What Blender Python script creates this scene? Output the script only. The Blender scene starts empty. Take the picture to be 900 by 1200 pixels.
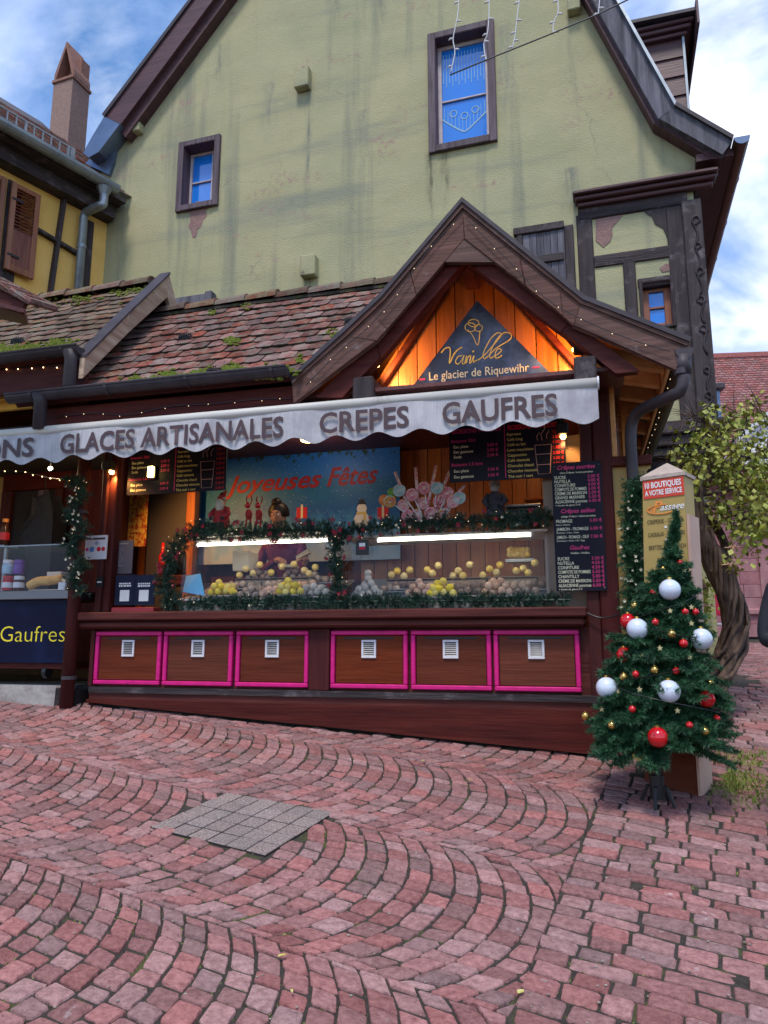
import bpy, math, random
import numpy as np
from math import sin, cos, pi, radians, sqrt
from mathutils import Vector, Matrix
from mathutils.geometry import tessellate_polygon
random.seed(7); rng = np.random.default_rng(7)
S = bpy.context.scene; COL = S.collection
# ------------------------------------------------------------------ camera, sky, sun, exposure
CZ = 1.35; FPX = 860.0; PIT = radians(10)
cam = bpy.data.cameras.new('camera'); camo = bpy.data.objects.new('camera', cam); COL.objects.link(camo)
camo.location = (0, 0, CZ); camo.rotation_euler = (radians(90) + PIT, 0, 0)
cam.sensor_fit = 'VERTICAL'; cam.sensor_height = 36; cam.sensor_width = 27; cam.lens = FPX / 1200 * 36
cam.clip_start = 0.05; cam.clip_end = 800; S.camera = camo
SUN_EL, SUN_AZ = 62, 196     # degrees; azimuth clockwise from +Y
w = bpy.data.worlds.new('World'); S.world = w; w.use_nodes = True
nt = w.node_tree; nt.nodes.clear(); N = nt.nodes.new; L = nt.links.new
wo = N('ShaderNodeOutputWorld'); bg = N('ShaderNodeBackground'); bg.inputs[1].default_value = 0.105
sky = N('ShaderNodeTexSky'); sky.sky_type = 'NISHITA'; sky.sun_disc = False
sky.sun_elevation = radians(SUN_EL); sky.sun_rotation = radians(SUN_AZ); sky.air_density = 1.0; sky.dust_density = .6; sky.ozone_density = 2.0
tc = N('ShaderNodeTexCoord'); sep = N('ShaderNodeSeparateXYZ'); L(tc.outputs['Generated'], sep.inputs[0])
zz = N('ShaderNodeMath'); zz.operation = 'ADD'; zz.inputs[1].default_value = .35; L(sep.outputs[2], zz.inputs[0])
cmb = N('ShaderNodeCombineXYZ')
for i in (0, 1):
    d = N('ShaderNodeMath'); d.operation = 'DIVIDE'; L(sep.outputs[i], d.inputs[0]); L(zz.outputs[0], d.inputs[1]); L(d.outputs[0], cmb.inputs[i])
mp = N('ShaderNodeMapping'); mp.inputs['Location'].default_value = (1.3, .55, .7); L(cmb.outputs[0], mp.inputs[0])
n1 = N('ShaderNodeTexNoise'); n1.inputs['Scale'].default_value = 2.1; n1.inputs['Detail'].default_value = 8; n1.inputs['Roughness'].default_value = .56
n1.inputs['Distortion'].default_value = .35; L(mp.outputs[0], n1.inputs['Vector'])
rp = N('ShaderNodeValToRGB'); rp.color_ramp.elements[0].position = .45; rp.color_ramp.elements[1].position = .61; L(n1.outputs[0], rp.inputs[0])
n2 = N('ShaderNodeTexNoise'); n2.inputs['Scale'].default_value = 3.2; n2.inputs['Detail'].default_value = 7; L(mp.outputs[0], n2.inputs['Vector'])
cr = N('ShaderNodeValToRGB'); e = cr.color_ramp.elements; e[0].position = .45; e[0].color = (3.6, 4.5, 6.9, 1); e[1].position = .6; e[1].color = (9.0, 9.1, 9.3, 1); L(n2.outputs[0], cr.inputs[0])
mx = N('ShaderNodeMixRGB'); L(rp.outputs[0], mx.inputs[0]); hsv = N('ShaderNodeHueSaturation'); hsv.inputs['Saturation'].default_value = 1.25; hsv.inputs['Value'].default_value = 1.25; L(sky.outputs[0], hsv.inputs['Color']); L(hsv.outputs[0], mx.inputs[1]); L(cr.outputs[0], mx.inputs[2])
L(mx.outputs[0], bg.inputs[0]); L(bg.outputs[0], wo.inputs[0])
sl = bpy.data.lights.new('sun', 'SUN'); sl.energy = 1.5; sl.angle = radians(12); sl.color = (1, .95, .87)
so = bpy.data.objects.new('sun', sl); COL.objects.link(so)
_az, _el = radians(SUN_AZ), radians(SUN_EL)
so.rotation_euler = Vector((-sin(_az) * cos(_el), -cos(_az) * cos(_el), -sin(_el))).to_track_quat('-Z', 'Y').to_euler(); so.location = (0, -5, 20)
vs = S.view_settings; vs.view_transform = 'Standard'; vs.look = 'None'; vs.exposure = 0.84; vs.gamma = 1; vs.use_curve_mapping = False
S.cycles.max_bounces = 8; S.cycles.transparent_max_bounces = 16

# ------------------------------------------------------------------ frames: local (a right, b back, z up)
class Frame:
    def __init__(s, ox, oy, yaw):
        s.o = (ox, oy); s.yaw = radians(yaw); s.u = (cos(s.yaw), -sin(s.yaw)); s.v = (sin(s.yaw), cos(s.yaw))
    def world(s, a, b, z): return (s.o[0] + s.u[0]*a + s.v[0]*b, s.o[1] + s.u[1]*a + s.v[1]*b, z)
    def local(s, x, y): x -= s.o[0]; y -= s.o[1]; return (x*s.u[0] + y*s.u[1], x*s.v[0] + y*s.v[1])
    def at(s, px, py, b):       # point of the photograph on the plane b = const, as local (a, b, z)
        x = (px-450)/FPX; y = -(py-600)/FPX; c, q = cos(PIT), sin(PIT)
        r = (x, c - y*q, q + y*c)
        t = (s.o[0]*s.v[0] + s.o[1]*s.v[1] + b) / (r[0]*s.v[0] + r[1]*s.v[1])
        return (*[s.local(t*r[0], t*r[1])[0]], b, CZ + t*r[2])
KF = Frame(-.35, 6.1, 15); GF = Frame(0, 9.0, 17); YF = Frame(-4.22, 10.32, -55); WF = Frame(0, 0, 0); RF = Frame(0, 0, 24.8); PF = Frame(2.02, 4.94, 40)
BASE = {}
def props(o, label=None, cat=None, group=None, kind=None):
    if label: o['label'] = label
    if cat: o['category'] = cat
    if group: o['group'] = group
    if kind: o['kind'] = kind
    return o
def thing(name, label, cat, fr=KF, base=(0, 0, 0), group=None):
    o = bpy.data.objects.new(name, None); o.empty_display_size = .1; COL.objects.link(o)
    o.location = fr.world(*base); o.rotation_euler = (0, 0, -fr.yaw)
    BASE[o.name] = base; return props(o, label, cat, group)
class MB:
    def __init__(s): s.v = []; s.f = []
    def add(s, vs, fs):
        n = len(s.v); s.v += [tuple(q) for q in vs]; s.f += [tuple(i+n for i in f) for f in fs]; return s
    def box(s, a0, a1, b0, b1, z0, z1):
        return s.add([(a, b, z) for z in (z0, z1) for b in (b0, b1) for a in (a0, a1)], [(0, 2, 3, 1), (4, 5, 7, 6), (0, 1, 5, 4), (2, 6, 7, 3), (0, 4, 6, 2), (1, 3, 7, 5)])
    def hexa(s, p): return s.add(p, [(0, 3, 2, 1), (4, 5, 6, 7), (0, 1, 5, 4), (1, 2, 6, 5), (2, 3, 7, 6), (3, 0, 4, 7)])
    def prism(s, poly, b0, b1, holes=()):      # poly in (a, z), thickness from b0 to b1
        loops = [list(poly)] + [list(h) for h in holes]
        flat = [p for l in loops for p in l]; n = len(flat)
        tr = tessellate_polygon([[Vector((p[0], p[1], 0)) for p in l] for l in loops])
        fs = [tuple(t) for t in tr] + [tuple(i+n for i in reversed(t)) for t in tr]; k = 0
        for l in loops:
            for i in range(len(l)):
                j = (i+1) % len(l); fs.append((k+i, k+j, k+j+n, k+i+n))
            k += len(l)
        return s.add([(p[0], b0, p[1]) for p in flat] + [(p[0], b1, p[1]) for p in flat], fs)
    def slab(s, quad, t):      # a 3-D polygon thickened along its normal
        q = [Vector(p) for p in quad]; nn = (q[1]-q[0]).cross(q[2]-q[0]).normalized()*t; n = len(q)
        return s.add(q + [p+nn for p in q], [tuple(range(n))[::-1], tuple(range(n, 2*n))] + [(i, (i+1) % n, (i+1) % n+n, i+n) for i in range(n)])
    def beam(s, p, q, w, h, up=(0, 0, 1)):
        p, q = Vector(p), Vector(q); d = (q-p).normalized(); x = d.cross(Vector(up)).normalized(); y = x.cross(d)
        c = [(-w/2, -h/2), (w/2, -h/2), (w/2, h/2), (-w/2, h/2)]
        return s.hexa([p + x*i + y*j for i, j in c] + [q + x*i + y*j for i, j in c])
    def tube(s, pts, r, n=8, cap=True):
        pts = [Vector(p) for p in pts]; m = len(pts); rs = r if isinstance(r, (list, tuple)) else [r]*m; vs = []; ref = None
        for i, p in enumerate(pts):
            d = (pts[min(i+1, m-1)] - pts[max(i-1, 0)]).normalized()
            if ref is None: ref = d.orthogonal().normalized()
            x = (ref - d*ref.dot(d)).normalized(); y = d.cross(x); ref = x
            vs += [p + (x*cos(2*pi*k/n) + y*sin(2*pi*k/n))*rs[i] for k in range(n)]
        fs = [(i*n+k, i*n+(k+1) % n, (i+1)*n+(k+1) % n, (i+1)*n+k) for i in range(m-1) for k in range(n)]
        if cap: fs += [tuple(range(n))[::-1], tuple(range((m-1)*n, m*n))]
        return s.add(vs, fs)
    def lathe(s, c, prof, n=16):        # prof: (r, z) pairs, axis up through c
        vs = [(c[0]+r*cos(2*pi*k/n), c[1]+r*sin(2*pi*k/n), c[2]+z) for r, z in prof for k in range(n)]; m = len(prof)
        fs = [(i*n+k, i*n+(k+1) % n, (i+1)*n+(k+1) % n, (i+1)*n+k) for i in range(m-1) for k in range(n)] + [tuple(range(n))[::-1], tuple(range((m-1)*n, m*n))]
        return s.add(vs, fs)
    def ball(s, c, r, n=12, m=8, sc=(1, 1, 1)):
        vs = []; fs = []
        for i in range(m+1):
            t = pi*i/m; rr = max(sin(t), .001)*r
            vs += [(c[0]+sc[0]*rr*cos(2*pi*k/n), c[1]+sc[1]*rr*sin(2*pi*k/n), c[2]-sc[2]*r*cos(t)) for k in range(n)]
        for i in range(m): fs += [(i*n+k, i*n+(k+1) % n, (i+1)*n+(k+1) % n, (i+1)*n+k) for k in range(n)]
        return s.add(vs, fs)
    def mesh(s, name, mat, off=(0, 0, 0), smooth=False):
        me = bpy.data.meshes.new(name); me.from_pydata([(x-off[0], y-off[1], z-off[2]) for x, y, z in s.v], [], s.f); me.materials.append(mat)
        if smooth: me.polygons.foreach_set('use_smooth', [True]*len(me.polygons))
        me.update(); return me
    def part(s, name, mat, parent, smooth=False, bevel=0, label=None, kind=None):
        root = parent
        while root.parent: root = root.parent
        o = bpy.data.objects.new(name, s.mesh(name, mat, BASE[root.name], smooth)); COL.objects.link(o); o.parent = parent
        if bevel: bev(o, bevel)
        return props(o, label, None, None, kind)
    def top(s, name, mat, label, cat, fr=KF, base=None, group=None, smooth=False, bevel=0, kind=None):
        if base is None:
            xs, ys, zs = zip(*s.v); base = ((min(xs)+max(xs))/2, (min(ys)+max(ys))/2, min(zs))
        o = bpy.data.objects.new(name, s.mesh(name, mat, base, smooth)); COL.objects.link(o)
        o.location = fr.world(*base); o.rotation_euler = (0, 0, -fr.yaw); BASE[o.name] = base
        if bevel: bev(o, bevel)
        return props(o, label, cat, group, kind)
def bev(o, wd):
    m = o.modifiers.new('bevel', 'BEVEL'); m.width = wd; m.segments = 1; m.limit_method = 'ANGLE'; m.angle_limit = radians(40)
def npmesh(name, verts, faces_n, mat):       # verts (M,3); faces of faces_n corners in order
    me = bpy.data.meshes.new(name); M = len(verts); nf = M//faces_n
    me.vertices.add(M); me.vertices.foreach_set('co', np.asarray(verts, dtype=np.float32).ravel())
    me.loops.add(M); me.loops.foreach_set('vertex_index', np.arange(M, dtype=np.int32))
    me.polygons.add(nf); me.polygons.foreach_set('loop_start', np.arange(0, M, faces_n, dtype=np.int32)); me.polygons.foreach_set('loop_total', np.full(nf, faces_n, dtype=np.int32))
    me.materials.append(mat); me.update(calc_edges=True); return me
def nppart(name, verts, k, mat, parent, kind=None, label=None):
    root = parent
    while root.parent: root = root.parent
    me = npmesh(name, np.asarray(verts) - np.array(BASE[root.name]), k, mat)
    o = bpy.data.objects.new(name, me); COL.objects.link(o); o.parent = parent; return props(o, label, None, None, kind)
def dup(o, parent=None, loc=None, rot=None):
    c = o.copy(); COL.objects.link(c); c.parent = parent
    if loc is not None: c.location = loc
    if rot is not None: c.rotation_euler = rot
    return c
def duptree(root, loc, label, rotz=None):
    c = dup(root, None, loc); c['label'] = label
    if rotz is not None: c.rotation_euler = (0, 0, rotz)
    for ch in list(root.children):
        d = dup(ch, c)
        for g in list(ch.children): dup(g, d)
    return c
# ------------------------------------------------------------------ materials
MATS = {}
def M(name, col, rough=.6, col2=None, scale=6., stretch=(1, 1, 1), bump=0., bscale=None, detail=6, metal=0., spec=.4, rand=0., lo=.35, hi=.65, coord='Object', emit=None, es=0., coat=0., dirt=None, dscale=1.2, dlo=.5, dhi=.7, sheen=0):
    m = bpy.data.materials.new(name); m.use_nodes = True; MATS[name] = m
    nt = m.node_tree; N = nt.nodes.new; L = nt.links.new; B = nt.nodes['Principled BSDF']
    B.inputs['Roughness'].default_value = rough; B.inputs['Metallic'].default_value = metal; B.inputs['Specular IOR Level'].default_value = spec
    if coat: B.inputs['Coat Weight'].default_value = coat; B.inputs['Coat Roughness'].default_value = .1
    c = (*col, 1); B.inputs['Base Color'].default_value = c
    src = None; vec = None
    if col2 or bump or dirt:
        if coord == 'World': tcn = N('ShaderNodeNewGeometry').outputs['Position']
        else: tcn = N('ShaderNodeTexCoord').outputs[coord]
        if rand:
            oi = N('ShaderNodeObjectInfo'); ad = N('ShaderNodeVectorMath'); ad.operation = 'ADD'; sc = N('ShaderNodeVectorMath'); sc.operation = 'SCALE'; sc.inputs[3].default_value = 37.
            cx = N('ShaderNodeCombineXYZ'); L(oi.outputs['Random'], cx.inputs[0]); L(oi.outputs['Random'], cx.inputs[2]); L(cx.outputs[0], sc.inputs[0]); L(tcn, ad.inputs[0]); L(sc.outputs[0], ad.inputs[1]); tcn = ad.outputs[0]
        mpn = N('ShaderNodeMapping'); mpn.inputs['Scale'].default_value = stretch; L(tcn, mpn.inputs[0]); vec = mpn.outputs[0]
    if col2:
        n = N('ShaderNodeTexNoise'); n.inputs['Scale'].default_value = scale; n.inputs['Detail'].default_value = detail; n.inputs['Roughness'].default_value = .62; L(vec, n.inputs['Vector'])
        r = N('ShaderNodeValToRGB'); r.color_ramp.elements[0].position = lo; r.color_ramp.elements[1].position = hi; r.color_ramp.elements[0].color = c; r.color_ramp.elements[1].color = (*col2, 1); L(n.outputs[0], r.inputs[0]); src = r.outputs[0]
    if dirt:
        n = N('ShaderNodeTexNoise'); n.inputs['Scale'].default_value = dscale; n.inputs['Detail'].default_value = 9; n.inputs['Roughness'].default_value = .65; L(tcn, n.inputs['Vector'])
        r = N('ShaderNodeMapRange'); r.inputs[1].default_value = dlo; r.inputs[2].default_value = dhi; L(n.outputs[0], r.inputs[0])
        x = N('ShaderNodeMixRGB'); L(r.outputs[0], x.inputs[0]); x.inputs[2].default_value = (*dirt, 1)
        if src: L(src, x.inputs[1])
        else: x.inputs[1].default_value = c
        src = x.outputs[0]
    if rand:
        oi = N('ShaderNodeObjectInfo'); g = N('ShaderNodeNewGeometry'); ad = N('ShaderNodeMath'); ad.operation = 'ADD'; L(oi.outputs['Random'], ad.inputs[0]); L(g.outputs['Random Per Island'], ad.inputs[1])
        fr = N('ShaderNodeMath'); fr.operation = 'FRACT'; L(ad.outputs[0], fr.inputs[0])
        mr = N('ShaderNodeMapRange'); mr.inputs[3].default_value = 1-rand; mr.inputs[4].default_value = 1+rand; L(fr.outputs[0], mr.inputs[0])
        hs = N('ShaderNodeHueSaturation'); L(mr.outputs[0], hs.inputs['Value'])
        f2 = N('ShaderNodeMath'); f2.operation = 'MULTIPLY'; f2.inputs[1].default_value = 7.31; L(fr.outputs[0], f2.inputs[0]); f3 = N('ShaderNodeMath'); f3.operation = 'FRACT'; L(f2.outputs[0], f3.inputs[0])
        m2 = N('ShaderNodeMapRange'); m2.inputs[3].default_value = 1-rand*.9; m2.inputs[4].default_value = 1+rand*.5; L(f3.outputs[0], m2.inputs[0]); L(m2.outputs[0], hs.inputs['Saturation'])
        if src: L(src, hs.inputs['Color'])
        else: hs.inputs['Color'].default_value = c
        src = hs.outputs[0]
    if src: L(src, B.inputs['Base Color'])
    if bump:
        n = N('ShaderNodeTexNoise'); n.inputs['Scale'].default_value = bscale or scale*3; n.inputs['Detail'].default_value = 5; L(vec, n.inputs['Vector'])
        bp = N('ShaderNodeBump'); bp.inputs['Strength'].default_value = bump; bp.inputs['Distance'].default_value = .02; L(n.outputs[0], bp.inputs['Height']); L(bp.outputs[0], B.inputs['Normal'])
    if emit: B.inputs['Emission Color'].default_value = (*emit, 1); B.inputs['Emission Strength'].default_value = es
    return m
GX, GY, GZ = (.08, 1, 1), (1, .08, 1), (1, 1, .08)       # grain along a, b, z
def wood(n, c1, c2, g, rough=.5, **k): return M(n, c1, rough, c2, k.pop('scale', 14), g, k.pop('bump', .25), k.pop('bscale', 45), rand=k.pop('rand', .12), **k)
m_redx = wood('red_brown_wood_across', (.055, .008, .007), (.105, .018, .012), GX, .55, spec=.14)
m_redz = wood('red_brown_wood_upright', (.042, .007, .008), (.075, .014, .012), GZ, .55, spec=.14)
m_redy = wood('red_brown_wood_deep', (.07, .014, .014), (.12, .028, .022), GY, .45)
m_pan = wood('chestnut_panel_wood', (.088, .017, .007), (.15, .032, .013), GX, .5, spec=.15, lo=.3, hi=.7)
m_barge = wood('weathered_barge_wood', (.080, .036, .028), (.145, .068, .052), GX, .6, spec=.2, dirt=(.26, .19, .17), dscale=3.2, dlo=.60, dhi=.72)
m_orz = wood('warm_pine_upright', (.32, .092, .024), (.44, .15, .045), GZ, .4)
m_ory = wood('warm_pine_deep', (.30, .10, .035), (.42, .16, .055), GY, .45)
m_darkx = wood('dark_timber_across', (.020, .013, .015), (.058, .040, .042), GX, .75, bump=.6, dirt=(.15, .12, .13), dlo=.55, dhi=.75, dscale=5)
m_darkz = wood('dark_timber_upright', (.020, .013, .015), (.058, .040, .042), GZ, .75, bump=.6, dirt=(.15, .12, .13), dlo=.55, dhi=.75, dscale=5)
m_plumx = wood('plum_painted_moulding', (.07, .028, .032), (.11, .045, .048), GX, .5)
m_plumz = wood('plum_painted_frame', (.09, .045, .05), (.15, .085, .09), GZ, .6)
m_plumy = wood('plum_painted_soffit', (.06, .024, .028), (.10, .04, .045), GY, .55)
m_greyz = wood('grey_weathered_board', (.05, .045, .06), (.16, .15, .18), GZ, .8, bump=.6)
m_shut = wood('mahogany_shutter', (.10, .022, .015), (.22, .06, .035), GZ, .5)
m_raw = wood('bleached_verge_board', (.30, .18, .12), (.52, .38, .28), GY, .75)
m_pineb = wood('bright_pine', (.62, .26, .08), (.74, .36, .13), GY, .45)
m_pink = M('magenta_paint', (.66, .006, .20), .45, (.52, .004, .15), 10, bump=.12, dirt=(.22, .01, .06), dscale=11, dlo=.60, dhi=.76)
m_black = M('black_paint', (.012, .012, .014), .45)
m_dark = M('dark_recess', (.02, .014, .013), .8)
m_zinc = M('zinc', (.22, .25, .28), .45, (.32, .35, .38), 4, metal=.6, bump=.03)
m_gut = M('dark_painted_gutter', (.045, .036, .042), .5, (.07, .056, .064), 5, bump=.04, spec=.25)
m_cop = M('brown_copper', (.13, .065, .05), .45, (.18, .09, .07), 5, metal=.4)
m_blueflash = M('blue_grey_flashing', (.12, .16, .24), .35, (.17, .22, .31), 3, metal=.6)
m_white = M('white_paint', (.7, .68, .70), .5, (.6, .58, .62), 9)
m_steel = M('brushed_steel', (.17, .17, .19), .4, metal=.9)
m_navy = M('navy_board', (.008, .010, .030), .45, (.013, .016, .045), 3, spec=.15)
m_cream = M('cream_paint', (.62, .60, .55), .4, (.52, .49, .44), 6)
m_beige = M('ochre_painted_board', (.52, .33, .10), .55, (.46, .28, .085), 7, bump=.08, dirt=(.3, .2, .1), dlo=.62, dhi=.8)
m_ylw = M('yellow_plaster', (.86, .52, .15), .85, (.78, .45, .11), 3, bump=.25, bscale=60)
m_gold = M('gold_bauble', (.65, .42, .12), .18, metal=.9)
m_redb = M('red_bauble', (.55, .006, .012), .12, coat=.6)
m_pearl = M('pearl_bauble', (.68, .68, .80), .22, (.60, .72, .82), 14, coat=.5, spec=.6)
m_needle = M('fir_needles', (.011, .050, .024), .5, (.042, .135, .055), 9, detail=3)
m_needle2 = M('dark_garland_needles', (.010, .032, .022), .5, (.026, .075, .045), 9, detail=3)
m_moss = M('moss', (.085, .115, .014), .95, (.20, .23, .03), 40)
m_bulb = M('lit_bulb', (1, .8, .5), .4, emit=(1, .66, .30), es=4)
m_led = M('led_tube', (1, 1, 1), .4, emit=(1, .97, .74), es=6)
m_lens = M('warm_lens', (1, .7, .3), .4, emit=(1, .55, .15), es=14)
m_skin = M('skin', (.50, .27, .19), .5); m_hair = M('dark_hair', (.018, .010, .009), .45); m_purple = M('purple_cloth', (.10, .02, .08), .85, (.14, .03, .11), 20)
m_coat = M('black_quilted_cloth', (.010, .011, .020), .75, (.022, .022, .028), 12)
def flat(n, c, r=.55): return M(n, c, r)
t_brown = flat('brown_print', (.075, .04, .045)); t_yel = flat('yellow_print', (.72, .55, .16)); t_cream = flat('cream_print', (.72, .66, .45)); t_mag = flat('magenta_print', (.60, .03, .16)); t_red = flat('red_print', (.55, .012, .03)); t_wht = flat('white_print', (.75, .73, .72)); t_olive = flat('olive_print', (.06, .04, .012)); t_blk = flat('black_print', (.02, .02, .02)); t_orange = flat('orange_print', (.8, .26, .05)); t_ybright = flat('bright_yellow_print', (.78, .62, .03))
def glass(name, tint=(1, 1, 1), refl=.09, rough=.02):
    m = bpy.data.materials.new(name); m.use_nodes = True; nt = m.node_tree; nt.nodes.clear(); N = nt.nodes.new; L = nt.links.new
    o = N('ShaderNodeOutputMaterial'); t = N('ShaderNodeBsdfTransparent'); t.inputs[0].default_value = (*tint, 1); g = N('ShaderNodeBsdfGlossy'); g.inputs['Roughness'].default_value = rough
    lw = N('ShaderNodeLayerWeight'); lw.inputs[0].default_value = .25; r = N('ShaderNodeMapRange'); r.inputs[3].default_value = refl*.12; r.inputs[4].default_value = .16; L(lw.outputs['Fresnel'], r.inputs[0])
    x = N('ShaderNodeMixShader'); L(r.outputs[0], x.inputs[0]); L(t.outputs[0], x.inputs[1]); L(g.outputs[0], x.inputs[2]); L(x.outputs[0], o.inputs[0]); return m
m_glass = glass('clear_glass')
m_pane = M('reflected_sky_window_glass', (.010, .19, .70), .05, spec=.9, coat=.6)  # the reflected sky is put into the blue base colour of the panes
# ------------------------------------------------------------------ lettering
def text(body, org, ux, uz, w, h, mat, parent, name='lettering', shear=0., bold=0., align='L', lift=0.0, ax=None):
    """flat letters: org = left end of baseline in frame coords, ux / uz = directions, w = width (None: natural), h = capital height"""
    cu = bpy.data.curves.new('t', 'FONT'); cu.body = body; cu.size = 1; cu.shear = shear; cu.offset = bold; cu.resolution_u = 3
    o = bpy.data.objects.new('t', cu); COL.objects.link(o); dg = bpy.context.evaluated_depsgraph_get(); me = bpy.data.meshes.new_from_object(o.evaluated_get(dg))
    bpy.data.objects.remove(o); n = len(me.vertices)
    if n == 0: return None
    co = np.empty(n*3, dtype=np.float32); me.vertices.foreach_get('co', co); co = co.reshape(-1, 3)
    cap = .70; k = h/cap; x0, x1 = co[:, 0].min(), co[:, 0].max(); kx = k if w is None else w/(x1-x0)
    if align == 'C': sh = -(x0+x1)/2
    elif align == 'R': sh = -x1
    else: sh = -x0
    X = (co[:, 0]+sh)*kx; Y = co[:, 1]*k
    if ax: P = np.array([ax(x, y) for x, y in zip(X, Y)])
    else: P = np.array(org) + X[:, None]*np.array(ux) + Y[:, None]*np.array(uz)
    root = parent
    while root.parent: root = root.parent
    P = P - np.array(BASE[root.name]); me.vertices.foreach_set('co', P.astype(np.float32).ravel()); me.materials.clear(); me.materials.append(mat); me.name = name; me.update()
    ob = bpy.data.objects.new(name, me); COL.objects.link(ob); ob.parent = parent; return ob
UX, UZ = (1, 0, 0), (0, 0, 1)
def spline(P, k=8):
    P = [Vector(p) for p in P]; out = []
    for i in range(len(P)-1):
        p0, p1, p2, p3 = P[max(i-1, 0)], P[i], P[i+1], P[min(i+2, len(P)-1)]
        for j in range(k):
            t = j/k; out.append(.5*((2*p1) + (p2-p0)*t + (2*p0-5*p1+4*p2-p3)*t*t + (3*p1-p0-3*p2+p3)*t**3))
    return out + [P[-1]]
# ------------------------------------------------------------------ needle and leaf clouds
def needle_tris(segs, per_m, ln, wd, spread=1.0, droop=0.0):
    segs = np.array(segs, dtype=float); p0, p1 = segs[:, 0], segs[:, 1]; d = p1-p0; le = np.linalg.norm(d, axis=1); d = d/np.maximum(le, 1e-6)[:, None]
    cnt = np.maximum((le*per_m).astype(int), 3); idx = np.repeat(np.arange(len(segs)), cnt); n = len(idx)
    t = rng.random(n); base = p0[idx] + (p1-p0)[idx]*t[:, None]
    rd = rng.normal(size=(n, 3)); D = d[idx]; rd -= D*(rd*D).sum(1)[:, None]; rd /= np.linalg.norm(rd, axis=1)[:, None]
    dirs = D*.75 + rd*spread; dirs /= np.linalg.norm(dirs, axis=1)[:, None]; dirs[:, 2] -= droop
    tip = base + dirs*(ln*(.6+.6*rng.random(n)))[:, None]
    sd = np.cross(dirs, rng.normal(size=(n, 3))); sd /= np.linalg.norm(sd, axis=1)[:, None]
    return np.stack([base-sd*wd, base+sd*wd, tip], 1).reshape(-1, 3)
def leaf_quads(pts, size, up=.3):
    n = len(pts); c = np.array(pts); d = rng.normal(size=(n, 3)); d[:, 2] -= up; d /= np.linalg.norm(d, axis=1)[:, None]
    s = np.cross(d, rng.normal(size=(n, 3))); s /= np.linalg.norm(s, axis=1)[:, None]; nn = np.cross(d, s)
    L_ = size*(.6+.8*rng.random(n))[:, None]
    return np.stack([c, c+d*L_*.5+s*L_*.38+nn*L_*.1, c+d*L_, c+d*L_*.5-s*L_*.38+nn*L_*.1], 1).reshape(-1, 3)
# ------------------------------------------------------------------ ground
def gz(x, y):
    yy = max(y, -3.0); a = .1835*(yy-2.63) - .0166*max(min(x, 8), -8); b = .98 + .05*(yy-8) - .0166*max(min(x, 8), -8); k = .06
    h = max(k-abs(a-b), 0)/k; return min(min(a, b) - h*h*k*.25, 2.2)
m_joint = M('joint_soil', (.030, .024, .020), .95, (.058, .046, .036), 30, bump=.6, bscale=120, dirt=(.075, .085, .02), dscale=5, dlo=.55, dhi=.66, coord='World')
m_cob = M('pink_sandstone', (.195, .078, .074), .8, (.385, .182, .168), 34, bump=.7, bscale=48, rand=.27, lo=.3, hi=.72, dirt=(.50, .40, .39), dscale=8, dlo=.66, dhi=.76, coord='World')
xs = sorted(set([-150, -80, -40, -20, -12] + [round(-8+.25*i, 3) for i in range(75)] + [14, 20, 40, 80, 150])); ys = sorted(set([-60, -25, -10, -5, -3] + [round(-2+.25*i, 3) for i in range(61)] + [16, 20, 24, 30, 45, 80, 180]))
g = MB(); g.v = [(x, y, gz(x, y)-.0085) for y in ys for x in xs]; nx = len(xs)
g.f = [(j*nx+i, j*nx+i+1, (j+1)*nx+i+1, (j+1)*nx+i) for j in range(len(ys)-1) for i in range(nx-1)]
pave = g.top('cobbled_pavement', m_joint, 'sloping pink cobbled street laid in scalloped arcs', None, WF, (0, 0, 0), kind='structure', smooth=True)
COVER = [(-1.3, 4.32), (-.98, 4.83), (-.29, 4.56), (-.61, 4.02)]
def inpoly(x, y, P):
    return all((P[(i+1) % 4][0]-P[i][0])*(y-P[i][1]) - (P[(i+1) % 4][1]-P[i][1])*(x-P[i][0]) < 0 for i in range(4))
cobs = []       # quads of four (x, y)
def sw(s, v): return RF.world(s, v, 0)[:2]
W0, WS, Rr = 5.04, 1.12, .77; HA = math.asin(.56/.77)
def keep(c):
    x, y = c
    if y < 2.25 or y > 8.3: return False
    if abs(x) > .62*y+.5: return False
    a, b = KF.local(x, y)
    if b > .02 and -2.75 < a < 2.5: return False
    if b > .15 and a <= -2.75: return False
    return not inpoly(x, y, COVER)
pitch = .122
for k in range(-4, 3):
    w0 = W0 + WS*(k-.5)
    for j in range(-60, 22):
        s0 = -Rr*.62 + j*pitch + (k % 2)*.05
        na = 12; th = [(-HA + 2*HA*i/na) + (random.uniform(-.022, .022) if 0 < i < na else 0) for i in range(na+1)]
        if j % 2: th = [-HA] + [t+HA/na for t in th[:-1]][0:na] + [HA]
        for i in range(len(th)-1):
            t0, t1 = th[i], th[i+1]; tm = (t0+t1)/2; LIM = -.800
            q = [(s0+Rr*cos(t)+o, w0+Rr*sin(t)) for t, o in ((t0, 0), (t0, pitch), (t1, pitch), (t1, 0))]
            q = [(min(p[0], LIM), p[1]) for p in q]
            if max(p[0] for p in q)-min(p[0] for p in q) < .035 or q[0][0] > LIM-.001 and q[3][0] > LIM-.001: continue
            cs = sum(p[0] for p in q)/4
            c = sw(cs, sum(p[1] for p in q)/4)
            if keep(c) and abs(t1-t0) > .04: cobs.append(([sw(*p) for p in q], .0072))
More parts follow.
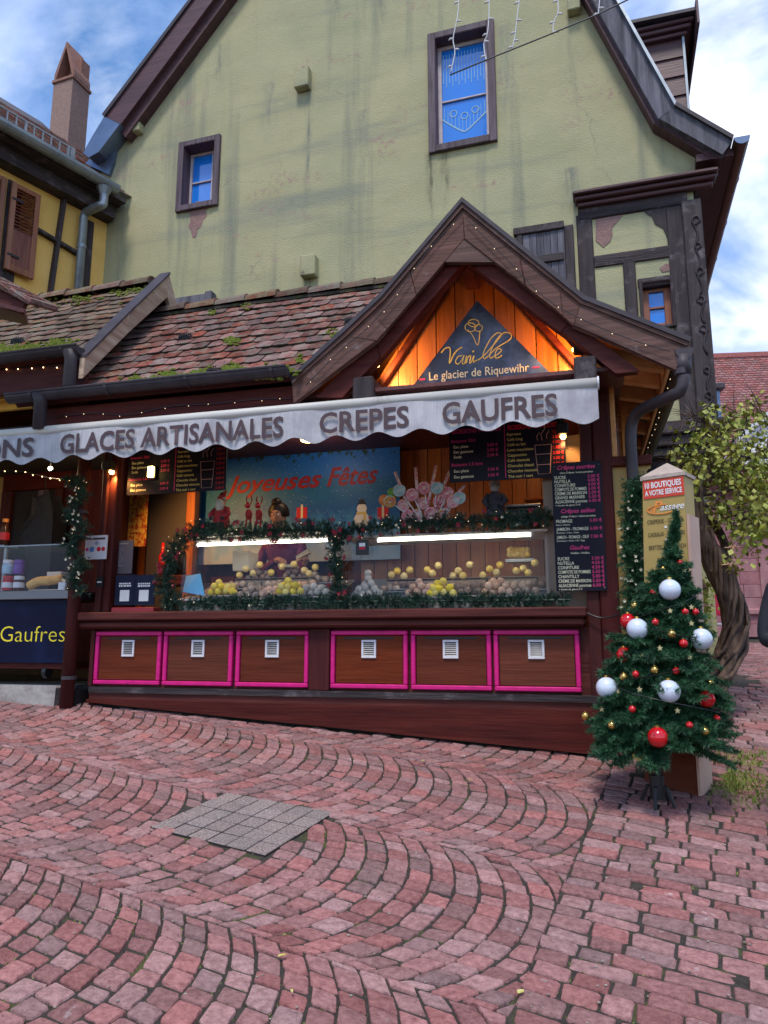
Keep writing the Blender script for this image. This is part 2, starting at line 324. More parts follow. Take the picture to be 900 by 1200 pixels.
def course(s0, s1, w_, h_, lmin, lmax, gap=.0075):
    s = s0+random.uniform(-.008, .010)
    while s < s1:
        l = random.uniform(lmin, lmax) if s > s0+.011 else random.uniform(.13, .20); q = [sw(s, w_), sw(s+l, w_), sw(s+l, w_+h_), sw(s, w_+h_)]; c = sw(s+l/2, w_+h_/2); s += l
        a, b = KF.local(*c); pa, pb = PF.local(*c)
        if c[1] > 19.3 or c[0] > .62*c[1]+.7 or (b > .02 and a < 2.5 and c[1] < 8.5) or (-.42 < pa < .02 and -.02 < pb < .5): continue
        if c[1] > 7.6 and GF.local(*c)[1] > -.05 and GF.local(*c)[0] < 4.1: continue
        cobs.append((q, gap))
w_ = 1.8
while w_ < 6.2:                                   # the edging course that closes the arcs
    h_ = random.uniform(.085, .13); e0, e1 = -.800+random.uniform(0, .012), -.648+random.uniform(-.012, .010); q = [sw(e0, w_), sw(e1, w_), sw(e1, w_+h_), sw(e0, w_+h_)]; c = sw(-.7, w_); w_ += h_
    break
w_ = 1.7
while w_ < 19.5:
    h_ = random.uniform(.075, .12); course(-.804, 6.5, w_, h_, .10, .25); w_ += h_
def cobble(q, gap):
    cx = sum(p[0] for p in q)/4; cy = sum(p[1] for p in q)/4; P = []
    for i in range(4):
        x, y = q[i]; g = gap*random.uniform(.55, 1.15); X, Y = x, y
        for nx, ny in (q[i-1], q[(i+1) % 4]):
            l = sqrt((nx-x)**2+(ny-y)**2)
            if l > 1e-4: k = min(g, l*.3)/l; X += (nx-x)*k; Y += (ny-y)*k
        P.append((X+random.uniform(-.003, .003), Y+random.uniform(-.003, .003)))
    o = []
    for i in range(4):
        a, b, c = P[i-1], P[i], P[(i+1) % 4]; t = random.uniform(.04, .13)
        o += [(b[0]+(a[0]-b[0])*t, b[1]+(a[1]-b[1])*t), (b[0]+(c[0]-b[0])*t*.9+(random.uniform(-.004, .004)), b[1]+(c[1]-b[1])*t*.9)]
    n = 8; top = random.uniform(-.006, .005); tx, ty = random.uniform(-.05, .05), random.uniform(-.05, .05); vs = []
    for sc, h in ((1, -.03), (1, -.006), (.945, 0), (.55, .002)):
        for x, y in o:
            X, Y = cx+(x-cx)*sc, cy+(y-cy)*sc; vs.append((X, Y, gz(X, Y)+top+h+tx*(X-cx)+ty*(Y-cy)+(random.uniform(-.002, .002) if sc < 1 else 0)))
    vs.append((cx, cy, gz(cx, cy)+top+.003))
    fs = [(r*n+i, r*n+(i+1) % n, (r+1)*n+(i+1) % n, (r+1)*n+i) for r in range(3) for i in range(n)] + [(3*n+i, 3*n+(i+1) % n, 4*n) for i in range(n)]
    return vs, fs, (cx, cy)
cobs.sort(key=lambda t: sum(p[1] for p in t[0]) + (3 if not abs(sum(p[0] for p in t[0])) < .56*sum(p[1] for p in t[0]) or sum(p[1] for p in t[0]) < 11 else 0))
rest = MB()
for i, (q, gap) in enumerate(cobs):
    vs_, fs_, c = cobble(q, gap)
    if i < 300:
        mb = MB().add([(x-c[0], y-c[1], z-gz(*c)) for x, y, z in vs_], fs_); me = mb.mesh('cobble', m_cob)
        o = bpy.data.objects.new('cobble', me); COL.objects.link(o); o.parent = pave; o.location = (c[0], c[1], gz(*c))
    else: rest.add(vs_, fs_)
rest.part('cobbles', m_cob, pave, kind='stuff')
# inspection cover of small granite tiles
m_gran = M('speckled_granite', (.17, .125, .112), .85, (.36, .285, .26), 120, bump=.3, bscale=200, rand=.12, lo=.42, hi=.6, dirt=(.13, .105, .105), dscale=3, dlo=.56, dhi=.8, coord='World')
cv = thing('inspection_cover', 'square grey granite tiled inspection cover set into the pink cobbles', 'drain cover', WF, (-.8, 4.43, gz(-.8, 4.43)))
def cvp(i, j, h=0):
    a, b, c, d = COVER; x = (a[0]*(1-i)+d[0]*i)*(1-j)+(b[0]*(1-i)+c[0]*i)*j; y = (a[1]*(1-i)+d[1]*i)*(1-j)+(b[1]*(1-i)+c[1]*i)*j
    return (x, y, gz(x, y)+.004+h)
MB().hexa([cvp(0, 0, -.05), cvp(1, 0, -.05), cvp(1, 1, -.05), cvp(0, 1, -.05), cvp(0, 0, -.004), cvp(1, 0, -.004), cvp(1, 1, -.004), cvp(0, 1, -.004)]).part('frame', m_dark, cv)
for i in range(6):
    for j in range(5):
        e = .012; q = [(i+e*3)/6, (i+1-e*3)/6, (j+e*3)/5, (j+1-e*3)/5]; h = random.uniform(-.002, .002)
        MB().hexa([cvp(q[0], q[2], -.02), cvp(q[1], q[2], -.02), cvp(q[1], q[3], -.02), cvp(q[0], q[3], -.02), cvp(q[0], q[2], h), cvp(q[1], q[2], h), cvp(q[1], q[3], h), cvp(q[0], q[3], h)]).part('tile', m_gran, cv, bevel=.003)
# fallen leaves on the cobbles
m_leafy = M('yellow_dead_leaf', (.55, .45, .08), .7, (.60, .55, .25), 30)
for px, py, lab in ((325, 1127, 'pale yellow fallen leaf on the cobbles left of the foreground middle'), (607, 1171, 'bright yellow fallen leaf lowest on the cobbles right of the middle'), (548, 917, 'yellow fallen leaf in front of the right counter panels'), (499, 894, 'yellow leaf lying nearest the middle of the kiosk baseboard'), (262, 874, 'small pale leaf on the cobbles before the left panels'), (341, 1166, 'tiny orange leaf wedged in a joint at the bottom')):
    x = (px-450)/FPX; yy = -(py-600)/FPX; r = (x, cos(PIT)-yy*sin(PIT), sin(PIT)+yy*cos(PIT)); t = 3.
    for _ in range(60): t -= (CZ+t*r[2]-gz(t*r[0], t*r[1]))/(r[2]-.1835*r[1])*.8
    X, Y = t*r[0], t*r[1]; sz = .022 if 'tiny' not in lab else .012; an = random.uniform(0, 6); mb = MB(); pr = [(0, 0), (.5, .5), (1.2, .35), (1.9, 0), (1.2, -.4), (.5, -.45)]
    top = [(X+sz*(u*cos(an)-v_*sin(an)), Y+sz*(u*sin(an)+v_*cos(an)), gz(X, Y)+.016+.006*abs(v_)+random.uniform(0, .006)) for u, v_ in pr]; mb.slab(top, .0015)
    mb.top('fallen_leaf', m_leafy, lab, 'leaf', WF, (X, Y, gz(X, Y)+.008))
# grass and moss growing at the foot of the pillar and along the lane
m_grass = M('grass_blades', (.10, .17, .02), .7, (.24, .26, .05), 8)
gp = []
for _ in range(2600):
    x, y = random.gauss(2.32, .13), random.gauss(5.2, .22)
    if PF.local(x, y)[0] > .03 and abs(y-5.2) < .5: gp.append((x, y, gz(x, y)-.01))
for _ in range(1400):
    y = random.uniform(5.5, 5.8); x = random.uniform(2.3, 3.4); gp.append((x, y+.04*sin(x*9), gz(x, y)-.012))
gp = np.array(gp); n = len(gp); tip = gp + np.stack([rng.normal(0, .025, n), rng.normal(0, .025, n), .01+.045*rng.random(n)], 1); sd = rng.normal(size=(n, 3))*[.004, .004, 0]
me = npmesh('grass', np.stack([gp-sd, gp+sd, tip], 1).reshape(-1, 3), 3, m_grass); o = bpy.data.objects.new('grass', me); COL.objects.link(o); props(o, 'tufts of grass and moss beside the pillar foot in the lane', 'grass', None, 'stuff')
jm = []                                            # moss in the joints
for _ in range(16000):
    y = random.uniform(2.4, 6.3); x = random.uniform(-.58, .58)*y
    u = sin(x*2.1+1)*cos(y*2.7) + sin(x*5+y*3.3)*.6
    if u > .15 and KF.local(x, y)[1] < -.05: jm.append((x, y, gz(x, y)-.010))
jm = np.array(jm); n = len(jm); tip = jm + np.stack([rng.normal(0, .006, n), rng.normal(0, .006, n), .003+.009*rng.random(n)], 1); sd = rng.normal(size=(n, 3))*[.004, .004, 0]
gr = MB()
for _ in range(420):
    y = random.uniform(2.5, 6.2); x = random.uniform(-.56, .56)*y
    if KF.local(x, y)[1] < -.1: r = random.uniform(.002, .006); gr.ball((x, y, gz(x, y)+.004), r, 5, 3, (1.4, 1, .6))
gr.top('grit', M('pale_grit', (.42, .36, .30), .9, (.20, .15, .12), 60), 'pale grit and crumbs scattered over the cobbles', None, WF, (0, 0, 0), kind='stuff')
me = npmesh('moss', np.stack([jm-sd, jm+sd, tip], 1).reshape(-1, 3), 3, m_grass); o = bpy.data.objects.new('moss', me); COL.objects.link(o); props(o, 'green moss in the joints between the cobbles', 'moss', None, 'stuff')
# ------------------------------------------------------------------ green gabled house
m_green = M('green_roughcast', (.375, .345, .19), .9, (.465, .42, .24), 1.6, (.6, 1, 1.3), bump=.0, detail=9, lo=.3, hi=.7)
def green_extra():
    m = m_green; nt = m.node_tree; N = nt.nodes.new; L = nt.links.new; B = nt.nodes['Principled BSDF']; base = B.inputs['Base Color'].links[0].from_socket
    t = N('ShaderNodeTexCoord').outputs['Object']
    def noise(scale, st, loc=(0, 0, 0), det=6, rough=.6):
        mp = N('ShaderNodeMapping'); mp.inputs['Scale'].default_value = st; mp.inputs['Location'].default_value = loc; L(t, mp.inputs[0]); n = N('ShaderNodeTexNoise'); n.inputs['Scale'].default_value = scale; n.inputs['Detail'].default_value = det; n.inputs['Roughness'].default_value = rough; L(mp.outputs[0], n.inputs['Vector']); return n.outputs[0]
    def ramp(s, a, b, mx=1.):
        r = N('ShaderNodeMapRange'); r.inputs[1].default_value = a; r.inputs[2].default_value = b; r.inputs[4].default_value = mx; L(s, r.inputs[0]); return r.outputs[0]
    def mix(b, f, c):
        x = N('ShaderNodeMixRGB'); L(f, x.inputs[0]); L(b, x.inputs[1]); x.inputs[2].default_value = (*c, 1); return x.outputs[0]
    def mul(a, b):
        x = N('ShaderNodeMath'); x.operation = 'MULTIPLY'; L(a, x.inputs[0]); L(b, x.inputs[1]); return x.outputs[0]
    c = mix(base, ramp(noise(.55, (1, 1, 1), (3, 0, 1), 4), .42, .68, .4), (.27, .30, .185))      # greener damp areas
    c = mix(c, ramp(noise(1.3, (1.6, 1, .12), (0, 0, 5), 7), .53, .70, .75), (.16, .175, .145))       # rain streaks
    c = mix(c, ramp(noise(.9, (.28, 1, 2.2), (2, 0, 0), 7), .55, .72, .6), (.19, .21, .18))      # courses of damp
    pk = mul(ramp(noise(11, (1, 1, 1), (0, 0, 2), 9, .75), .50, .58), ramp(noise(.8, (.8, 1, 2.2), (7, 0, 3), 4), .57, .66))
    c = mix(c, pk, (.36, .215, .19))                                                                 # lost paint
    wv = N('ShaderNodeTexVoronoi'); wv.feature = 'DISTANCE_TO_EDGE'; wv.inputs['Scale'].default_value = .55
    ad = N('ShaderNodeVectorMath'); ad.operation = 'ADD'; nz = N('ShaderNodeTexNoise'); nz.inputs['Scale'].default_value = 3; nz.inputs['Detail'].default_value = 6; L(t, nz.inputs['Vector'])
    sc = N('ShaderNodeVectorMath'); sc.operation = 'SCALE'; sc.inputs[3].default_value = .5; L(nz.outputs['Color'], sc.inputs[0]); L(t, ad.inputs[0]); L(sc.outputs[0], ad.inputs[1]); L(ad.outputs[0], wv.inputs['Vector'])
    c = mix(c, mul(ramp(wv.outputs[0], .006, .0), ramp(noise(.7, (1, 1, 1), (1, 0, 9), 2), .5, .6, .35)), (.14, .14, .11))
    sp = N('ShaderNodeSeparateXYZ'); L(t, sp.inputs[0]); wob = noise(2.2, (1, 1, 1), (4, 0, 4), 5); fade = ramp(noise(5, (3, 1, .5), (0, 0, 7), 6), .35, .7)
    for x0, y0, x1, y1, wd, s, col in STREAKS:
        p, q = GF.at(x0, y0, 0), GF.at(x1, y1, 0); ac = (p[0]+q[0])/2; a = N('ShaderNodeMath'); a.operation = 'MULTIPLY_ADD'; L(wob, a.inputs[0]); a.inputs[1].default_value = .22; a.inputs[2].default_value = -ac-.11
        b = N('ShaderNodeMath'); b.operation = 'ADD'; L(sp.outputs[0], b.inputs[0]); L(a.outputs[0], b.inputs[1]); d = N('ShaderNodeMath'); d.operation = 'ABSOLUTE'; L(b.outputs[0], d.inputs[0])
        zt = p[2]-BASE[house.name][2]; zb = q[2]-BASE[house.name][2]
        m1 = mul(ramp(d.outputs[0], wd, 0.0), mul(ramp(sp.outputs[2], zb, zb+(zt-zb)*.6), ramp(sp.outputs[2], zt+.03, zt-.03)))
        c = mix(c, mul(mul(m1, fade), ramp(m1, 0, 1, s)), col)
    L(c, B.inputs['Base Color'])
    h = N('ShaderNodeMath'); h.operation = 'ADD'; L(noise(26, (1, 1, 2.6), (0, 0, 0), 6, .7), h.inputs[0]); L(ramp(noise(1.1, (1, 1, 1), (0, 0, 0), 3), .3, .7, .6), h.inputs[1])
    b = N('ShaderNodeBump'); b.inputs['Strength'].default_value = .5; b.inputs['Distance'].default_value = .025; L(h.outputs[0], b.inputs['Height']); L(b.outputs[0], B.inputs['Normal'])
m_patch = M('bare_pink_plaster', (.30, .175, .15), .9, (.22, .13, .12), 12, bump=.6)
house = thing('green_house', 'tall green roughcast gabled house with dark barge boards behind the kiosk', 'house', GF, (0, 0, 1))
STREAKS = [(505, 178, 505, 282, .10, 1.6, (.12, .11, .07)), (521, 176, 521, 262, .12, 1.5, (.13, .115, .075)), (357, 100, 362, 330, .10, 1.2, (.17, .18, .15)), (446, -40, 446, 75, .16, 1.3, (.17, .18, .14)), (392, -40, 392, 70, .15, 1.2, (.17, .18, .14)), (415, 130, 436, 230, .14, 1.1, (.19, .20, .16)), (320, 95, 310, 190, .22, 1.0, (.20, .21, .17)), (260, 50, 255, 130, .16, 1.1, (.18, .19, .15)), (670, 195, 670, 270, .22, 1.2, (.17, .18, .15)), (360, 322, 360, 350, .14, 1.4, (.13, .12, .08)), (585, 30, 600, 200, .25, 1.0, (.22, .23, .18))]
green_extra()
def ga(px, py, b=0): p = GF.at(px, py, b); return (p[0], p[2])
XL = lambda z: 11.146 + 1.097*(z+2.837)
def openg(x0, y0, x1, y1):
    p = ga(x0, y0); q = ga(x1, y1); return [(p[0], q[1]), (q[0], q[1]), (q[0], p[1]), (p[0], p[1])]
o1 = openg(510, 48, 574, 160); o2 = openg(217, 174, 250, 236); o3 = openg(612, 285, 668, 350)
left, right = -4.62, 2.62
outl = [(left, 1.0), (right, 1.0), (right, 6.75), (4.0, 6.85), (4.2, 7.02), (3.55, 7.62), (.78, 14.9), (-4.62, 9.05)]
MB().prism(outl, 0, .30, [o1, o2, o3]).part('wall', m_green, house)
MB().box(left+.02, 3.7, .31, .33, 1, 6.7).part('backing', m_dark, house)
MB().box(left+.02, 3.7, 5.5, 5.6, 1, 6.7).part('rear_wall', m_green, house)
# attached mouldering patch and ties
def boss(px0, py0, px1, py1):
    p = ga(px0, py0, -.12); q = ga(px1, py1, -.12); MB().box(p[0], q[0], -.13, .0, q[1], p[1]).part('beam_end', m_green, house, bevel=.012)
boss(345, 80, 361, 99); boss(352, 300, 369, 321); boss(148, 135, 163, 152); boss(664, -4, 680, 9)
# verges
def gpath(pts, b): return [ga(x, y, b) for x, y in pts]
bo = gpath([(245, -2), (126, 133)], -.22); bi = gpath([(249, -2), (146, 144)], -.22)
Lo = [(-1.0, 13.45), ga(122, 139, -.22)]; 
def strip(o, i, b0, b1, mat, name, parent=house): return MB().prism([*o, *reversed(i)], b0, b1).part(name, mat, parent, bevel=.006)
l0, l1 = ga(245, 0, -.22), ga(124, 139, -.22); k0, k1 = ga(258, 0, -.22), ga(138, 152, -.22)
ext = lambda p, q, t: (p[0]+(p[0]-q[0])*t, p[1]+(p[1]-q[1])*t)
apx = (.80, 15.25)
strip([apx, l1], [(.80, 14.85), k1], -.24, -.16, m_plumx, 'barge_board')
strip([(apx[0], apx[1]+.06), (l1[0]-.04, l1[1]+.05)], [(apx[0], apx[1]+.015), l1], -.27, 5.6, m_gut, 'roof_slope')
strip([(.80, 14.84), k1], [(.80, 14.7), (k1[0]+.1, k1[1]-.1)], -.16, .0, m_plumy, 'soffit')
# copper foot of the left verge and its blue cheek
f0, f1 = ga(124, 139, -.22), ga(100, 181, -.22)
strip([f0, ga(107, 168, -.22), f1], [ga(143, 147, -.22), ga(118, 180, -.22), ga(106, 186, -.22)], -.26, .1, m_blueflash, 'verge_flashing')
MB().prism([ga(140, 152, -.05), ga(106, 186, -.05), ga(100, 192, -.05), ga(128, 205, -.05), ga(133, 190, -.05)], -.06, .0).part('flashing_cheek', m_blueflash, house)
# right verge: steep upper part, kink, flared foot
r_o = [(apx[0]+.05, apx[1]+.1), ga(790, 128, -.22), ga(857, 167, -.22)]; r_i = [(.80, 14.75), ga(772, 141, -.22), ga(846, 182, -.22)]
strip([r_o[0], r_o[1]], [r_i[0], r_i[1]], -.24, -.17, m_greyz, 'barge_board'); strip([r_o[1], r_o[2]], [r_i[1], r_i[2]], -.25, -.17, m_greyz, 'barge_board')
r_s = [(.8, 14.6), ga(766, 150, -.1), ga(834, 190, -.1)]
for i in (0, 1): strip([r_i[i], r_i[i+1]], [r_s[i], r_s[i+1]], -.17, .02, m_plumy, 'soffit')
up = lambda p, d: (p[0]+d*.5, p[1]+d)
for i in (0, 1): strip([up(r_o[i], .042), up(r_o[i+1], .042)], [up(r_o[i], .004), up(r_o[i+1], .004)], -.29, 5.6, m_zinc if i == 0 else m_gut, 'roof_slope')
# right eave: soffit running back, box cornice, brown gutter
gA = GF.at(866, 178, -.2); 
MB().box(3.86, 4.26, -.16, 5.5, 6.86, 6.95).part('eave_soffit', m_plumy, house)
MB().box(4.0, 4.1, -.02, 5.5, 6.72, 6.857).part('cornice_moulding', m_plumy, house); MB().box(3.9, 3.997, .0, 5.5, 6.6, 6.857).part('cornice_moulding', m_plumy, house)
mb = MB(); gc = (4.33, 6.98); n = 9; prof = [(gc[0]-.085*cos(pi*i/n), gc[1]-.09*sin(pi*i/n)) for i in range(n+1)]
for b0, b1 in ((-.3, 5.6),): mb.prism(prof, b0, b1)
mb.part('gutter', m_cop, house)
for b in (.5, 1.5, 2.5, 3.5, 4.5): MB().prism([(gc[0]-.095*cos(pi*i/n), gc[1]+.01-.1*sin(pi*i/n)) for i in range(n+1)], b, b+.03).part('gutter_bracket', m_cop, house)
MB().prism([(p[0], p[1]) for p in prof], -.31, -.302).part('gutter_cap', m_blueflash, house)
# front cornice over the timbered corner
ca, cb = ga(668, 222), ga(833, 195)
cz1, cz0 = GF.at(668, 224, -.2)[2], GF.at(672, 243, -.09)[2]; ch = (cz1-cz0)/3
for d, z0, z1, w0 in ((.20, cz1-ch*.9, cz1, 0), (.15, cz1-ch*2+.003, cz1-ch*.9-.003, .02), (.09, cz0, cz1-ch*2, .05)):
    MB().box(2.45+w0, 4.08-w0, -d, .0, z0, z1).part('cornice_moulding', m_plumx, house, bevel=.012)
# timbered corner (frame, plaster infill, carved post)
def tbox(x0, y0, x1, y1, d, mat, name, b1=.2, bevel=.012):
    p = ga(x0, y0, -d); q = ga(x1, y1, -d); return MB().box(p[0], q[0], -d, b1, q[1], p[1]).part(name, mat, house, bevel=bevel)
zt = 3.72
def vpost(xa, xb, ytop, ybot, d, mat, name, z0=None):
    ym = (ytop+ybot)/2; p = ga(xa, ym, -d); q = ga(xb, ym, -d); t = ga((xa+xb)/2, ytop, -d)[1]; u = ga((xa+xb)/2, ybot, -d)[1] if z0 is None else z0
    return MB().box(p[0], q[0], -d, .2, u, t).part(name, mat, house, bevel=.012)
vpost(679, 698, 250, 420, .02, m_darkz, 'timber_post', 3.8)
vpost(786, 806, 240, 420, .021, m_darkz, 'timber_post', 3.8)
vpost(805, 829, 232, 420, .06, m_darkz, 'carved_post', 3.8)
tbox(677, 244, 806, 238, .026, m_darkx, 'timber_rail'); zz1, zz0 = ga(699, 300)[1], ga(699, 314)[1]; aL_, aR_ = ga(696, 300)[0], ga(788, 300)[0]; MB().box(aL_, aR_, -.019, .2, zz0, zz1).part('timber_rail', m_darkx, house, bevel=.012); zz1, zz0 = ga(749, 327)[1], ga(749, 338)[1]; MB().box(ga(747, 330)[0], aR_, -.018, .2, zz0, zz1).part('timber_rail', m_darkx, house, bevel=.012)
vpost(733, 748, 306, 420, .022, m_darkz, 'timber_post', 3.8)
p0, p1 = ga(690, 262), ga(815, 262)
o4 = openg(752, 334, 789, 381)
MB().prism([(2.62, 3.8), (3.82, 3.8), (3.82, 6.6), (2.62, 6.6)], .004, .2, [o4]).part('plaster_infill', m_green, house)
pk = [ga(*q) for q in ((698, 257), (731, 251), (724, 259), (717, 267), (718, 275), (715, 283), (707, 290), (698, 282))]; MB().prism(pk, -.004, .01).part('bare_plaster', m_patch, house)
pk = [ga(*q) for q in ((773, 314), (780, 309), (786, 309), (787, 317), (776, 319))]; MB().prism(pk, -.004, .01).part('bare_plaster', m_patch, house)
pk = [ga(*q) for q in ((754, 246), (786, 239), (787, 277), (782, 279), (777, 267), (768, 263), (764, 254), (757, 250))]; MB().prism(pk, -.010, .01).part('exposed_lath', m_darkz, house)
pk = [ga(*q) for q in ((222, 250), (219, 245), (231, 236), (244, 236), (245, 243), (241, 247), (243, 253), (238, 258), (236, 265), (231, 270), (230, 278), (226, 279), (224, 271), (221, 266), (223, 258))]; MB().prism(pk, -.004, .01).part('bare_plaster', m_patch, house)
for k in range(8):                                 # scrolls of the carved post
    z = 6.2-.36*k+random.uniform(-.07, .07); x = GF.at(818, 300, -.06)[0]; mb = MB(); sg_ = random.choice((-1, 1)); f_ = random.uniform(.7, 1.2); pts = [(x+.045*f_*cos(t)*(1-t/9)*sg_, -.066, z+.07*f_*sin(t)*(1-t/9)) for t in [i*.45 for i in range(14)]][::-1] + [(x-sg_*.02+.035*sg_*sin(i*.6), -.066, z-.04-.05*i) for i in range(6)]
    mb.tube(pts, .013, 5).part('carved_scroll', m_darkz, house, smooth=True)
# jetty beams above the recessed ground floor
for i, (z0, z1, d) in enumerate(((3.63, 3.78, .12), (3.50, 3.625, .08), (3.39, 3.495, .04), (3.22, 3.385, -.06))):
    MB().box(2.66, 4.0-.03*i, -d, .35, z0, z1).part('jetty_beam', m_darkx, house, bevel=.015)
MB().box(2.62, 3.75, .3, .5, 1.0, 3.22).part('lower_wall', m_green, house)
# windows
def window(op, px_frame, name, fmat, depth, sash, sm, dv, dh, curtain=False, sill=False):
    (a0, z0), (a1, _), (_, z1) = op[0], op[1], op[2]; f = px_frame
    fr_ = MB(); 
    fr_.box(a0-f, a0, -.05, .1, z0-f, z1+f); fr_.box(a1, a1+f, -.05, .1, z0-f, z1+f); fr_.box(a0, a1, -.047, .1, z1, z1+f); fr_.box(a0, a1, -.06, .1, z0-f, z0)
    wd = fr_.part('window', fmat, house, bevel=.008)
    s = sash; b = depth
    m2 = MB(); m2.box(a0, a0+s, b, b+.05, z0, z1); m2.box(a1-s, a1, b, b+.05, z0, z1); m2.box(a0+s, a1-s, b+.002, b+.05, z1-s, z1); m2.box(a0+s, a1-s, b+.002, b+.05, z0, z0+s)
    for t in dv: m2.box(a0+(a1-a0)*t-.012, a0+(a1-a0)*t+.012, b+.006, b+.045, z0+s, z1-s)
    for t in dh: m2.box(a0+s, a1-s, b+.004, b+.044, z0+(z1-z0)*t-.013, z0+(z1-z0)*t+.013)
    m2.part('sash', sm, wd, bevel=.004); MB().box(a0+s, a1-s, b+.03, b+.036, z0+s, z1-s).part('pane', m_pane, wd)
    rv = MB(); rv.box(a0-.01, a0+.002, -.04, b, z0, z1).box(a1-.002, a1+.01, -.04, b, z0, z1).box(a0, a1, -.04, b, z1-.002, z1+.01).box(a0, a1, -.04, b+.1, z0-.01, z0+.004); rv.part('reveal', m_plumz, wd)
    return wd, (a0+s, a1-s, z0+s, z1-s, b)
m_wframe = wood('worn_plum_window_frame', (.065, .042, .048), (.14, .10, .12), GZ, .75, bump=.6, scale=20)
m_wsash = M('pale_mauve_sash', (.40, .33, .36), .5, (.50, .44, .46), 9)
w1, (a0, a1, z0, z1, b) = window(o1, .10, 'window', m_wframe, .13, .055, m_wsash, (), (.47,))
m_lace = M('lace', (.30, .48, .62), .8)
lc = MB(); n = 14
for i in range(n): x = a0+(a1-a0)*(i+.5)/n; lc.box(x-.004, x+.004, b+.025, b+.028, z0+(.62 if i % 2 else .66)*(z1-z0), z1-.06)
low = lambda t: z0+(z1-z0)*(.14+.16*abs(2*t-1)**1.2)
for i in range(20):
    t, u = i/20, (i+1)/20; lc.beam((a0+(a1-a0)*t, b+.0265, low(t)), (a0+(a1-a0)*u, b+.0265, low(u)), .004, .02)
for i in range(12):
    t = (i+.5)/12; lc.box(a0+(a1-a0)*t-.003, a0+(a1-a0)*t+.003, b+.025, b+.028, low(t), low(t)+.2)
for cx_ in (.25, .5, .75):
    for k in range(10): u, v_ = 2*pi*k/10, 2*pi*(k+1)/10; c = (a0+(a1-a0)*cx_, z0+(z1-z0)*(.34 if cx_ != .5 else .30)); lc.beam((c[0]+.05*cos(u), b+.0265, c[1]+.05*sin(u)), (c[0]+.05*cos(v_), b+.0265, c[1]+.05*sin(v_)), .004, .012)
lc.part('lace_curtain', m_lace, w1, kind='stuff')
window(o2, .09, 'window', m_wframe, .16, .04, m_wsash, (.72,), (.5,))
m_orw = wood('orange_brown_sash', (.22, .075, .04), (.32, .12, .06), GZ, .5)
window(o4, .035, 'window', m_darkz, .07, .075, m_orw, (), (.5,))
# closed weathered shutter window
sw_ = MB(); p, q = ga(606, 278), ga(676, 350); a0, z1 = p; a1 = q[0]; zb = 4.6
sw_.box(a0, a0+.07, -.05, .1, zb, z1); sw_.box(a1-.11, a1, -.055, .1, zb, z1+.03); sw_.box(a0-.04, a1-.11, -.06, .1, z1, z1+.10)
ws = sw_.part('shuttered_window', m_darkz, house, bevel=.01)
nb = 6
for i in range(nb): MB().box(a0+.07+(a1-.18-a0)*i/nb+.003, a0+.07+(a1-.18-a0)*(i+1)/nb-.003, -.03+random.uniform(0, .006), .01, zb, z1-.004).part('board', m_greyz, ws)
MB().box(a0+.09, a1-.13, -.06, -.03, z1-.42, z1-.32).part('ledge_bar', m_darkx, ws, bevel=.008)
# low lean-to frame half hidden behind the kiosk ridge
p = ga(196, 352, -.1); q = ga(249, 343, -.1); MB().box(p[0], q[0], -.12, .0, q[1]-.18, q[1]).box(q[0]-.10, q[0]+.005, -.14, .0, q[1]-.3, q[1]+.02).part('low_beam', m_greyz, house, bevel=.008)
# clad dormer on the right slope
dz = MB()
d0 = GF.at(808, 137, 1.0); d1 = GF.at(755, 40, 1.0); ax1 = GF.at(800, 60, 1.0)[0]; zt_ = GF.at(800, 44, 1.0)[2]; zb_ = 6.9
MB().box(2.4, ax1-.02, 1.03, 2.3, zb_, zt_).part('dormer_core', m_dark, house)
nr = 9
for i in range(nr):
    z0 = zb_+(zt_-zb_)*i/nr; z1 = zb_+(zt_-zb_)*(i+1)/nr
    MB().hexa([(2.4, .985, z0), (ax1, .985, z0), (ax1, 1.028, z0), (2.4, 1.028, z0), (2.4, 1.008, z1-.004), (ax1, 1.008, z1-.004), (ax1, 1.028, z1-.004), (2.4, 1.028, z1-.004)]).part('cladding_board', m_plumx, house)
MB().box(ax1, ax1+.03, .97, 2.3, zb_, zt_).part('dormer_corner', m_zinc, house)
for i, (d, h) in enumerate(((.05, .055), (.10, .06), (.14, .06))): MB().box(2.4, ax1+.03+d*.9, .99-d, 2.3+d, zt_+.06*i+.003*i, zt_+.06*i+h).part('dormer_cornice', m_plumx, house, bevel=.01)
zr = zt_+.19; MB().slab([(2.3, .78, zr+.05), (ax1+.17, .78, zr), (ax1+.17, 2.6, zr), (2.3, 2.6, zr+.05)], .05).part('dormer_roof', m_gut, house)
MB().box(ax1+.17, ax1+.20, .72, 2.7, zr-.25, zr+.12).part('dormer_edge_trim', m_plumz, house)
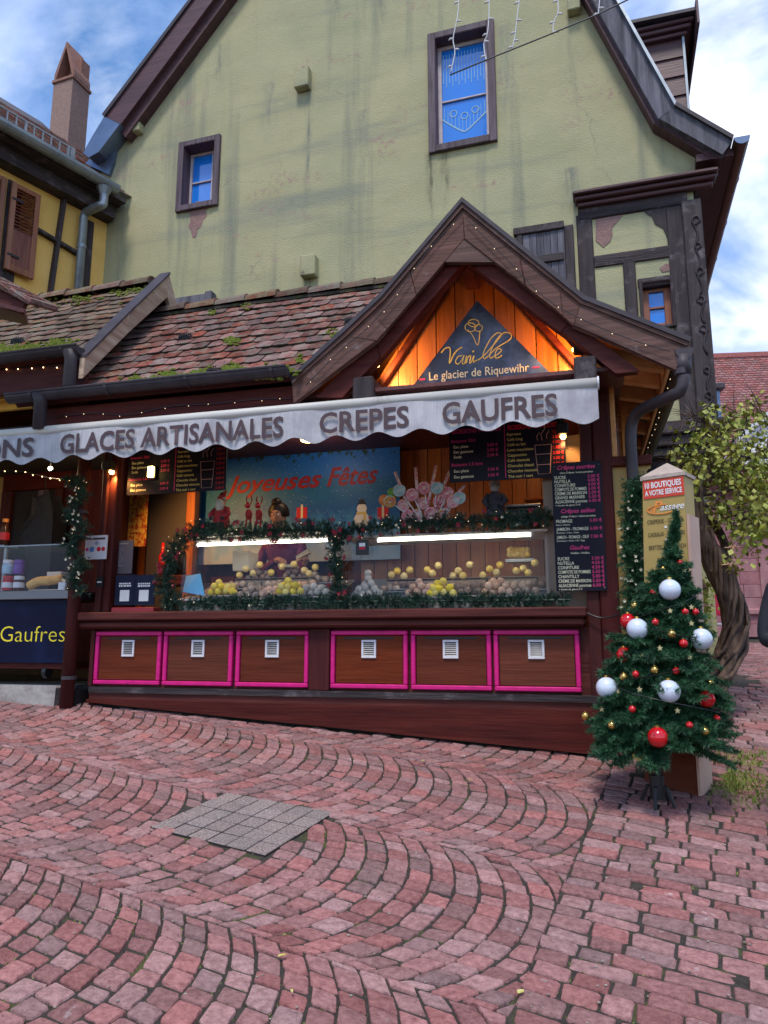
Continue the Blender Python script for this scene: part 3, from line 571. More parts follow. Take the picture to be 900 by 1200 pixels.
# ------------------------------------------------------------------ icicle lights and cable in front of the gable
m_cable = M('grey_cable', (.10, .09, .10), .6); m_ice = M('white_icicle_cable', (.62, .60, .62), .5)
cbl = spline([(735, -4), (700, 12), (650, 35), (600, 58), (527, 88)], 6); fr1 = GF
MB().tube([GF.at(x.x, x.y, -.9) for x in [Vector((a, b, 0)) for a, b in ((760, -16), (735, 0), (700, 17), (640, 42), (580, 66), (527, 88))]], .009, 5).top('overhead_cable', m_cable, 'thin dark cable slanting across the gable in front of the tall window', 'cable', GF, smooth=True)
for nm, pts, lab in (('a', [(538, -6), (536, 20), (531, 45), (533, 62), (528, 85)], 'white icicle light string hanging over the left half of the tall window'), ('b', [(573, -6), (573, 18), (571, 40), (567, 52), (570, 73)], 'white icicle light string hanging by the right edge of the tall window'), ('c', [(609, -6), (606, 20), (604, 38), (602, 50), (600, 57)], 'white icicle light string third from the left, just right of the tall window'), ('d', [(653, -6), (654, 14), (649, 26), (648, 40)], 'short white icicle light string hanging farthest right before the barge board'), ('e', [(703, -6), (702, 8), (701, 16)], 'tiny white light string end hanging at the right barge board')):
    P = [GF.at(x, y, -.88) for x, y in pts]; t = thing('icicle_light_string', lab, 'string lights', GF, P[0], 'icicle strings hanging before the gable')
    sp_ = spline(P, 5); MB().tube(sp_, .007, 5).part('cable', m_ice, t, smooth=True)
    for i in range(2, len(sp_), 4):
        c = sp_[i]; s = 1 if (i//4) % 2 else -1; MB().tube([c, (c[0]+s*.03, c[1]-.01, c[2]-.005), (c[0]+s*.055, c[1]-.01, c[2]-.02)], [.009, .012, .008], 5).part('bulb', m_ice, t, smooth=True)
# ------------------------------------------------------------------ yellow timbered house
yh = thing('yellow_house', 'yellow half timbered house with mahogany shutters and zinc gutter at left', 'house', YF, (0, 0, 1))
def ya(px, py, b=0): p = YF.at(px, py, b); return (p[0], p[2])
MB().prism([(-4.5, 1), (.3, 1), (.3, 7.75), (-4.5, 7.75)], 0, .3).part('wall', m_ylw, yh)
MB().prism([(-4.5, 1), (-4.4, 1), (-4.4, 7.7), (-4.5, 7.7)], .3, 5).part('side_wall', m_ylw, yh)
g0, g1 = YF.at(0, 140, -.48), YF.at(136, 224, -.48)
zg = (g0[2]+g1[2])/2; ge = g1[0]
MB().box(-4.7, ge+.22, -.42, .6, zg-.10, zg-.04).part('soffit', m_darkx, yh); MB().box(-4.7, ge+.2, -.12, .02, zg-.30, zg-.103).part('wall_plate', m_darkx, yh); MB().box(-4.7, ge+.18, -.22, -.123, zg-.3, zg-.103).part('eave_moulding', m_darkx, yh)
n = 8; prof = [(-.50-.10*cos(pi*i/n), zg-.10*sin(pi*i/n)) for i in range(n+1)]
mb = MB(); vs_ = [(a, b, z) for a in (-4.7, ge) for b, z in prof]; mb.add(vs_, [(i, i+1, i+n+2, i+n+1) for i in range(n)] + [tuple(range(n+1)), tuple(range(n+1, 2*n+2))[::-1]]); mb.part('gutter', m_zinc, yh)
for a in (-4, -3.3, -2.6, -1.9, -1.2, -.7):
    mb = MB(); pr2 = [(-.50-.107*cos(pi*i/n), zg-.107*sin(pi*i/n)) for i in range(n+1)]; mb.add([(a+d, b, z) for d in (0, .03) for b, z in pr2], [(i, i+1, i+n+2, i+n+1) for i in range(n)] + [tuple(range(n+1)), tuple(range(n+1, 2*n+2))[::-1]]); mb.part('gutter_joint', m_zinc, yh)
dp = [YF.at(122, 222, -.48), YF.at(121, 238, -.48), YF.at(117, 241, -.44), YF.at(101, 249, -.15), YF.at(98, 256, -.1)]; P = list(dp); P.append((P[-1][0], -.1, 4.5))
MB().tube(spline(P[:5], 5)+[Vector(P[5])], .062, 10).part('downpipe', m_zinc, yh, smooth=True); c = P[-1]
MB().tube([(c[0], -.1, YF.at(97, 292, -.1)[2]), (c[0], -.1, YF.at(97, 292, -.1)[2]+.05)], .07, 10).part('pipe_clip', m_zinc, yh)
MB().tube([(P[0][0], -.48, P[0][2]+.02), (P[0][0], -.48, P[0][2]-.1)], [.11, .06], 10).part('gutter_outlet', m_zinc, yh)
def yb(pts, wd, name='timber', mat=m_darkz, d=.03):
    q = [YF.at(x, y, -d) for x, y in pts]; return MB().beam(q[0], q[1], .05, wd, (0, 1, 0)).part(name, mat, yh, bevel=.008)
def yboxp(x0, y0, x1, y1, d0, d1, mat, name, parent=None, bevel=.008, zz=None):
    a0_, zt0 = ya(x0, y0, -d1); a1_, _ = ya(x1, y1, -d1); _, zb0 = ya(x0, zz or y1, -d1); return MB().box(a0_, a1_, -d1, -d0, zb0, zt0).part(name, mat, parent or yh, bevel=bevel)
yb([(75, 228), (54, 372)], .13); yb([(40, 268), (94, 300)], .12); p = YF.at(104, 280, -.025); MB().box(p[0]-.09, p[0]+.07, -.035, .0, 3, zg-.4).part('timber', m_darkz, yh, bevel=.01)
p = YF.at(12, 280, -.02); MB().box(p[0]-.1, p[0]+.1, -.03, .0, 3, zg-.4).part('timber', m_darkz, yh, bevel=.01)
# shutters: one leaf folded open against the wall, another further left
def shutter(a0, a1, z0, z1, d):
    f = MB(); r = .07; f.box(a0, a0+r, -d-.05, -d, z0, z1).box(a1-r, a1, -d-.05, -d, z0, z1).box(a0+r, a1-r, -d-.048, -d, z1-r, z1).box(a0+r, a1-r, -d-.048, -d, z0, z0+r*1.3)
    s = f.part('shutter', m_orw, yh, bevel=.006); zm = z0+(z1-z0)*.48
    MB().box(a0+r, a1-r, -d-.035, -d-.01, z0+r*1.3, zm).part('panel', m_shut, s)
    k = 12
    for i in range(k):
        z = zm+(z1-r-zm)*i/k; h = (z1-r-zm)/k; MB().hexa([(a0+r, -d-.045, z), (a1-r, -d-.045, z), (a1-r, -d-.037, z), (a0+r, -d-.037, z), (a0+r, -d-.012, z+h*.9), (a1-r, -d-.012, z+h*.9), (a1-r, -d-.004, z+h*.9), (a0+r, -d-.004, z+h*.9)]).part('slat', m_shut, s)
    MB().box(a0+r*.2, a0+r*2.5, -d-.058, -d-.05, z0+.2, z0+.23).box(a0+r*.2, a0+r*2.5, -d-.058, -d-.05, z1-.26, z1-.23).part('hinge', m_black, s)
a0, zt0 = ya(15, 212, -.1); a1, _ = ya(48, 230, -.1); _, z0 = ya(15, 318, -.1); shutter(a0, a1, z0, zt0, .06)
a2, _ = ya(-30, 200, -.1); a3, _ = ya(11, 205, -.1); shutter(a2, a3-.02, z0, zt0, .05)
# roof with tiles, snow guard and chimney
rs = lambda b: zg+.03+(b+.42)*.9
MB().slab([(-4.8, -.47, rs(-.47)), (ge-.05, -.47, rs(-.47)), (ge+.4, 2.6, rs(2.6)), (-4.8, 2.6, rs(2.6))], -.08).part('roof', m_gut, yh)

m_tile = M('clay_roof_tile', (.112, .036, .028), .9, (.245, .076, .054), 12, bump=.6, bscale=60, rand=.38, dirt=(.17, .15, .115), dscale=11, dlo=.46, dhi=.66)
m_tile_l = M('mossy_clay_roof_tile', (.095, .038, .026), .9, (.18, .075, .045), 12, bump=.6, bscale=60, rand=.35, dirt=(.15, .12, .075), dscale=10, dlo=.42, dhi=.6)
mb = MB()
for i in range(16):
    b = -.4+i*.14
    for j in range(34):
        a = -4.7+.15*j+(.075 if i % 2 else 0); z = rs(b)+random.uniform(0, .01); mb.hexa([(a, b, z+.01), (a+.14, b, z+.01), (a+.14, b+.2, z+.15), (a, b+.2, z+.15), (a, b, z+.03), (a+.14, b, z+.03), (a+.14, b+.2, z+.17), (a, b+.2, z+.17)])
mb.part('roof_tiles', m_tile, yh, kind='stuff')
mb = MB(); q0, q1 = YF.at(-20, 108, -.25), YF.at(87, 182, -.25); zt_ = (q0[2]+q1[2])/2+.02; zb_ = rs(-.25)+.02
for z in (zt_, zb_+.02): mb.beam((-4, -.25, z), (q1[0], -.25, z), .018, .018)
mb.part('snow_guard_rail', m_zinc, yh)
k = 0; a = -3.4
while a < q1[0]:
    MB().box(a, a+(.03 if k % 5 == 0 else .014), -.262, -.238, zb_-.04, zt_).part('snow_guard_bar', m_zinc, yh); a += .125; k += 1
MB().box(q1[0]-.06, q1[0], -.27, -.23, zb_-.06, zt_+.01).part('snow_guard_bar', m_zinc, yh)
m_chim = M('pink_chimney_render', (.24, .15, .125), .9, (.32, .20, .165), 20, bump=.5, bscale=90); m_chim2 = M('chimney_brick', (.22, .10, .075), .9, (.30, .15, .11), 24, bump=.5)
CF = Frame(-5.03, 12.0, 20)
def remap(mb, fa, fb): mb.v = [(*fb.local(*fa.world(a, b, z)[:2]), z) for a, b, z in mb.v]; return mb
ztop = CF.at(84, 92, 0)[2]; c0 = CF.at(62, 110, 0)[0]; c1 = CF.at(84, 110, 0)[0]; cd = .44; zpk = CF.at(73, 50, 0)[2]; cm = (c0+c1)/2
ch = remap(MB().box(c0, c1, 0, cd, 7, ztop), CF, YF).part('chimney', m_chim, yh)
remap(MB().box(c0-.03, c1+.03, -.03, cd+.03, ztop, ztop+.07), CF, YF).part('chimney_ledge', m_chim2, ch, bevel=.01)
hood = [(c0, ztop+.07), (c0+.03, ztop+.07), (cm, zpk-.13), (c1-.03, ztop+.07), (c1, ztop+.07), (c1, ztop+.2), (cm, zpk), (c0, ztop+.2)]
remap(MB().prism(hood, 0, cd).box(c0+.04, c1-.04, cd*.5, cd, ztop+.07, zpk-.25), CF, YF).part('chimney_hood', m_chim2, ch)
mb = MB()
for i in range(7): mb.box(c1-.002, c1+.014, .02+.06*i, .05+.06*i, ztop+.09, ztop+.17)
remap(mb, CF, YF).part('chimney_brickwork', m_chim, ch)

# ------------------------------------------------------------------ the kiosk
A0, A1, ZC = -2.42, 2.17, 1.605
ks = thing('kiosk', 'red brown wooden ice cream kiosk with tiled roof and fairy lit gable', 'kiosk', KF, (0, 0, .7))
def gk(a, b=0): x, y, _ = KF.world(a, b, 0); return gz(x, y)
def kp(px, py, b=0): p = KF.at(px, py, b); return (p[0], p[2])
# counter front
c0, c1 = -2.5, 1.95
MB().box(c0, c1, -.13, .9, ZC-.075, ZC).part('counter_top', m_redx, ks, bevel=.012)
MB().box(c0+.02, c1-.01, -.10, .5, ZC-.145, ZC-.078).part('counter_moulding', m_redx, ks, bevel=.02)
MB().box(-2.36, 2.0, .03, .12, .95, ZC-.146).part('counter_front', m_redx, ks)
MB().prism([(-2.34, .905), (2.02, .905), (2.02, .955), (-2.34, .955)], -.03, .1).part('lower_rail', m_darkx, ks, bevel=.01)
zr = .835
MB().prism([(-2.34, zr), (2.04, zr), (2.04, .902), (-2.34, .902)], -.012, .1).part('lower_rail', m_redx, ks, bevel=.004)
MB().prism([(-2.36, gk(-2.36)+.03), (2.06, gk(2.06)+.02), (2.06, zr+.012), (-2.36, zr+.012)], -.03, .1).part('baseboard', m_redx, ks, bevel=.008)
MB().prism([(-2.36, gk(-2.36)-.2), (2.06, gk(2.06)-.2), (2.06, gk(2.06)+.1), (-2.36, gk(-2.36)+.1)], .06, .12).part('plinth', m_dark, ks)
def box4(mb, a0, a1, z0, z1, b0, b1, t): return mb.box(a0, a1, b0, b1, z1-t, z1).box(a0, a1, b0, b1, z0, z0+t).box(a0, a0+t, b0+.001, b1, z0+t, z1-t).box(a1-t, a1, b0+.001, b1, z0+t, z1-t)
m_grille = M('worn_steel_grille', (.26, .25, .26), .5, (.38, .37, .38), 12, metal=.5)
for i, (x0, x1) in enumerate(((112, 189), (192, 273), (277, 362), (388, 478), (482, 576), (579, 680))):
    a0 = kp(x0, 770)[0]; a1 = kp(x1, 770)[0]; z0, z1 = .977, 1.437
    pn = MB().box(a0+.04, a1-.04, .0, .05, z0+.04, z1-.04).part('counter_panel', m_pan, ks, bevel=.004)
    box4(MB(), a0, a1, z0, z1, -.022, .03, .036).part('pink_frame', m_pink, pn, bevel=.007)
    am = (a0+a1)/2; MB().box(am-.2*(a1-a0)/.62, am+.2*(a1-a0)/.62, -.006, .01, z1-.068, z1-.054).part('slot', m_black, pn)
    v0, v1 = z1-.20, z1-.085; mb = MB(); box4(mb, am-.062, am+.062, v0-.02, v1+.01, -.014, .0, .018); mb.part('vent_frame', m_white, pn, bevel=.003)
    mb = MB()
    for k in range(7): z = v0+(v1-.01-v0)*k/7; mb.hexa([(am-.046, -.012, z), (am+.046, -.012, z), (am+.046, -.010, z), (am-.046, -.010, z), (am-.046, -.006, z+.008), (am+.046, -.006, z+.008), (am+.046, -.004, z+.008), (am-.046, -.004, z+.008)])
    mb.part('vent', m_grille, pn); MB().box(am-.05, am+.05, -.0025, -.0005, v0-.004, v1-.004).part('vent_back', m_black, pn)
MB().box(kp(363, 770)[0], kp(387, 770)[0], -.03, .03, .957, ZC-.147).part('stile', m_redz, ks, bevel=.006)
MB().box(-2.36, kp(111, 770)[0], -.025, .03, .957, ZC-.147).part('stile', m_redz, ks, bevel=.006)
# posts
MB().box(-2.36, -2.30, -.01, .15, ZC+.002, 3.3).box(-2.36, -2.30, .0, .15, .7, ZC-.15).part('post', m_redz, ks, bevel=.008)
MB().box(-2.296, -2.225, .02, .14, ZC+.002, 3.3).part('post', m_redz, ks, bevel=.006)
MB().box(1.955, 2.05, -.02, .12, gk(2.0)+.03, 3.35).part('post', m_redz, ks, bevel=.008); MB().box(2.053, 2.19, -.035, .13, gk(2.1)+.02, 3.40).part('post', m_redz, ks, bevel=.01)
# walls inside
BK = 1.62
zf = .95
MB().box(-3.1, 2.4, .16, BK+.3, .75, zf).part('floor', m_dark, ks)
n = 38
for i in range(n):
    a0 = -3.1+5.55*i/n; MB().box(a0+.004, a0+5.55/n-.004, BK+random.uniform(0, .008), BK+.03, zf, 3.6).part('wall_plank', m_orz if (i > 18 or i < 6) else m_redz, ks)
MB().box(-3.12, 2.45, BK+.031, BK+.08, zf, 4.6).part('rear_wall', m_dark, ks)
MB().hexa([(-2.36, .16, .6), (-2.33, .16, .6), (-3.02, BK, .6), (-3.06, BK, .6), (-2.36, .16, 3.5), (-2.33, .16, 3.5), (-3.02, BK, 3.5), (-3.06, BK, 3.5)]).part('side_wall', m_redz, ks); 
MB().box(-3.1, 2.3, .0, BK, 3.36, 3.40).part('ceiling', m_redy, ks)
MB().box(2.05, 2.13, .13, BK, 1.5, 3.35).part('side_lining', m_orz, ks)
# header beams and fascia
MB().box(-2.36, 2.19, -.06, .10, 3.20, 3.355).part('header_beam', m_redx, ks, bevel=.01)
MB().box(-2.75, -.2, -.52, -.46, 3.22, 3.39).part('fascia', m_redx, ks, bevel=.008)
MB().box(-2.75, 2.3, -.45, -.06, 3.30, 3.33).part('eave_soffit', m_redy, ks)
# main roof
ZE, BE, BR, ZR = 3.44, -.60, .66, 4.76; slope = (ZR-ZE)/(BR-BE)
def roofz(b): return ZE + (b-BE)*slope
MB().slab([(-2.88, BE, ZE), (-.22, BE, ZE), (1.0, BR, ZR), (-2.88, BR, ZR)], -.05).part('roof_deck', m_redx, ks)
MB().slab([(-2.88, BR, ZR), (1.0, BR, ZR), (-.3, 2.6, ZR-1.6), (-2.88, 2.6, ZR-1.6)], -.05).part('roof_deck', m_redx, ks)
m_edge = M('shadow_line_tile_edge', (.030, .022, .018), .95, (.06, .05, .03), 30)  # butt faces darkened to draw the shadow line under each tile row
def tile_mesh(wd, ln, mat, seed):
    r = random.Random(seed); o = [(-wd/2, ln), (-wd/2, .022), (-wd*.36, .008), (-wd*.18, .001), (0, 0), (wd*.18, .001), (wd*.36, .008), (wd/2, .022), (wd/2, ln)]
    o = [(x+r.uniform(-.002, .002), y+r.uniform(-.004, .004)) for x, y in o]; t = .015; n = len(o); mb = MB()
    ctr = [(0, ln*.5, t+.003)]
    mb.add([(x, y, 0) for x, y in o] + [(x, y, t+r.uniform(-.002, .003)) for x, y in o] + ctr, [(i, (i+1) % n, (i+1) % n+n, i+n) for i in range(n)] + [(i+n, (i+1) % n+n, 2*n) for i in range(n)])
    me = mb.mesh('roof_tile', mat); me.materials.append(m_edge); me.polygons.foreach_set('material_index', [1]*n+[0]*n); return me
def gable_edge(side, z):      # a of the gable's outer rake at height z
    for (a0_, z0_), (a1_, z1_) in zip(RK[side], RK[side][1:]):
        if z1_ <= z <= z0_: return a0_+(a1_-a0_)*(z0_-z)/(z0_-z1_)
    return RK[side][-1][0]
GB = -.58
RK = {-1: [kp(542, 239, GB), kp(448, 350, GB), kp(401, 394, GB), kp(343, 447, GB)], 1: [kp(542, 239, GB), kp(642, 320, GB), kp(683, 353, GB), kp(807, 402, GB)]}
def tiles(root, a0, a1, wd, rows, bE, bR, fz, mat, lim=None, ang=None):
    ms = [tile_mesh(wd*.98, .36, mat, s) for s in range(4)]; ang = math.atan((fz(bR)-fz(bE))/(bR-bE))
    for i in range(rows):
        b = bE-.03+(bR-bE-.05)*i/rows; z = fz(b)+.030; a = a0+(wd/2 if i % 2 else 0)
        while a < a1:
            if lim is None or a < lim(z)+.04:
                o = bpy.data.objects.new('roof_tile', random.choice(ms)); COL.objects.link(o); o.parent = root; bs = BASE[root.name]
                o.location = (a-bs[0]+random.uniform(-.005, .005), b-bs[1]+random.uniform(-.008, .006), z-bs[2]+random.uniform(.0, .006)); o.rotation_euler = (ang-.105+random.uniform(-.02, .02), random.uniform(-.02, .02), random.uniform(-.025, .025))
            a += wd
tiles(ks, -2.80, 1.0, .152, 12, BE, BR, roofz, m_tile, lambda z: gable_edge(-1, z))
a = -2.3
while a < .55:
    l = .34; dz = random.uniform(-.012, .014); n = 8; vs_ = []
    for aa, r in ((a, .095), (a+l+.03, .118)):
        for k in range(n+1): vs_.append((aa, BR+r*1.1*cos(pi*k/n), ZR-.01+dz+r*sin(pi*k/n)))
    MB().add(vs_, [(k, k+1, n+2+k, n+1+k) for k in range(n)] + [tuple(range(n+1))[::-1], tuple(range(n+1, 2*n+2))]).part('ridge_tile', m_tile_l, ks, bevel=.004); a += l
MB().box(-2.35, .6, BR-.1, BR+.1, ZR-.05, ZR-.02).part('ridge_mortar', m_joint, ks)
def vent_tile(root, px, py, fz, bE, sl, mat):
    b = bE
    for _ in range(40): b += (KF.at(px, py, b)[2]-fz(b)-.04)*-.0 if False else 0
    lo, hi = bE, bE+1.3
    for _ in range(40):
        m_ = (lo+hi)/2
        if KF.at(px, py, m_)[2] > fz(m_)+.05: lo = m_
        else: hi = m_
    p = KF.at(px, py, lo); mb = MB(); n = 8; vs_ = []
    for bb, r in ((p[1]-.03, .075), (p[1]+.16, .02)):
        for k in range(n+1): vs_.append((p[0]+r*cos(pi*k/n), bb, fz(bb)+.035+r*.9*sin(pi*k/n)))
    mb.add(vs_, [(k, k+1, n+2+k, n+1+k) for k in range(n)]); o = mb.part('vent_tile', mat, root, smooth=True)
    mb = MB(); 
    for k in range(7): x = p[0]-.06+.02*k; mb.box(x-.003, x+.003, p[1]-.034, p[1]-.028, fz(p[1]-.03)+.05, fz(p[1]-.03)+.055+.07*sqrt(max(0, 1-((x-p[0])/.075)**2)))
    mb.part('vent_grille', m_black, o)
    MB().box(p[0]-.066, p[0]+.066, p[1]-.02, p[1]-.015, fz(p[1])+.04, fz(p[1])+.085).part('vent_throat', m_dark, o)
for q in ((218, 396), (252, 437), (413, 377)): vent_tile(ks, *q, roofz, BE, slope, m_tile)
# moss cushions on the lower courses
def mossy(root, pts, fz, bE, nm):
    mb = MB()
    for px, py, rx, cnt in pts:
        for _ in range(int(cnt*4.5)):
            x = random.gauss(px, rx); y = random.gauss(py, 3); lo, hi = bE-.05, bE+1.3
            for _ in range(24):
                m_ = (lo+hi)/2
                if KF.at(x, y, m_)[2] > fz(m_)+.062: lo = m_
                else: hi = m_
            p = KF.at(x, y, lo); r = random.uniform(.008, .024); mb.ball((p[0], p[1], p[2]-.008), r, 5, 3, (1.3, 1.2, .7))
    mb.part('moss', m_moss, root, kind='stuff')
mossy(ks, [(235, 441, 12, 70), (262, 437, 12, 60), (310, 437, 10, 45), (272, 399, 4, 9), (272, 431, 5, 14), (165, 447, 10, 26), (205, 441, 14, 26), (330, 434, 8, 14), (390, 389, 4, 3), (350, 420, 4, 3), (250, 363, 4, 3), (290, 357, 5, 2)], roofz, BE, 'm')
# gutter of the main roof
def kgutter(root, a0, a1, b, z, r=.062, mat=None):
    n = 8; pr = [(b-r*cos(pi*i/n), z-r*sin(pi*i/n)*1.05) for i in range(n+1)]; vs_ = [(a, bb, zz) for a in (a0, a1) for bb, zz in pr]
    o = MB().add(vs_, [(i, i+1, i+n+2, i+n+1) for i in range(n)] + [tuple(range(n+1)), tuple(range(n+1, 2*n+2))[::-1]]).part('gutter', mat or m_gut, root)
    MB().tube([(a0, b-r, z+.004), (a1, b-r, z+.004)], .011, 6).part('gutter_bead', mat or m_gut, o)
    a = a0+.25
    while a < a1:
        q = [(b-(r+.007)*cos(pi*i/n), z-(r+.007)*sin(pi*i/n)*1.05) for i in range(n+1)]; MB().add([(a+d, bb, zz) for d in (0, .028) for bb, zz in q], [(i, i+1, i+n+2, i+n+1) for i in range(n)] + [tuple(range(n+1)), tuple(range(n+1, 2*n+2))[::-1]]).part('gutter_joint', mat or m_gut, o); a += .75
kgutter(ks, -2.88, -.24, BE-.07, 3.475)
p = KF.at(47, 480, BE-.07); MB().tube([(p[0], p[1], 3.46), (p[0], p[1], 3.40), (p[0]-.01, p[1]+.02, 3.16)], [.085, .055, .055], 10).part('gutter_outlet', m_gut, ks, smooth=True)
# the cross gable: barge boards, capping, inner rafters, soffits
def poly_strip(o, i, b0, b1, mat, name, bevel=.006): return MB().prism([*o, *reversed(i)], b0, b1).part(name, mat, ks, bevel=bevel)
BI = {-1: [kp(544, 279, GB), kp(460, 378, GB), kp(441, 399, GB), kp(345, 471, GB)], 1: [kp(544, 279, GB), kp(654, 365, GB), kp(672, 381, GB), kp(791, 432, GB)]}
apexO, apexI = RK[-1][0], BI[-1][0]
for s in (-1, 1):
    o, i = RK[s], BI[s]
    mid = lambda t, q, r: (q[0]+(r[0]-q[0])*t, q[1]+(r[1]-q[1])*t)
    oo = [apexO, mid(.98, o[0], o[1]), o[2]] if s == -1 else [apexO, o[1], o[2]]
    ii = [apexI, i[1], i[2]]
    # upper board in lengths, lower flared board
    P_, Q_ = o[0], o[2]; R_, T_ = i[0], i[2]
    for k in range(3):
        t0, t1 = k/3+.002, (k+1)/3-.002
        def oc(t): return mid(t*2, o[0], o[1]) if t < .5 else mid(t*2-1, o[1], o[2])
        def ic(t): return mid(t*2, i[0], i[1]) if t < .5 else mid(t*2-1, i[1], i[2])
        ts = [t0+(t1-t0)*j/4 for j in range(5)]
        poly_strip([oc(t) for t in ts], [ic(t) for t in ts], GB, GB+.045, m_barge, 'barge_board')
    poly_strip([o[2], o[3]], [i[2], i[3]], GB-.004, GB+.045, m_barge, 'barge_board')
    up_ = [(q[0]+s*.018, q[1]+.028) for q in o]; up_[0] = (o[0][0], o[0][1]+.04)
    for k in range(3): poly_strip([up_[k], up_[k+1]], [o[k], o[k+1]], GB-.035, GB+.12, m_gut, 'roof_edge_capping', 0)
    # upper fillet board just under the capping
    fo = [(q[0]*.86+w[0]*.14, q[1]*.86+w[1]*.14) for q, w in zip(o, i)]
    for k in range(3): poly_strip([o[k], o[k+1]], [fo[k], fo[k+1]], GB-.02, GB-.002, m_barge, 'fillet_board', .004)
    # inner rafter board and soffit running back to the boarded front
    if s == -1: ro, ri = [i[0], kp(441, 396, GB+.1), kp(375, 466, GB+.1)], [kp(548, 306, GB+.1), kp(447, 420, GB+.1), kp(402, 466, GB+.1)]
    else: ro, ri = [i[0], kp(668, 378, GB+.1), kp(747, 436, GB+.1)], [kp(542, 306, GB+.1), kp(658, 390, GB+.1), kp(722, 438, GB+.1)]
    for k in range(2): poly_strip([ro[k], ro[k+1]], [ri[k], ri[k+1]], GB+.07, GB+.15, m_redx, 'rafter', .008)
    for k in range(3):
        q0, q1 = o[k], o[k+1]; dq = (s*-.01, -.07)
        MB().slab([(q0[0], GB+.05, q0[1]-.03), (q1[0], GB+.05, q1[1]-.03), (q1[0], 2.75, q1[1]-.03), (q0[0], 2.75, q0[1]-.03)], .03*s).part('soffit_board', m_ory, ks)
        MB().slab([(up_[k][0], GB+.1, up_[k][1]), (up_[k+1][0], GB+.1, up_[k+1][1]), (up_[k+1][0], 2.75, up_[k+1][1]), (up_[k][0], 2.75, up_[k][1])], .02*s).part('roof_slope', m_tile_l, ks)
# small wedge filling the apex
MB().prism([apexI, kp(585, 306, GB), kp(522, 306, GB)], GB+.004, GB+.05).part('apex_board', m_barge, ks, bevel=.005)
# boarded gable front (tympanum)
TB = .02; zb = 3.40
tl = [(.30, zb), (1.142, 4.60), (2.02, zb)]
n = 12
def tz(a): return zb+(a-tl[0][0])/(tl[1][0]-tl[0][0])*(tl[1][1]-zb) if a < tl[1][0] else zb+(tl[2][0]-a)/(tl[2][0]-tl[1][0])*(tl[1][1]-zb)
for i in range(n):
    a0 = .15+2.0*i/n; a1 = .15+2.0*(i+1)/n; q = [(a0+.004, zb-.1), (a1-.004, zb-.1), (a1-.004, max(tz(a1)+.18, zb)), (a0+.004, max(tz(a0)+.18, zb))]
    if i == int((1.142-.15)/2*n): q.insert(3, (1.142, 4.7))
    MB().prism(q, TB+random.uniform(0, .006), TB+.03).part('gable_plank', m_orz, ks)
MB().box(.28, 2.02, -.06, TB-.001, zb-.10, zb+.055).part('tie_beam', m_redx, ks, bevel=.01)
for s, e in ((-1, tl[0]), (1, tl[2])): MB().beam((e[0]-s*.0, -.03, e[1]+.03), (1.142, -.03, 4.66), .05, .075, (0, 1, 0)).part('inner_rafter', m_redx, ks, bevel=.006)
# ridge beam and purlin ends
MB().prism([(1.142-.075, 4.45), (1.142-.055, 4.30), (1.142+.055, 4.30), (1.142+.075, 4.45)], GB+.16, .6).part('ridge_beam', m_redy, ks, bevel=.012)
for x0, x1, y0, y1 in ((413, 437, 442, 470), (672, 700, 418, 449)):
    p = kp(x0, y0, GB+.06); q = kp(x1, y1, GB+.06); MB().box(p[0], q[0], GB+.06, .1, q[1]-.04, p[1]).part('purlin_end', m_darkz, ks, bevel=.012)
# right flank: eave rafters, skewed side wall, ochre board, window, rail
for b in (-.30, .05, .45, .9, 1.4, 1.95, 2.5):
    MB().hexa([(2.12, b, 3.42), (2.585, b, 3.31), (2.585, b+.07, 3.31), (2.12, b+.07, 3.42), (2.12, b, 3.56), (2.585, b, 3.42), (2.585, b+.07, 3.42), (2.12, b+.07, 3.56)]).part('eave_rafter', m_pineb, ks, bevel=.006)
MB().box(2.59, 2.615, GB+.05, 2.75, 3.29, 3.40).part('side_fascia', m_pineb, ks, bevel=.004)
kb = (.0, 2.75)
def side(b): return 2.2+b*.155
mb = MB(); mb.hexa([(side(.12), .12, 2.78), (side(.12)+.04, .12, 2.78), (side(2.7)+.04, 2.7, 2.78), (side(2.7), 2.7, 2.78), (side(.12), .12, 3.45), (side(.12)+.04, .12, 3.45), (side(2.7)+.04, 2.7, 3.45), (side(2.7), 2.7, 3.45)]); mb.part('side_glazing', m_pane if False else m_glass, ks)
MB().hexa([(side(.12), .12, .4), (side(.12)+.04, .12, .4), (side(2.7)+.04, 2.7, .4), (side(2.7), 2.7, .4), (side(.12), .12, 2.74), (side(.12)+.04, .12, 2.74), (side(2.7)+.04, 2.7, 2.74), (side(2.7), 2.7, 2.74)]).part('side_wall', m_beige, ks)
MB().box(2.195, 2.235, .0, .11, 2.76, 3.40).part('window_post', m_pineb, ks, bevel=.005)
for b in (.8, 1.6, 2.4): MB().box(side(b), side(b)+.05, b, b+.06, 2.76, 3.42).part('window_post', m_pineb, ks, bevel=.005)
MB().box(2.14, 2.48, -.03, .115, 2.68, 2.755).part('side_rail', m_redx, ks, bevel=.006)
za = gk(2.3)
MB().prism([(2.192, gk(2.19)+.01), (2.47, gk(2.47)-.02), (2.47, 2.678), (2.192, 2.678)], .02, .07).part('ochre_board', m_beige, ks, bevel=.004)
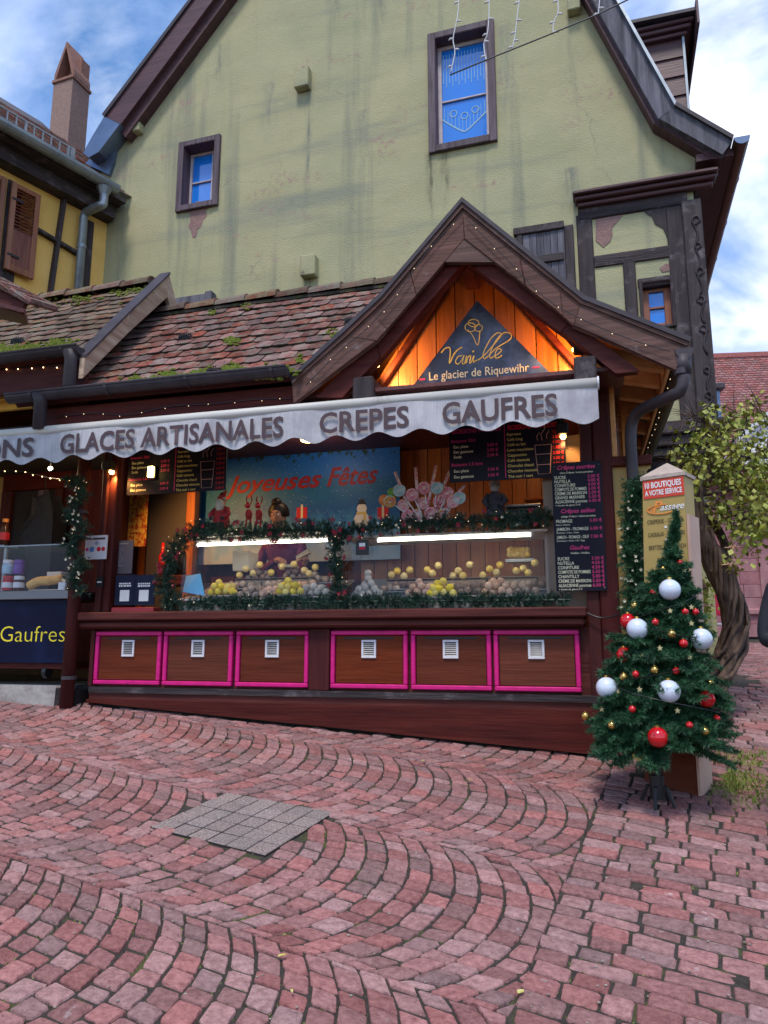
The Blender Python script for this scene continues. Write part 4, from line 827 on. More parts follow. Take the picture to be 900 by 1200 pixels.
# hopper and downpipe on the right
h = KF.at(802, 416, GB+.0)
n = 10; pr = [(h[0]-.062*cos(pi*i/n), h[2]+.045-.085*sin(pi*i/n)) for i in range(n+1)]
MB().prism(pr, GB-.02, 2.7).part('gutter', m_gut, ks)
q = KF.at(801, 436, GB+.03); p1 = KF.at(800, 452, GB+.03); p2 = KF.at(757, 482, -.25); p3 = KF.at(742, 500, -.12); p4 = KF.at(739, 530, -.1)
ptsd = spline([q, p1], 2) + spline([KF.at(796, 460, GB+.04), KF.at(766, 473, -.32), KF.at(748, 483, -.18), KF.at(740, 497, -.11), KF.at(739, 520, -.10)], 5)
ptsd.append(Vector((ptsd[-1][0]+.01, -.10, gk(2.3)+.12)))
MB().tube(ptsd, .043, 12).part('downpipe', m_gut, ks, smooth=True); MB().tube([(q[0], q[1], h[2]+.0), (q[0], q[1], h[2]-.13)], [.062, .048], 12).part('hopper', m_gut, ks, smooth=True)
MB().tube([(p1[0], p1[1], q[2]-.02), (p1[0], p1[1], q[2]+.02)], .052, 12).part('pipe_collar', m_gut, ks)
PIPE = ptsd[-1]
# left downpipe beside the counter
pl = KF.at(88, 700, -.12); MB().tube([(pl[0], -.12, 3.15), (pl[0]-.01, -.12, gk(pl[0], -.12))], .058, 12).part('downpipe', m_redz, ks, smooth=True)
for z in (1.02, 2.5): MB().tube([(pl[0], -.12, z), (pl[0], -.12, z+.03)], .068, 12).part('pipe_collar', m_gut, ks)
# ------------------------------------------------------------------ left shop
LA1 = -2.20
lsh = thing('waffle_shop', 'waffle shop with mossy tiled roof left of the kiosk', 'shop', KF, (-3.5, .3, .85))
LE, LB0, LB1, LZ1 = 3.83, -.60, .56, 5.04
def lz(b): return LE+(b-LB0)*(LZ1-LE)/(LB1-LB0)
MB().slab([(-5.6, LB0, LE), (LA1, LB0, LE), (LA1, LB1, LZ1), (-5.6, LB1, LZ1)], -.05).part('roof_deck', m_redx, lsh); MB().slab([(-5.6, LB1, LZ1), (LA1, LB1, LZ1), (LA1, 1.7, 3.9), (-5.6, 1.7, 3.9)], -.05).part('roof_deck', m_redx, lsh)
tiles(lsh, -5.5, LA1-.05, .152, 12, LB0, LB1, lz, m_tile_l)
vent_tile(lsh, 22, 401, lz, LB0, 1, m_tile_l)
mb = MB()
a = -5.4
while a < LA1-.15:
    n = 8; vs_ = []; dz = random.uniform(-.01, .015)
    for aa, r in ((a, .095), (a+.37, .118)):
        for k in range(n+1): vs_.append((aa, LB1+r*1.1*cos(pi*k/n), LZ1-.01+dz+r*sin(pi*k/n)))
    MB().add(vs_, [(k, k+1, n+2+k, n+1+k) for k in range(n)] + [tuple(range(n+1))[::-1], tuple(range(n+1, 2*n+2))]).part('ridge_tile', m_tile_l, lsh, bevel=.004); a += .34
mossy(lsh, [(5, 409, 10, 40), (40, 408, 14, 40), (70, 402, 8, 20), (85, 349, 20, 12), (150, 340, 20, 12), (45, 352, 10, 6)], lz, LB0, 'm')
kgutter(lsh, -5.6, LA1+.02, LB0-.07, LE+.03)
# verge board with lead capping
vo = [(LB0-.05, lz(LB0)-.06), (-.05, lz(-.05)+.06), (LB1+.02, LZ1+.13)]; vi = [(LB0-.05, lz(LB0)-.25), (-.05, lz(-.05)-.15), (LB1+.02, LZ1-.12)]
def yzprism(poly, a0, a1): n = len(poly); return MB().add([(a, b, z) for a in (a0, a1) for b, z in poly], [tuple(range(n))[::-1], tuple(range(n, 2*n))] + [(i, (i+1) % n, (i+1) % n+n, i+n) for i in range(n)])
for k in range(2):
    yzprism([vo[k], vo[k+1], vi[k+1], vi[k]], LA1-.0, LA1+.05).part('verge_board', m_raw, lsh, bevel=.005); yzprism([(vo[k][0], vo[k][1]+.035), (vo[k+1][0], vo[k+1][1]+.035), (vo[k+1][0], vo[k+1][1]+.002), (vo[k][0], vo[k][1]+.002)], LA1-.06, LA1+.07).part('verge_capping', m_gut, lsh, bevel=.004)
yzprism([(LB1+.02, LZ1+.15), (LB1+.30, LZ1-.25), (LB1+.30, LZ1-.45), (LB1+.02, LZ1-.12)], LA1, LA1+.05).part('verge_board', m_raw, lsh, bevel=.005)
MB().box(-5.6, LA1+.0, LB0+.05, LB0+.1, 3.55, 3.80).part('fascia', m_redx, lsh, bevel=.008)
p = KF.at(82, 440, LB0-.07); MB().tube([(p[0], p[1], LE), (p[0], p[1], LE-.08), (p[0], p[1], LE-.3), (p[0]-.03, p[1]+.05, LE-.37)], [.075, .055, .055, .06], 10).part('gutter_outlet', m_gut, lsh, smooth=True)
MB().box(LA1-.55, LA1-.02, LB0+.12, 1.6, 3.3, 3.6).part('side_cladding', m_redx, lsh)
MB().box(-5.6, -3.0, 1.35, 1.45, .7, 3.6).part('rear_wall', m_beige, lsh); MB().box(-5.6, -2.38, -.2, 1.35, 3.30, 3.36).part('ceiling', m_dark, lsh); MB().hexa([(-2.42, .1, .6), (-2.37, .1, .6), (-3.07, 1.62, .6), (-3.11, 1.62, .6), (-2.42, .1, 3.4), (-2.37, .1, 3.4), (-3.07, 1.62, 3.4), (-3.11, 1.62, 3.4)]).part('side_wall', m_redz, lsh)
MB().box(-5.6, -2.45, -.05, 1.5, .6, .92).part('floor', m_dark, lsh)
p = kp(8, 555, 1.33); q = kp(84, 572, 1.33); jr0, jr1 = kp(63, 600, 1.28)[0], kp(72, 600, 1.28)[0]; MB().box(p[0], jr1+.1, 1.28, 1.349, q[1], p[1]).part('door_lintel', m_redx, lsh, bevel=.01); MB().box(p[0], p[0]+.14, 1.27, 1.349, .9, q[1]-.002).part('door_jamb', m_redz, lsh, bevel=.01); MB().box(jr0, jr1, 1.27, 1.349, .9, q[1]-.002).part('door_jamb', m_redz, lsh, bevel=.01)
MB().box(jr1+.002, -2.95, 1.31, 1.348, .9, 3.3).part('wall_panel', m_redz, lsh); MB().box(p[0]+.14, jr0, 1.33, 1.348, .9, q[1]-.002).part('doorway', m_dark, lsh); MB().box(p[0]+.5, p[0]+.62, 1.29, 1.329, .9, q[1]-.01).part('door_edge', m_wframe, lsh)
m_conc = M('pale_concrete', (.30, .27, .25), .9, (.40, .37, .34), 10, bump=.4, dirt=(.17, .14, .13), dscale=3)
MB().prism([(-5.6, gk(-5.6)-.3), (-2.62, gk(-2.62)-.3), (-2.62, .955), (-5.6, .955)], -.12, 1).top('stone_step', m_conc, 'worn concrete step under the waffle cart', 'step', KF, bevel=.012, kind='structure')
# neighbouring roof corner, upper left edge of the picture
nr_ = thing('overhanging_roof', 'brown timber roof corner with a few tiles jutting in at the left edge', 'roof', WF, WF.at(-20, 345, 5.4))
r0, r1, r2, r3 = [WF.at(*q, 5.4) for q in ((-60, 340), (24, 366), (30, 352), (-60, 306))]
MB().slab([r0, r1, (r2[0], r2[1], r2[2]), r3], -.05).part('fascia', m_redx, nr_); e1 = WF.at(28, 366, 5.4); e0 = WF.at(-60, 345, 5.4)
MB().slab([e0, e1, (e1[0]-.22, 5.9, e1[2]+.12), (e0[0]-.3, 5.9, e0[2]+.12)], .03).part('soffit', m_redy, nr_)
for i in range(6):
    t = i/6; c = Vector(r3)*(1-t)+Vector(r2)*t; d = (Vector(r2)-Vector(r3)).normalized()
    MB().tube([c+Vector((0, -.03, .01)), c+d*.16+Vector((0, -.03, .005)), c+d*.17+Vector((0, .4, .15)), c+Vector((0, .4, .15))], [.03, .03, .03, .03], 6).part('edge_tile', m_tile, nr_)
# folded yellow awning above the waffle shop
m_ya = M('amber_canvas', (.75, .40, .06), .7, (.68, .33, .05), 8)
mb = MB(); p = KF.at(42, 468, -.3); mb.prism([(-5, p[2]-.09), (p[0], p[2]-.09), (p[0], p[2]+.09), (-5, p[2]+.06)], -.34, -.30); mb.prism([(-5, p[2]+.01), (p[0], p[2]+.005), (p[0], p[2]+.03), (-5, p[2]+.03)], -.37, -.341)
mb.top('folded_awning', m_ya, 'folded amber yellow awning glowing at the left edge below the gutter', 'awning', KF, bevel=.01)
# ------------------------------------------------------------------ grey awning with lettered valance
m_val = M('grey_striped_canvas', (.40, .38, .40), .85, (.58, .56, .57), 40, (2.6, 1, .10), lo=.3, hi=.7, dirt=(.34, .31, .34), dscale=2.6, dlo=.45, dhi=.66)
m_bar = M('cream_metal_bar', (.62, .59, .54), .45, (.50, .46, .42), 6, (.1, 1, 1), dirt=(.25, .2, .18), dscale=3, dlo=.6, dhi=.75)
AB = -.62
ar = KF.at(700, 452, AB); al = KF.at(0, 507, AB); zb = (ar[2]+al[2])/2
aw = thing('awning', 'long grey awning with brown lettered scalloped valance across the shop fronts', 'awning', KF, (0, AB, zb))
aL, aR = al[0]-1.6, ar[0]
MB().tube([(aL, AB, zb), (aR, AB, zb)], .042, 14).part('front_bar', m_bar, aw, smooth=True); MB().tube([(aR, AB, zb), (aR+.012, AB, zb)], .05, 14).part('end_cap', m_white, aw)
MB().slab([(aL, AB+.02, zb+.02), (aR, AB+.02, zb+.02), (aR, -.10, zb+.13), (aL, -.10, zb+.13)], .01).part('canopy', m_val, aw)
MB().box(aL, aR, -.16, -.062, zb+.10, zb+.22).part('cassette', m_bar, aw)
def vb(a): return AB-.03+.010*sin(a*7.1)+.004*sin(a*15+1)
zb1 = KF.at(520, 506, AB)[2]; H = zb-zb1
def vz(a, t): lo = .272+.028*cos(2*pi*(a-KF.at(520, 500, AB)[0])/.335); return zb-.03 - t*(lo-.03)
nA, nT = 260, 5; vv = [(aL+(aR-aL)*i/nA, vb(aL+(aR-aL)*i/nA), vz(aL+(aR-aL)*i/nA, j/nT)) for i in range(nA+1) for j in range(nT+1)]
va = MB().add(vv, [(i*(nT+1)+j, i*(nT+1)+j+1, (i+1)*(nT+1)+j+1, (i+1)*(nT+1)+j) for i in range(nA) for j in range(nT)]).part('valance', m_val, aw, smooth=True)
def val_text(body, x0, x1, pyb):
    p0, p1 = KF.at(x0, pyb[0], AB-.03), KF.at(x1, pyb[1], AB-.03); cen = p0[0]; h = .160; zb0 = zb-.226
    text(body, None, None, None, p1[0]-p0[0], h, t_brown, va, bold=.022, ax=lambda x, y: (cen+x, AB-.03-.0185, zb0+y))
val_text('BOISSONS', -95, 40, (540, 537)); val_text('GLACES ARTISANALES', 71, 333, (535, 514)); val_text('CREPES', 375, 480, (511, 503)); val_text('GAUFRES', 519, 654, (499, 488))
# ------------------------------------------------------------------ triangular sign
SB = -.075
m_night = M('misty_navy_print', (.008, .012, .045), .3, (.09, .15, .38), 3.2, lo=.45, hi=.8, detail=4, spec=.6)
sg = thing('gable_sign', 'triangular dark blue sign with yellow script under the gable', 'sign', KF, (1.17, SB, 3.47))
s0, s1, s2 = kp(481, 456, SB), kp(646, 438, SB), kp(559, 352, SB); MB().prism([s0, s1, s2], SB, SB+.02).part('board', m_night, sg)
def kpt(pts, b): return [(*kp(x, y, b)[:1], b, kp(x, y, b)[1]) for x, y in pts]
def z8(pts): return [(440+x/3.4615, 330+y/3.46) for x, y in pts]
st = MB()
for pts, r in ((z8([(268, 288), (282, 272), (300, 268), (304, 290), (300, 332), (316, 300), (332, 278), (352, 266)]), .006), (z8([(352, 300), (335, 305), (325, 325), (335, 335), (350, 318), (360, 298), (352, 330), (362, 333)]), .005), (z8([(362, 333), (370, 301), (367, 331), (376, 305), (386, 302), (383, 330), (390, 325)]), .005), (z8([(390, 325), (399, 300), (396, 326), (408, 320), (420, 316)]), .005), (z8([(420, 316), (450, 290), (500, 230), (510, 212), (490, 210), (462, 240), (438, 290), (440, 312), (455, 305)]), .005), (z8([(455, 305), (490, 270), (545, 235), (548, 212), (520, 208), (488, 240), (465, 290), (466, 310), (482, 302)]), .005), (z8([(482, 302), (500, 292), (510, 278), (498, 272), (486, 290), (488, 310), (505, 305), (512, 298)]), .005)):
    st.tube(spline(kpt(pts, SB-.003), 6), r, 4)
MB().ball(kpt(z8([(397, 283)]), SB-.003)[0], .009, 6, 4).part('script_dot', t_yel, sg); st.part('script_lettering', t_yel, sg)
st = MB()
for cx, cy, rx, ry in ((385, 185, 22, 18), (398, 168, 22, 15), (418, 188, 16, 14)): st.tube(kpt(z8([(cx+rx*cos(t*pi/8), cy+ry*sin(t*pi/8)) for t in range(17)]), SB-.003), .0035, 4)
st.tube(spline(kpt(z8([(375, 195), (395, 220), (415, 258), (424, 200)]), SB-.003), 5), .0035, 4); st.part('cone_emblem', t_yel, sg)
b0 = kp(503, 447, SB); b1 = kp(620, 434, SB); text('Le glacier de Riquewihr', (b0[0], SB-.003, (b0[1]+b1[1])/2), UX, UZ, b1[0]-b0[0], .072, t_cream, sg, bold=.006)
for x0, x1, y in ((492, 498, 445), (624, 632, 431)):
    p, q = kp(x0, y, SB), kp(x1, y, SB); MB().box(p[0], q[0], SB-.004, SB-.002, p[1]-.006, p[1]+.006).part('dash', t_mag, sg)
# floodlights at the gable corners and under the eaves, all lit
def flood(px, py, b, lab, tgt, en, col=(1, .45, .11), sz=.08, spot=120):
    p = KF.at(px, py, b); t = thing('floodlight', lab, 'lamp', KF, p, None)
    MB().box(p[0]-sz*.6, p[0]+sz*.6, b-.05, b+.04, p[2]-sz*.55, p[2]+sz*.55).part('housing', m_black, t, bevel=.012); MB().box(p[0]-.015, p[0]+.015, b-.01, b+.02, p[2]+sz*.5, p[2]+sz*1.3).part('bracket', m_black, t)
    d = (Vector(tgt)-Vector(p)).normalized(); c = Vector(p)+d*sz*.75; MB().ball(tuple(c), sz*.3, 8, 5).part('lens', m_lens, t, smooth=True)
    l = bpy.data.lights.new('flood', 'SPOT'); l.energy = en; l.color = col; l.spot_size = radians(spot); l.spot_blend = .8; l.shadow_soft_size = .03
    o = bpy.data.objects.new('flood_light', l); COL.objects.link(o); o.parent = t; o.location = Vector(p)+d*sz*1.25-Vector(p); o.rotation_euler = d.to_track_quat('-Z', 'Y').to_euler(); return t
flood(435, 426, -.33, 'black floodlight in the left corner under the gable, lighting the boards', (.62, .02, 3.62), 17)
flood(679, 408, -.33, 'black floodlight in the right corner under the gable, lighting the boards', (1.75, .02, 3.62), 17)
flood(128, 546, -.05, 'black floodlight over the left kiosk post below the awning', (-2.15, .15, 2.5), 14)
flood(659, 503, -.0, 'black floodlight beside the right drinks menu below the awning', (1.85, .2, 2.6), 7)
flood(178, 556, .35, 'small bright yellow lamp glowing before the left drinks menu', (-1.75, 1.3, 2.2), 40, sz=.03)
p = KF.at(177, 553, .05); lt = thing('wall_lamp', 'glowing yellow rectangular lamp in front of the left drinks menu', 'lamp', KF, p); MB().box(p[0]-.028, p[0]+.028, .03, .06, p[2]-.05, p[2]+.05).part('lit_panel', M('lit_amber', (1, .8, .3), .4, emit=(1, .72, .2), es=14), lt, bevel=.006); MB().box(p[0]-.035, p[0]+.035, .061, .08, p[2]-.056, p[2]+.056).part('housing', m_black, lt)
# a lit ceiling lamp inside the kiosk, right of the middle, hidden from the street by the drinks menu
def ceiling_lamp(a, b, lab, en, col=(1, .55, .22)):
    t = thing('ceiling_lamp', lab, 'lamp', KF, (a, b, 3.2)); MB().lathe((a, b, 3.30), [(.09, 0), (.10, .02), (.10, .05), (.02, .058)], 16).part('lamp_shade', m_white, t); MB().lathe((a, b, 3.285), [(.02, 0), (.08, .005), (.08, .014)], 16).part('diffuser', m_lens, t)
    l = bpy.data.lights.new('ceiling_light', 'POINT'); l.energy = en; l.color = col; l.shadow_soft_size = .08; o = bpy.data.objects.new('ceiling_light', l); COL.objects.link(o); o.parent = t; o.location = (0, 0, .03)
ceiling_lamp(1.55, .75, 'round lit ceiling lamp inside the kiosk behind the right drinks menu', 1.5); ceiling_lamp(-.6, .75, 'round lit ceiling lamp inside the kiosk above the left case', 2.6, (1, .93, .85))
# ------------------------------------------------------------------ menus
def board(name, lab, cat, x0, y0, x1, y1, b, mat=m_navy, group=None, th=.012, fr_=None):
    p = kp(x0, y0, b); q = kp(x1, y1, b); t = thing(name, lab, cat, KF, (p[0], b, q[1]), group); MB().box(p[0], q[0], b, b+th, q[1], p[1]).part('board', mat, t); t['d'] = 0; del t['d']
    return t, p[0], q[0], q[1], p[1], b-.002
def row(t, a, z, s, h, mat, b, w=None, al='L', bold=.012, shear=0): return text(s, (a, b, z), UX, UZ, w, h, mat, t, align=al, bold=bold, shear=shear)
m_menu = M('glossy_black_menu', (.012, .010, .020), .45, spec=.12)
def drinks(lab, x0, y0, x1, y1, b, pre):
    t, a0, a1, z0, z1, bb = board('drinks_menu', lab, 'menu board', x0, y0, x1, y1, b, m_menu); W, H = a1-a0, z1-z0; P = lambda u, v: (a0+W*u, z0+H*v)
    row(t, *P(.02, .86), '-BOISSONS FRAICHES', .036, t_mag, bb, W*.44); row(t, *P(.52, .86), 'BOISSONS CHAUDES', .040, t_red, bb, W*.42, bold=.03)
    row(t, *P(.02, .70), 'Boissons 33cl', .026, t_mag, bb); 
    for i, s in enumerate(('Eau plate', 'Eau gazeuse', 'Soda')): row(t, *P(.04, .60-.09*i), s, .024, t_cream, bb); row(t, *P(.43, .60-.09*i), '2.50 €', .024, t_mag, bb, al='R')
    row(t, *P(.02, .28), 'Boissons 1.5 litre', .026, t_mag, bb)
    for i, s in enumerate(('Eau plate', 'Eau gazeuse')): row(t, *P(.04, .17-.1*i), s, .024, t_cream, bb); row(t, *P(.43, .17-.1*i), '3.00 €', .024, t_mag, bb, al='R')
    for i, s in enumerate(('Espresso', 'Café long', 'Café au lait', 'Latte macchiato', 'Cappuccino', 'Café viennois', 'Chocolat chaud', 'Chocolat viennois', 'Thé noir / vert')): row(t, *P(.51, .76-.092*i), s, .023, t_yel, bb); row(t, *P(.985, .76-.092*i), '%d.%d0 €' % (2+i % 4, 5*(i % 2)), .023, t_red, bb, al='R')
    MB().box(a0+W*.487, a0+W*.493, bb-.001, bb+.001, z0+H*.03, z1-H*.03).part('divider', t_mag, t)
    c = MB(); u = lambda x, y: (a0+W*x, bb, z0+H*y)
    for pts in ([(.745, .56), (.765, .06), (.865, .06), (.885, .56), (.745, .56)], [(.752, .40), (.878, .40)], [(.757, .22), (.873, .22)], [(.77, .64), (.765, .72), (.79, .78)], [(.81, .64), (.80, .74), (.835, .84), (.83, .92)], [(.85, .66), (.845, .72), (.87, .80)]): c.tube([u(*q) for q in pts], .0035, 4)
    c.part('cup_drawing', flat('faint_pink_print_'+pre, (.45, .25, .22)), t)
    return t
drinks('black drinks menu board hung left under the awning, partly behind the yellow lamp', 152, 521, 264, 574, .10, 'l'); drinks('black drinks menu board hung right under the awning above the plush figure', 526, 500, 664, 558, .06, 'r')
t, a0, a1, z0, z1, bb = board('crepe_menu', 'tall dark menu board on the right kiosk post listing crêpes and gaufres', 'menu board', 646, 543, 712, 692, -.06, m_menu); W, H = a1-a0, z1-z0
def crow(v, s, pr=None, m=t_cream, h=.024, w=None): 
    row(t, a0+W*.05, z0+H*v, s, h, m, bb, min(W*.64, len(s)*h*.72))
    if pr: row(t, a1-W*.04, z0+H*v, pr, h, t_mag, bb, al='R')
def ctitle(v, s, sub): row(t, (a0+a1)/2, z0+H*v, s, .032, t_mag, bb, al='C', shear=.25, bold=.02); row(t, (a0+a1)/2, z0+H*(v-.034), sub, .014, t_cream, bb, al='C')
ctitle(.945, 'Crêpes sucrées', 'süsse Crêpes / sweet pancakes')
for i, (s, pr) in enumerate((('SUCRE', '3.00 €'), ('NUTELLA', '4.00 €'), ('CONFITURE', '4.00 €'), ('COMPOTE DE POMMES', '5.00 €'), ('CRÈME DE MARRON', '5.00 €'), ('GRAND MARNIER', '5.50 €'), ('ALSACIENNE pommes', '6.00 €'))): crow(.87-.032*i, s, pr)
crow(.655, '+ boule de glace 2 €', h=.013); ctitle(.60, 'Crêpes salées', 'salzige Crêpes / salted pancakes')
for i, (s, pr, sub) in enumerate((('FROMAGE', '5.00 €', 'Käse / Cheese'), ('JAMBON - FROMAGE', '6.00 €', 'Schinken / Ham / Käse'), ('JAMBON - FROMAGE - OEUF', '7.00 €', 'Schinken / Käse / Ei / Egg'))): crow(.525-.062*i, s, pr); crow(.503-.062*i, sub, h=.011)
ctitle(.315, 'Gaufres', 'Waffeln / Waffles')
for i, (s, pr) in enumerate((('SUCRE', '3.50 €'), ('NUTELLA', '4.50 €'), ('CONFITURE', '4.50 €'), ('COMPOTE DE POMMES', '5.50 €'), ('CHANTILLY', '5.00 €'), ('CRÈME DE MARRON', '5.50 €'), ('ALSACIENNE pommes', '6.00 €'))): crow(.235-.034*i, s, pr)
crow(.008, '+ boule de glace 2 €', h=.012)
mb = MB()
for u, v in ((.06, .97), (.95, .97), (.95, .02)): mb.ball((a0+W*u, -.062, z0+H*v), .006, 6, 4)
mb.part('screw', m_steel, t)
# notices on and beside the left post
t, a0, a1, z0, z1, bb = board('paper_notice', 'white paper notice with blue and red pictures pinned to the left post', 'notice', 100, 628, 124, 655, -.02, m_white); MB().box(a0+.02, a0+.075, bb-.001, bb, z1-.038, z1-.02).box(a0+.085, a1-.02, bb-.001, bb, z1-.04, z1-.022).box(a0+.02, a0+.07, bb-.001, bb, z0+.012, z0+.022).part('print_line', t_brown, t, kind='stuff')
for u, v, r, m in ((.35, .42, .026, flat('blue_print', (.10, .22, .5))), (.55, .68, .02, flat('grey_print', (.3, .35, .45))), (.66, .42, .022, t_red), (.86, .42, .02, t_red), (.13, .42, .016, t_mag)): mb = MB(); mb.tube([(a0+(a1-a0)*u, bb-.002, z0+(z1-z0)*v), (a0+(a1-a0)*u, bb, z0+(z1-z0)*v)], r, 10); mb.part('picture', m, t)
t, a0, a1, z0, z1, bb = board('price_card', 'grey price card standing on the kiosk counter behind the two dark cards', 'price card', 133, 634, 154, 672, .12, flat('slate_card', (.10, .09, .11)))
def bars(t, rows, mat, bb, name='print_line'):
    mb = MB()
    for x0, x1, z, h in rows:
        x = x0
        while x < x1: l = random.uniform(.008, .026); mb.box(x, min(x+l, x1), bb-.001, bb, z, z+h); x += l+.006
    mb.part(name, mat, t, kind='stuff')
bars(t, [(a0+.03, a0+.09+.03*random.random(), z1-.07-.021*i, .008) for i in range(9)] + [(a0+.05, a1-.05, z1-.035, .012)], flat('faint_print', (.3, .27, .28)), bb)
for x0, x1, lab in ((136, 157, 'left of two dark counter cards with white panels'), (158, 180, 'right of two dark counter cards with white panels')):
    t, a0, a1, z0, z1, bb = board('counter_card', lab, 'sign', x0, 674, x1, 709, .02, m_navy)
    bars(t, [(a0+.04, a1-.04, z1-.085, .013), (a0+.04, a1-.04, z1-.107, .016)], t_wht, bb)
    am = (a0+a1)/2; zm = z0+.085; MB().box(am-.048, am+.048, bb-.001, bb+.001, zm-.05, zm+.05).part('white_panel', t_wht, t)
t, a0, a1, z0, z1, bb = board('card_sticker', 'small black and white sticker low on the left post', 'sticker', 113, 676, 120, 688, -.012, m_black); MB().box(a0+.012, a1-.012, bb-.001, bb, z0+.04, z0+.052).part('print_line', t_wht, t)
p = kp(133, 709, .03); q = kp(182, 717, .03); MB().box(p[0], q[0], .0, .2, ZC+.002, ZC+.045).top('red_tray', M('red_lacquer', (.30, .02, .03), .4), 'low red tray on the counter under the two dark cards', 'tray', KF, bevel=.005)
# poster of sweets behind the counter, left
m_poster = M('poster_of_fruit', (.60, .16, .03), .5, (.75, .52, .10), 22, lo=.4, hi=.55, dirt=(.35, .03, .03), dscale=26, dlo=.52, dhi=.56)
t, a0, a1, z0, z1, bb = board('waffle_poster', 'orange poster of colourful treats on the wall behind the left counter', 'poster', 142, 577, 170, 640, .9, m_poster)
# fridge / dark door behind
p = kp(175, 572, 1.3); q = kp(222, 700, 1.3); MB().box(p[0], q[0], 1.3, 1.55, 1.0, p[1]).top('tall_fridge', flat('grey_appliance', (.10, .09, .10), .4), 'tall dark grey fridge behind the counter left of the festive banner', 'fridge', KF, bevel=.01)
p = kp(226, 572, 1.25); MB().box(p[0]-.04, p[0]+.06, 1.2, 1.3, 1.0, 3.3).top('inner_post', m_orz, 'slim pine post at the left edge of the festive banner', 'post', KF, bevel=.006)
# bottles beside the fridge
for i, (px, h_, m) in enumerate(((190, .34, m_redb), (196, .38, m_black), (201, .42, m_black), (208, .40, m_black), (214, .36, m_black))):
    c = KF.at(px, 660, .8+.05*(i % 2)); MB().lathe((c[0], c[1], 2.0), [(.036, 0), (.036, h_*.6), (.014, h_*.75), (.013, h_), (.001, h_)], 10).top('bottle', m, ('red sauce bottle, first left of the dark bottles behind the counter', 'dark bottle next right of the red sauce bottle', 'dark bottle, middle of the row behind the counter', 'dark bottle, second from the right of the row behind the counter', 'dark bottle nearest the festive banner')[i], 'bottle', KF, group='bottles behind the counter', smooth=True)
p = kp(188, 652, .8); MB().box(p[0]-.05, p[0]+.42, .7, 1.0, 1.9, 1.998).top('bottle_shelf', m_redx, 'small shelf carrying the bottles left of the banner', 'shelf', KF, bevel=.005)
# ------------------------------------------------------------------ festive banner
m_ban = M('banner_blue', (.030, .19, .33), .5)
def banner_mat():
    nt = m_ban.node_tree; N = nt.nodes.new; L = nt.links.new; B = nt.nodes['Principled BSDF']; t = N('ShaderNodeTexCoord'); s = N('ShaderNodeSeparateXYZ'); L(t.outputs['Generated'], s.inputs[0])
    n = N('ShaderNodeTexNoise'); n.inputs['Scale'].default_value = 5; n.inputs['Detail'].default_value = 5; mp = N('ShaderNodeMapping'); mp.inputs['Scale'].default_value = (3, 1, 1); L(t.outputs['Generated'], mp.inputs[0]); L(mp.outputs[0], n.inputs[0])
    a = N('ShaderNodeMath'); a.operation = 'MULTIPLY_ADD'; a.inputs[1].default_value = .45; L(n.outputs[0], a.inputs[0]); L(s.outputs[2], a.inputs[2])
    r = N('ShaderNodeValToRGB'); e = r.color_ramp.elements; e[0].position = .3; e[0].color = (.32, .42, .52, 1); e[1].position = 1.0; e[1].color = (.02, .17, .55, 1)
    for p_, c in ((.52, (.05, .26, .52, 1)), (.66, (.004, .10, .36, 1)), (.86, (.008, .14, .34, 1))): q = e.new(p_); q.color = c
    L(a.outputs[0], r.inputs[0])
    v = N('ShaderNodeTexVoronoi'); v.inputs['Scale'].default_value = 26; mp2 = N('ShaderNodeMapping'); mp2.inputs['Scale'].default_value = (2.9, 1, 1); L(t.outputs['Generated'], mp2.inputs[0]); L(mp2.outputs[0], v.inputs[0])
    m_ = N('ShaderNodeMapRange'); m_.inputs[1].default_value = .16; m_.inputs[2].default_value = .08; m_.inputs[4].default_value = .55; L(v.outputs[0], m_.inputs[0]); x = N('ShaderNodeMixRGB'); L(m_.outputs[0], x.inputs[0]); L(r.outputs[0], x.inputs[1]); x.inputs[2].default_value = (.6, .65, .7, 1); L(x.outputs[0], B.inputs['Base Color'])
banner_mat(); BB = 1.45
t, a0, a1, z0, z1, bb = board('festive_banner', 'blue snowy banner with red script hung along the back wall', 'banner', 235, 536, 469, 655, BB, m_ban, th=.006); W, H = a1-a0, z1-z0
p, q = kp(263, 582, BB), kp(372, 566, BB); text('Joyeuses', (p[0], bb-.003, p[1]+.03), (cos(.02), 0, sin(.02)), UZ, q[0]-p[0]+.05, .19, flat('deep_red_script', (.30, .006, .02)), t, shear=.35, bold=.02)
p, q = kp(383, 570, BB), kp(440, 560, BB); text('Fêtes', (p[0], bb-.003, p[1]-.0), (cos(.02), 0, sin(.02)), UZ, q[0]-p[0]+.03, .20, flat('deep_red_script', (.30, .006, .02)), t, shear=.35, bold=.02)
mb = MB()
for i in range(60): x = a0+W*random.random(); z = z1-abs(random.gauss(0, .05)); mb.slab([(x, bb-.004, z), (x+.02, bb-.004, z-.06*random.random()), (x+.04, bb-.004, z+.01)], .001)
mb.part('fir_print', flat('fir_green_print', (.03, .07, .05)), t, kind='stuff')
def disc(mb, x, z, r, b, n=14, sx=1): mb.tube([(x, b, z), (x, b+.001, z)], r, n)
p = kp(424, 606, BB); mb = MB(); disc(mb, p[0], p[1]-.03, .085, bb-.003); disc(mb, p[0], p[1]+.09, .055, bb-.0032); mb.part('printed_snowman', t_wht, t)
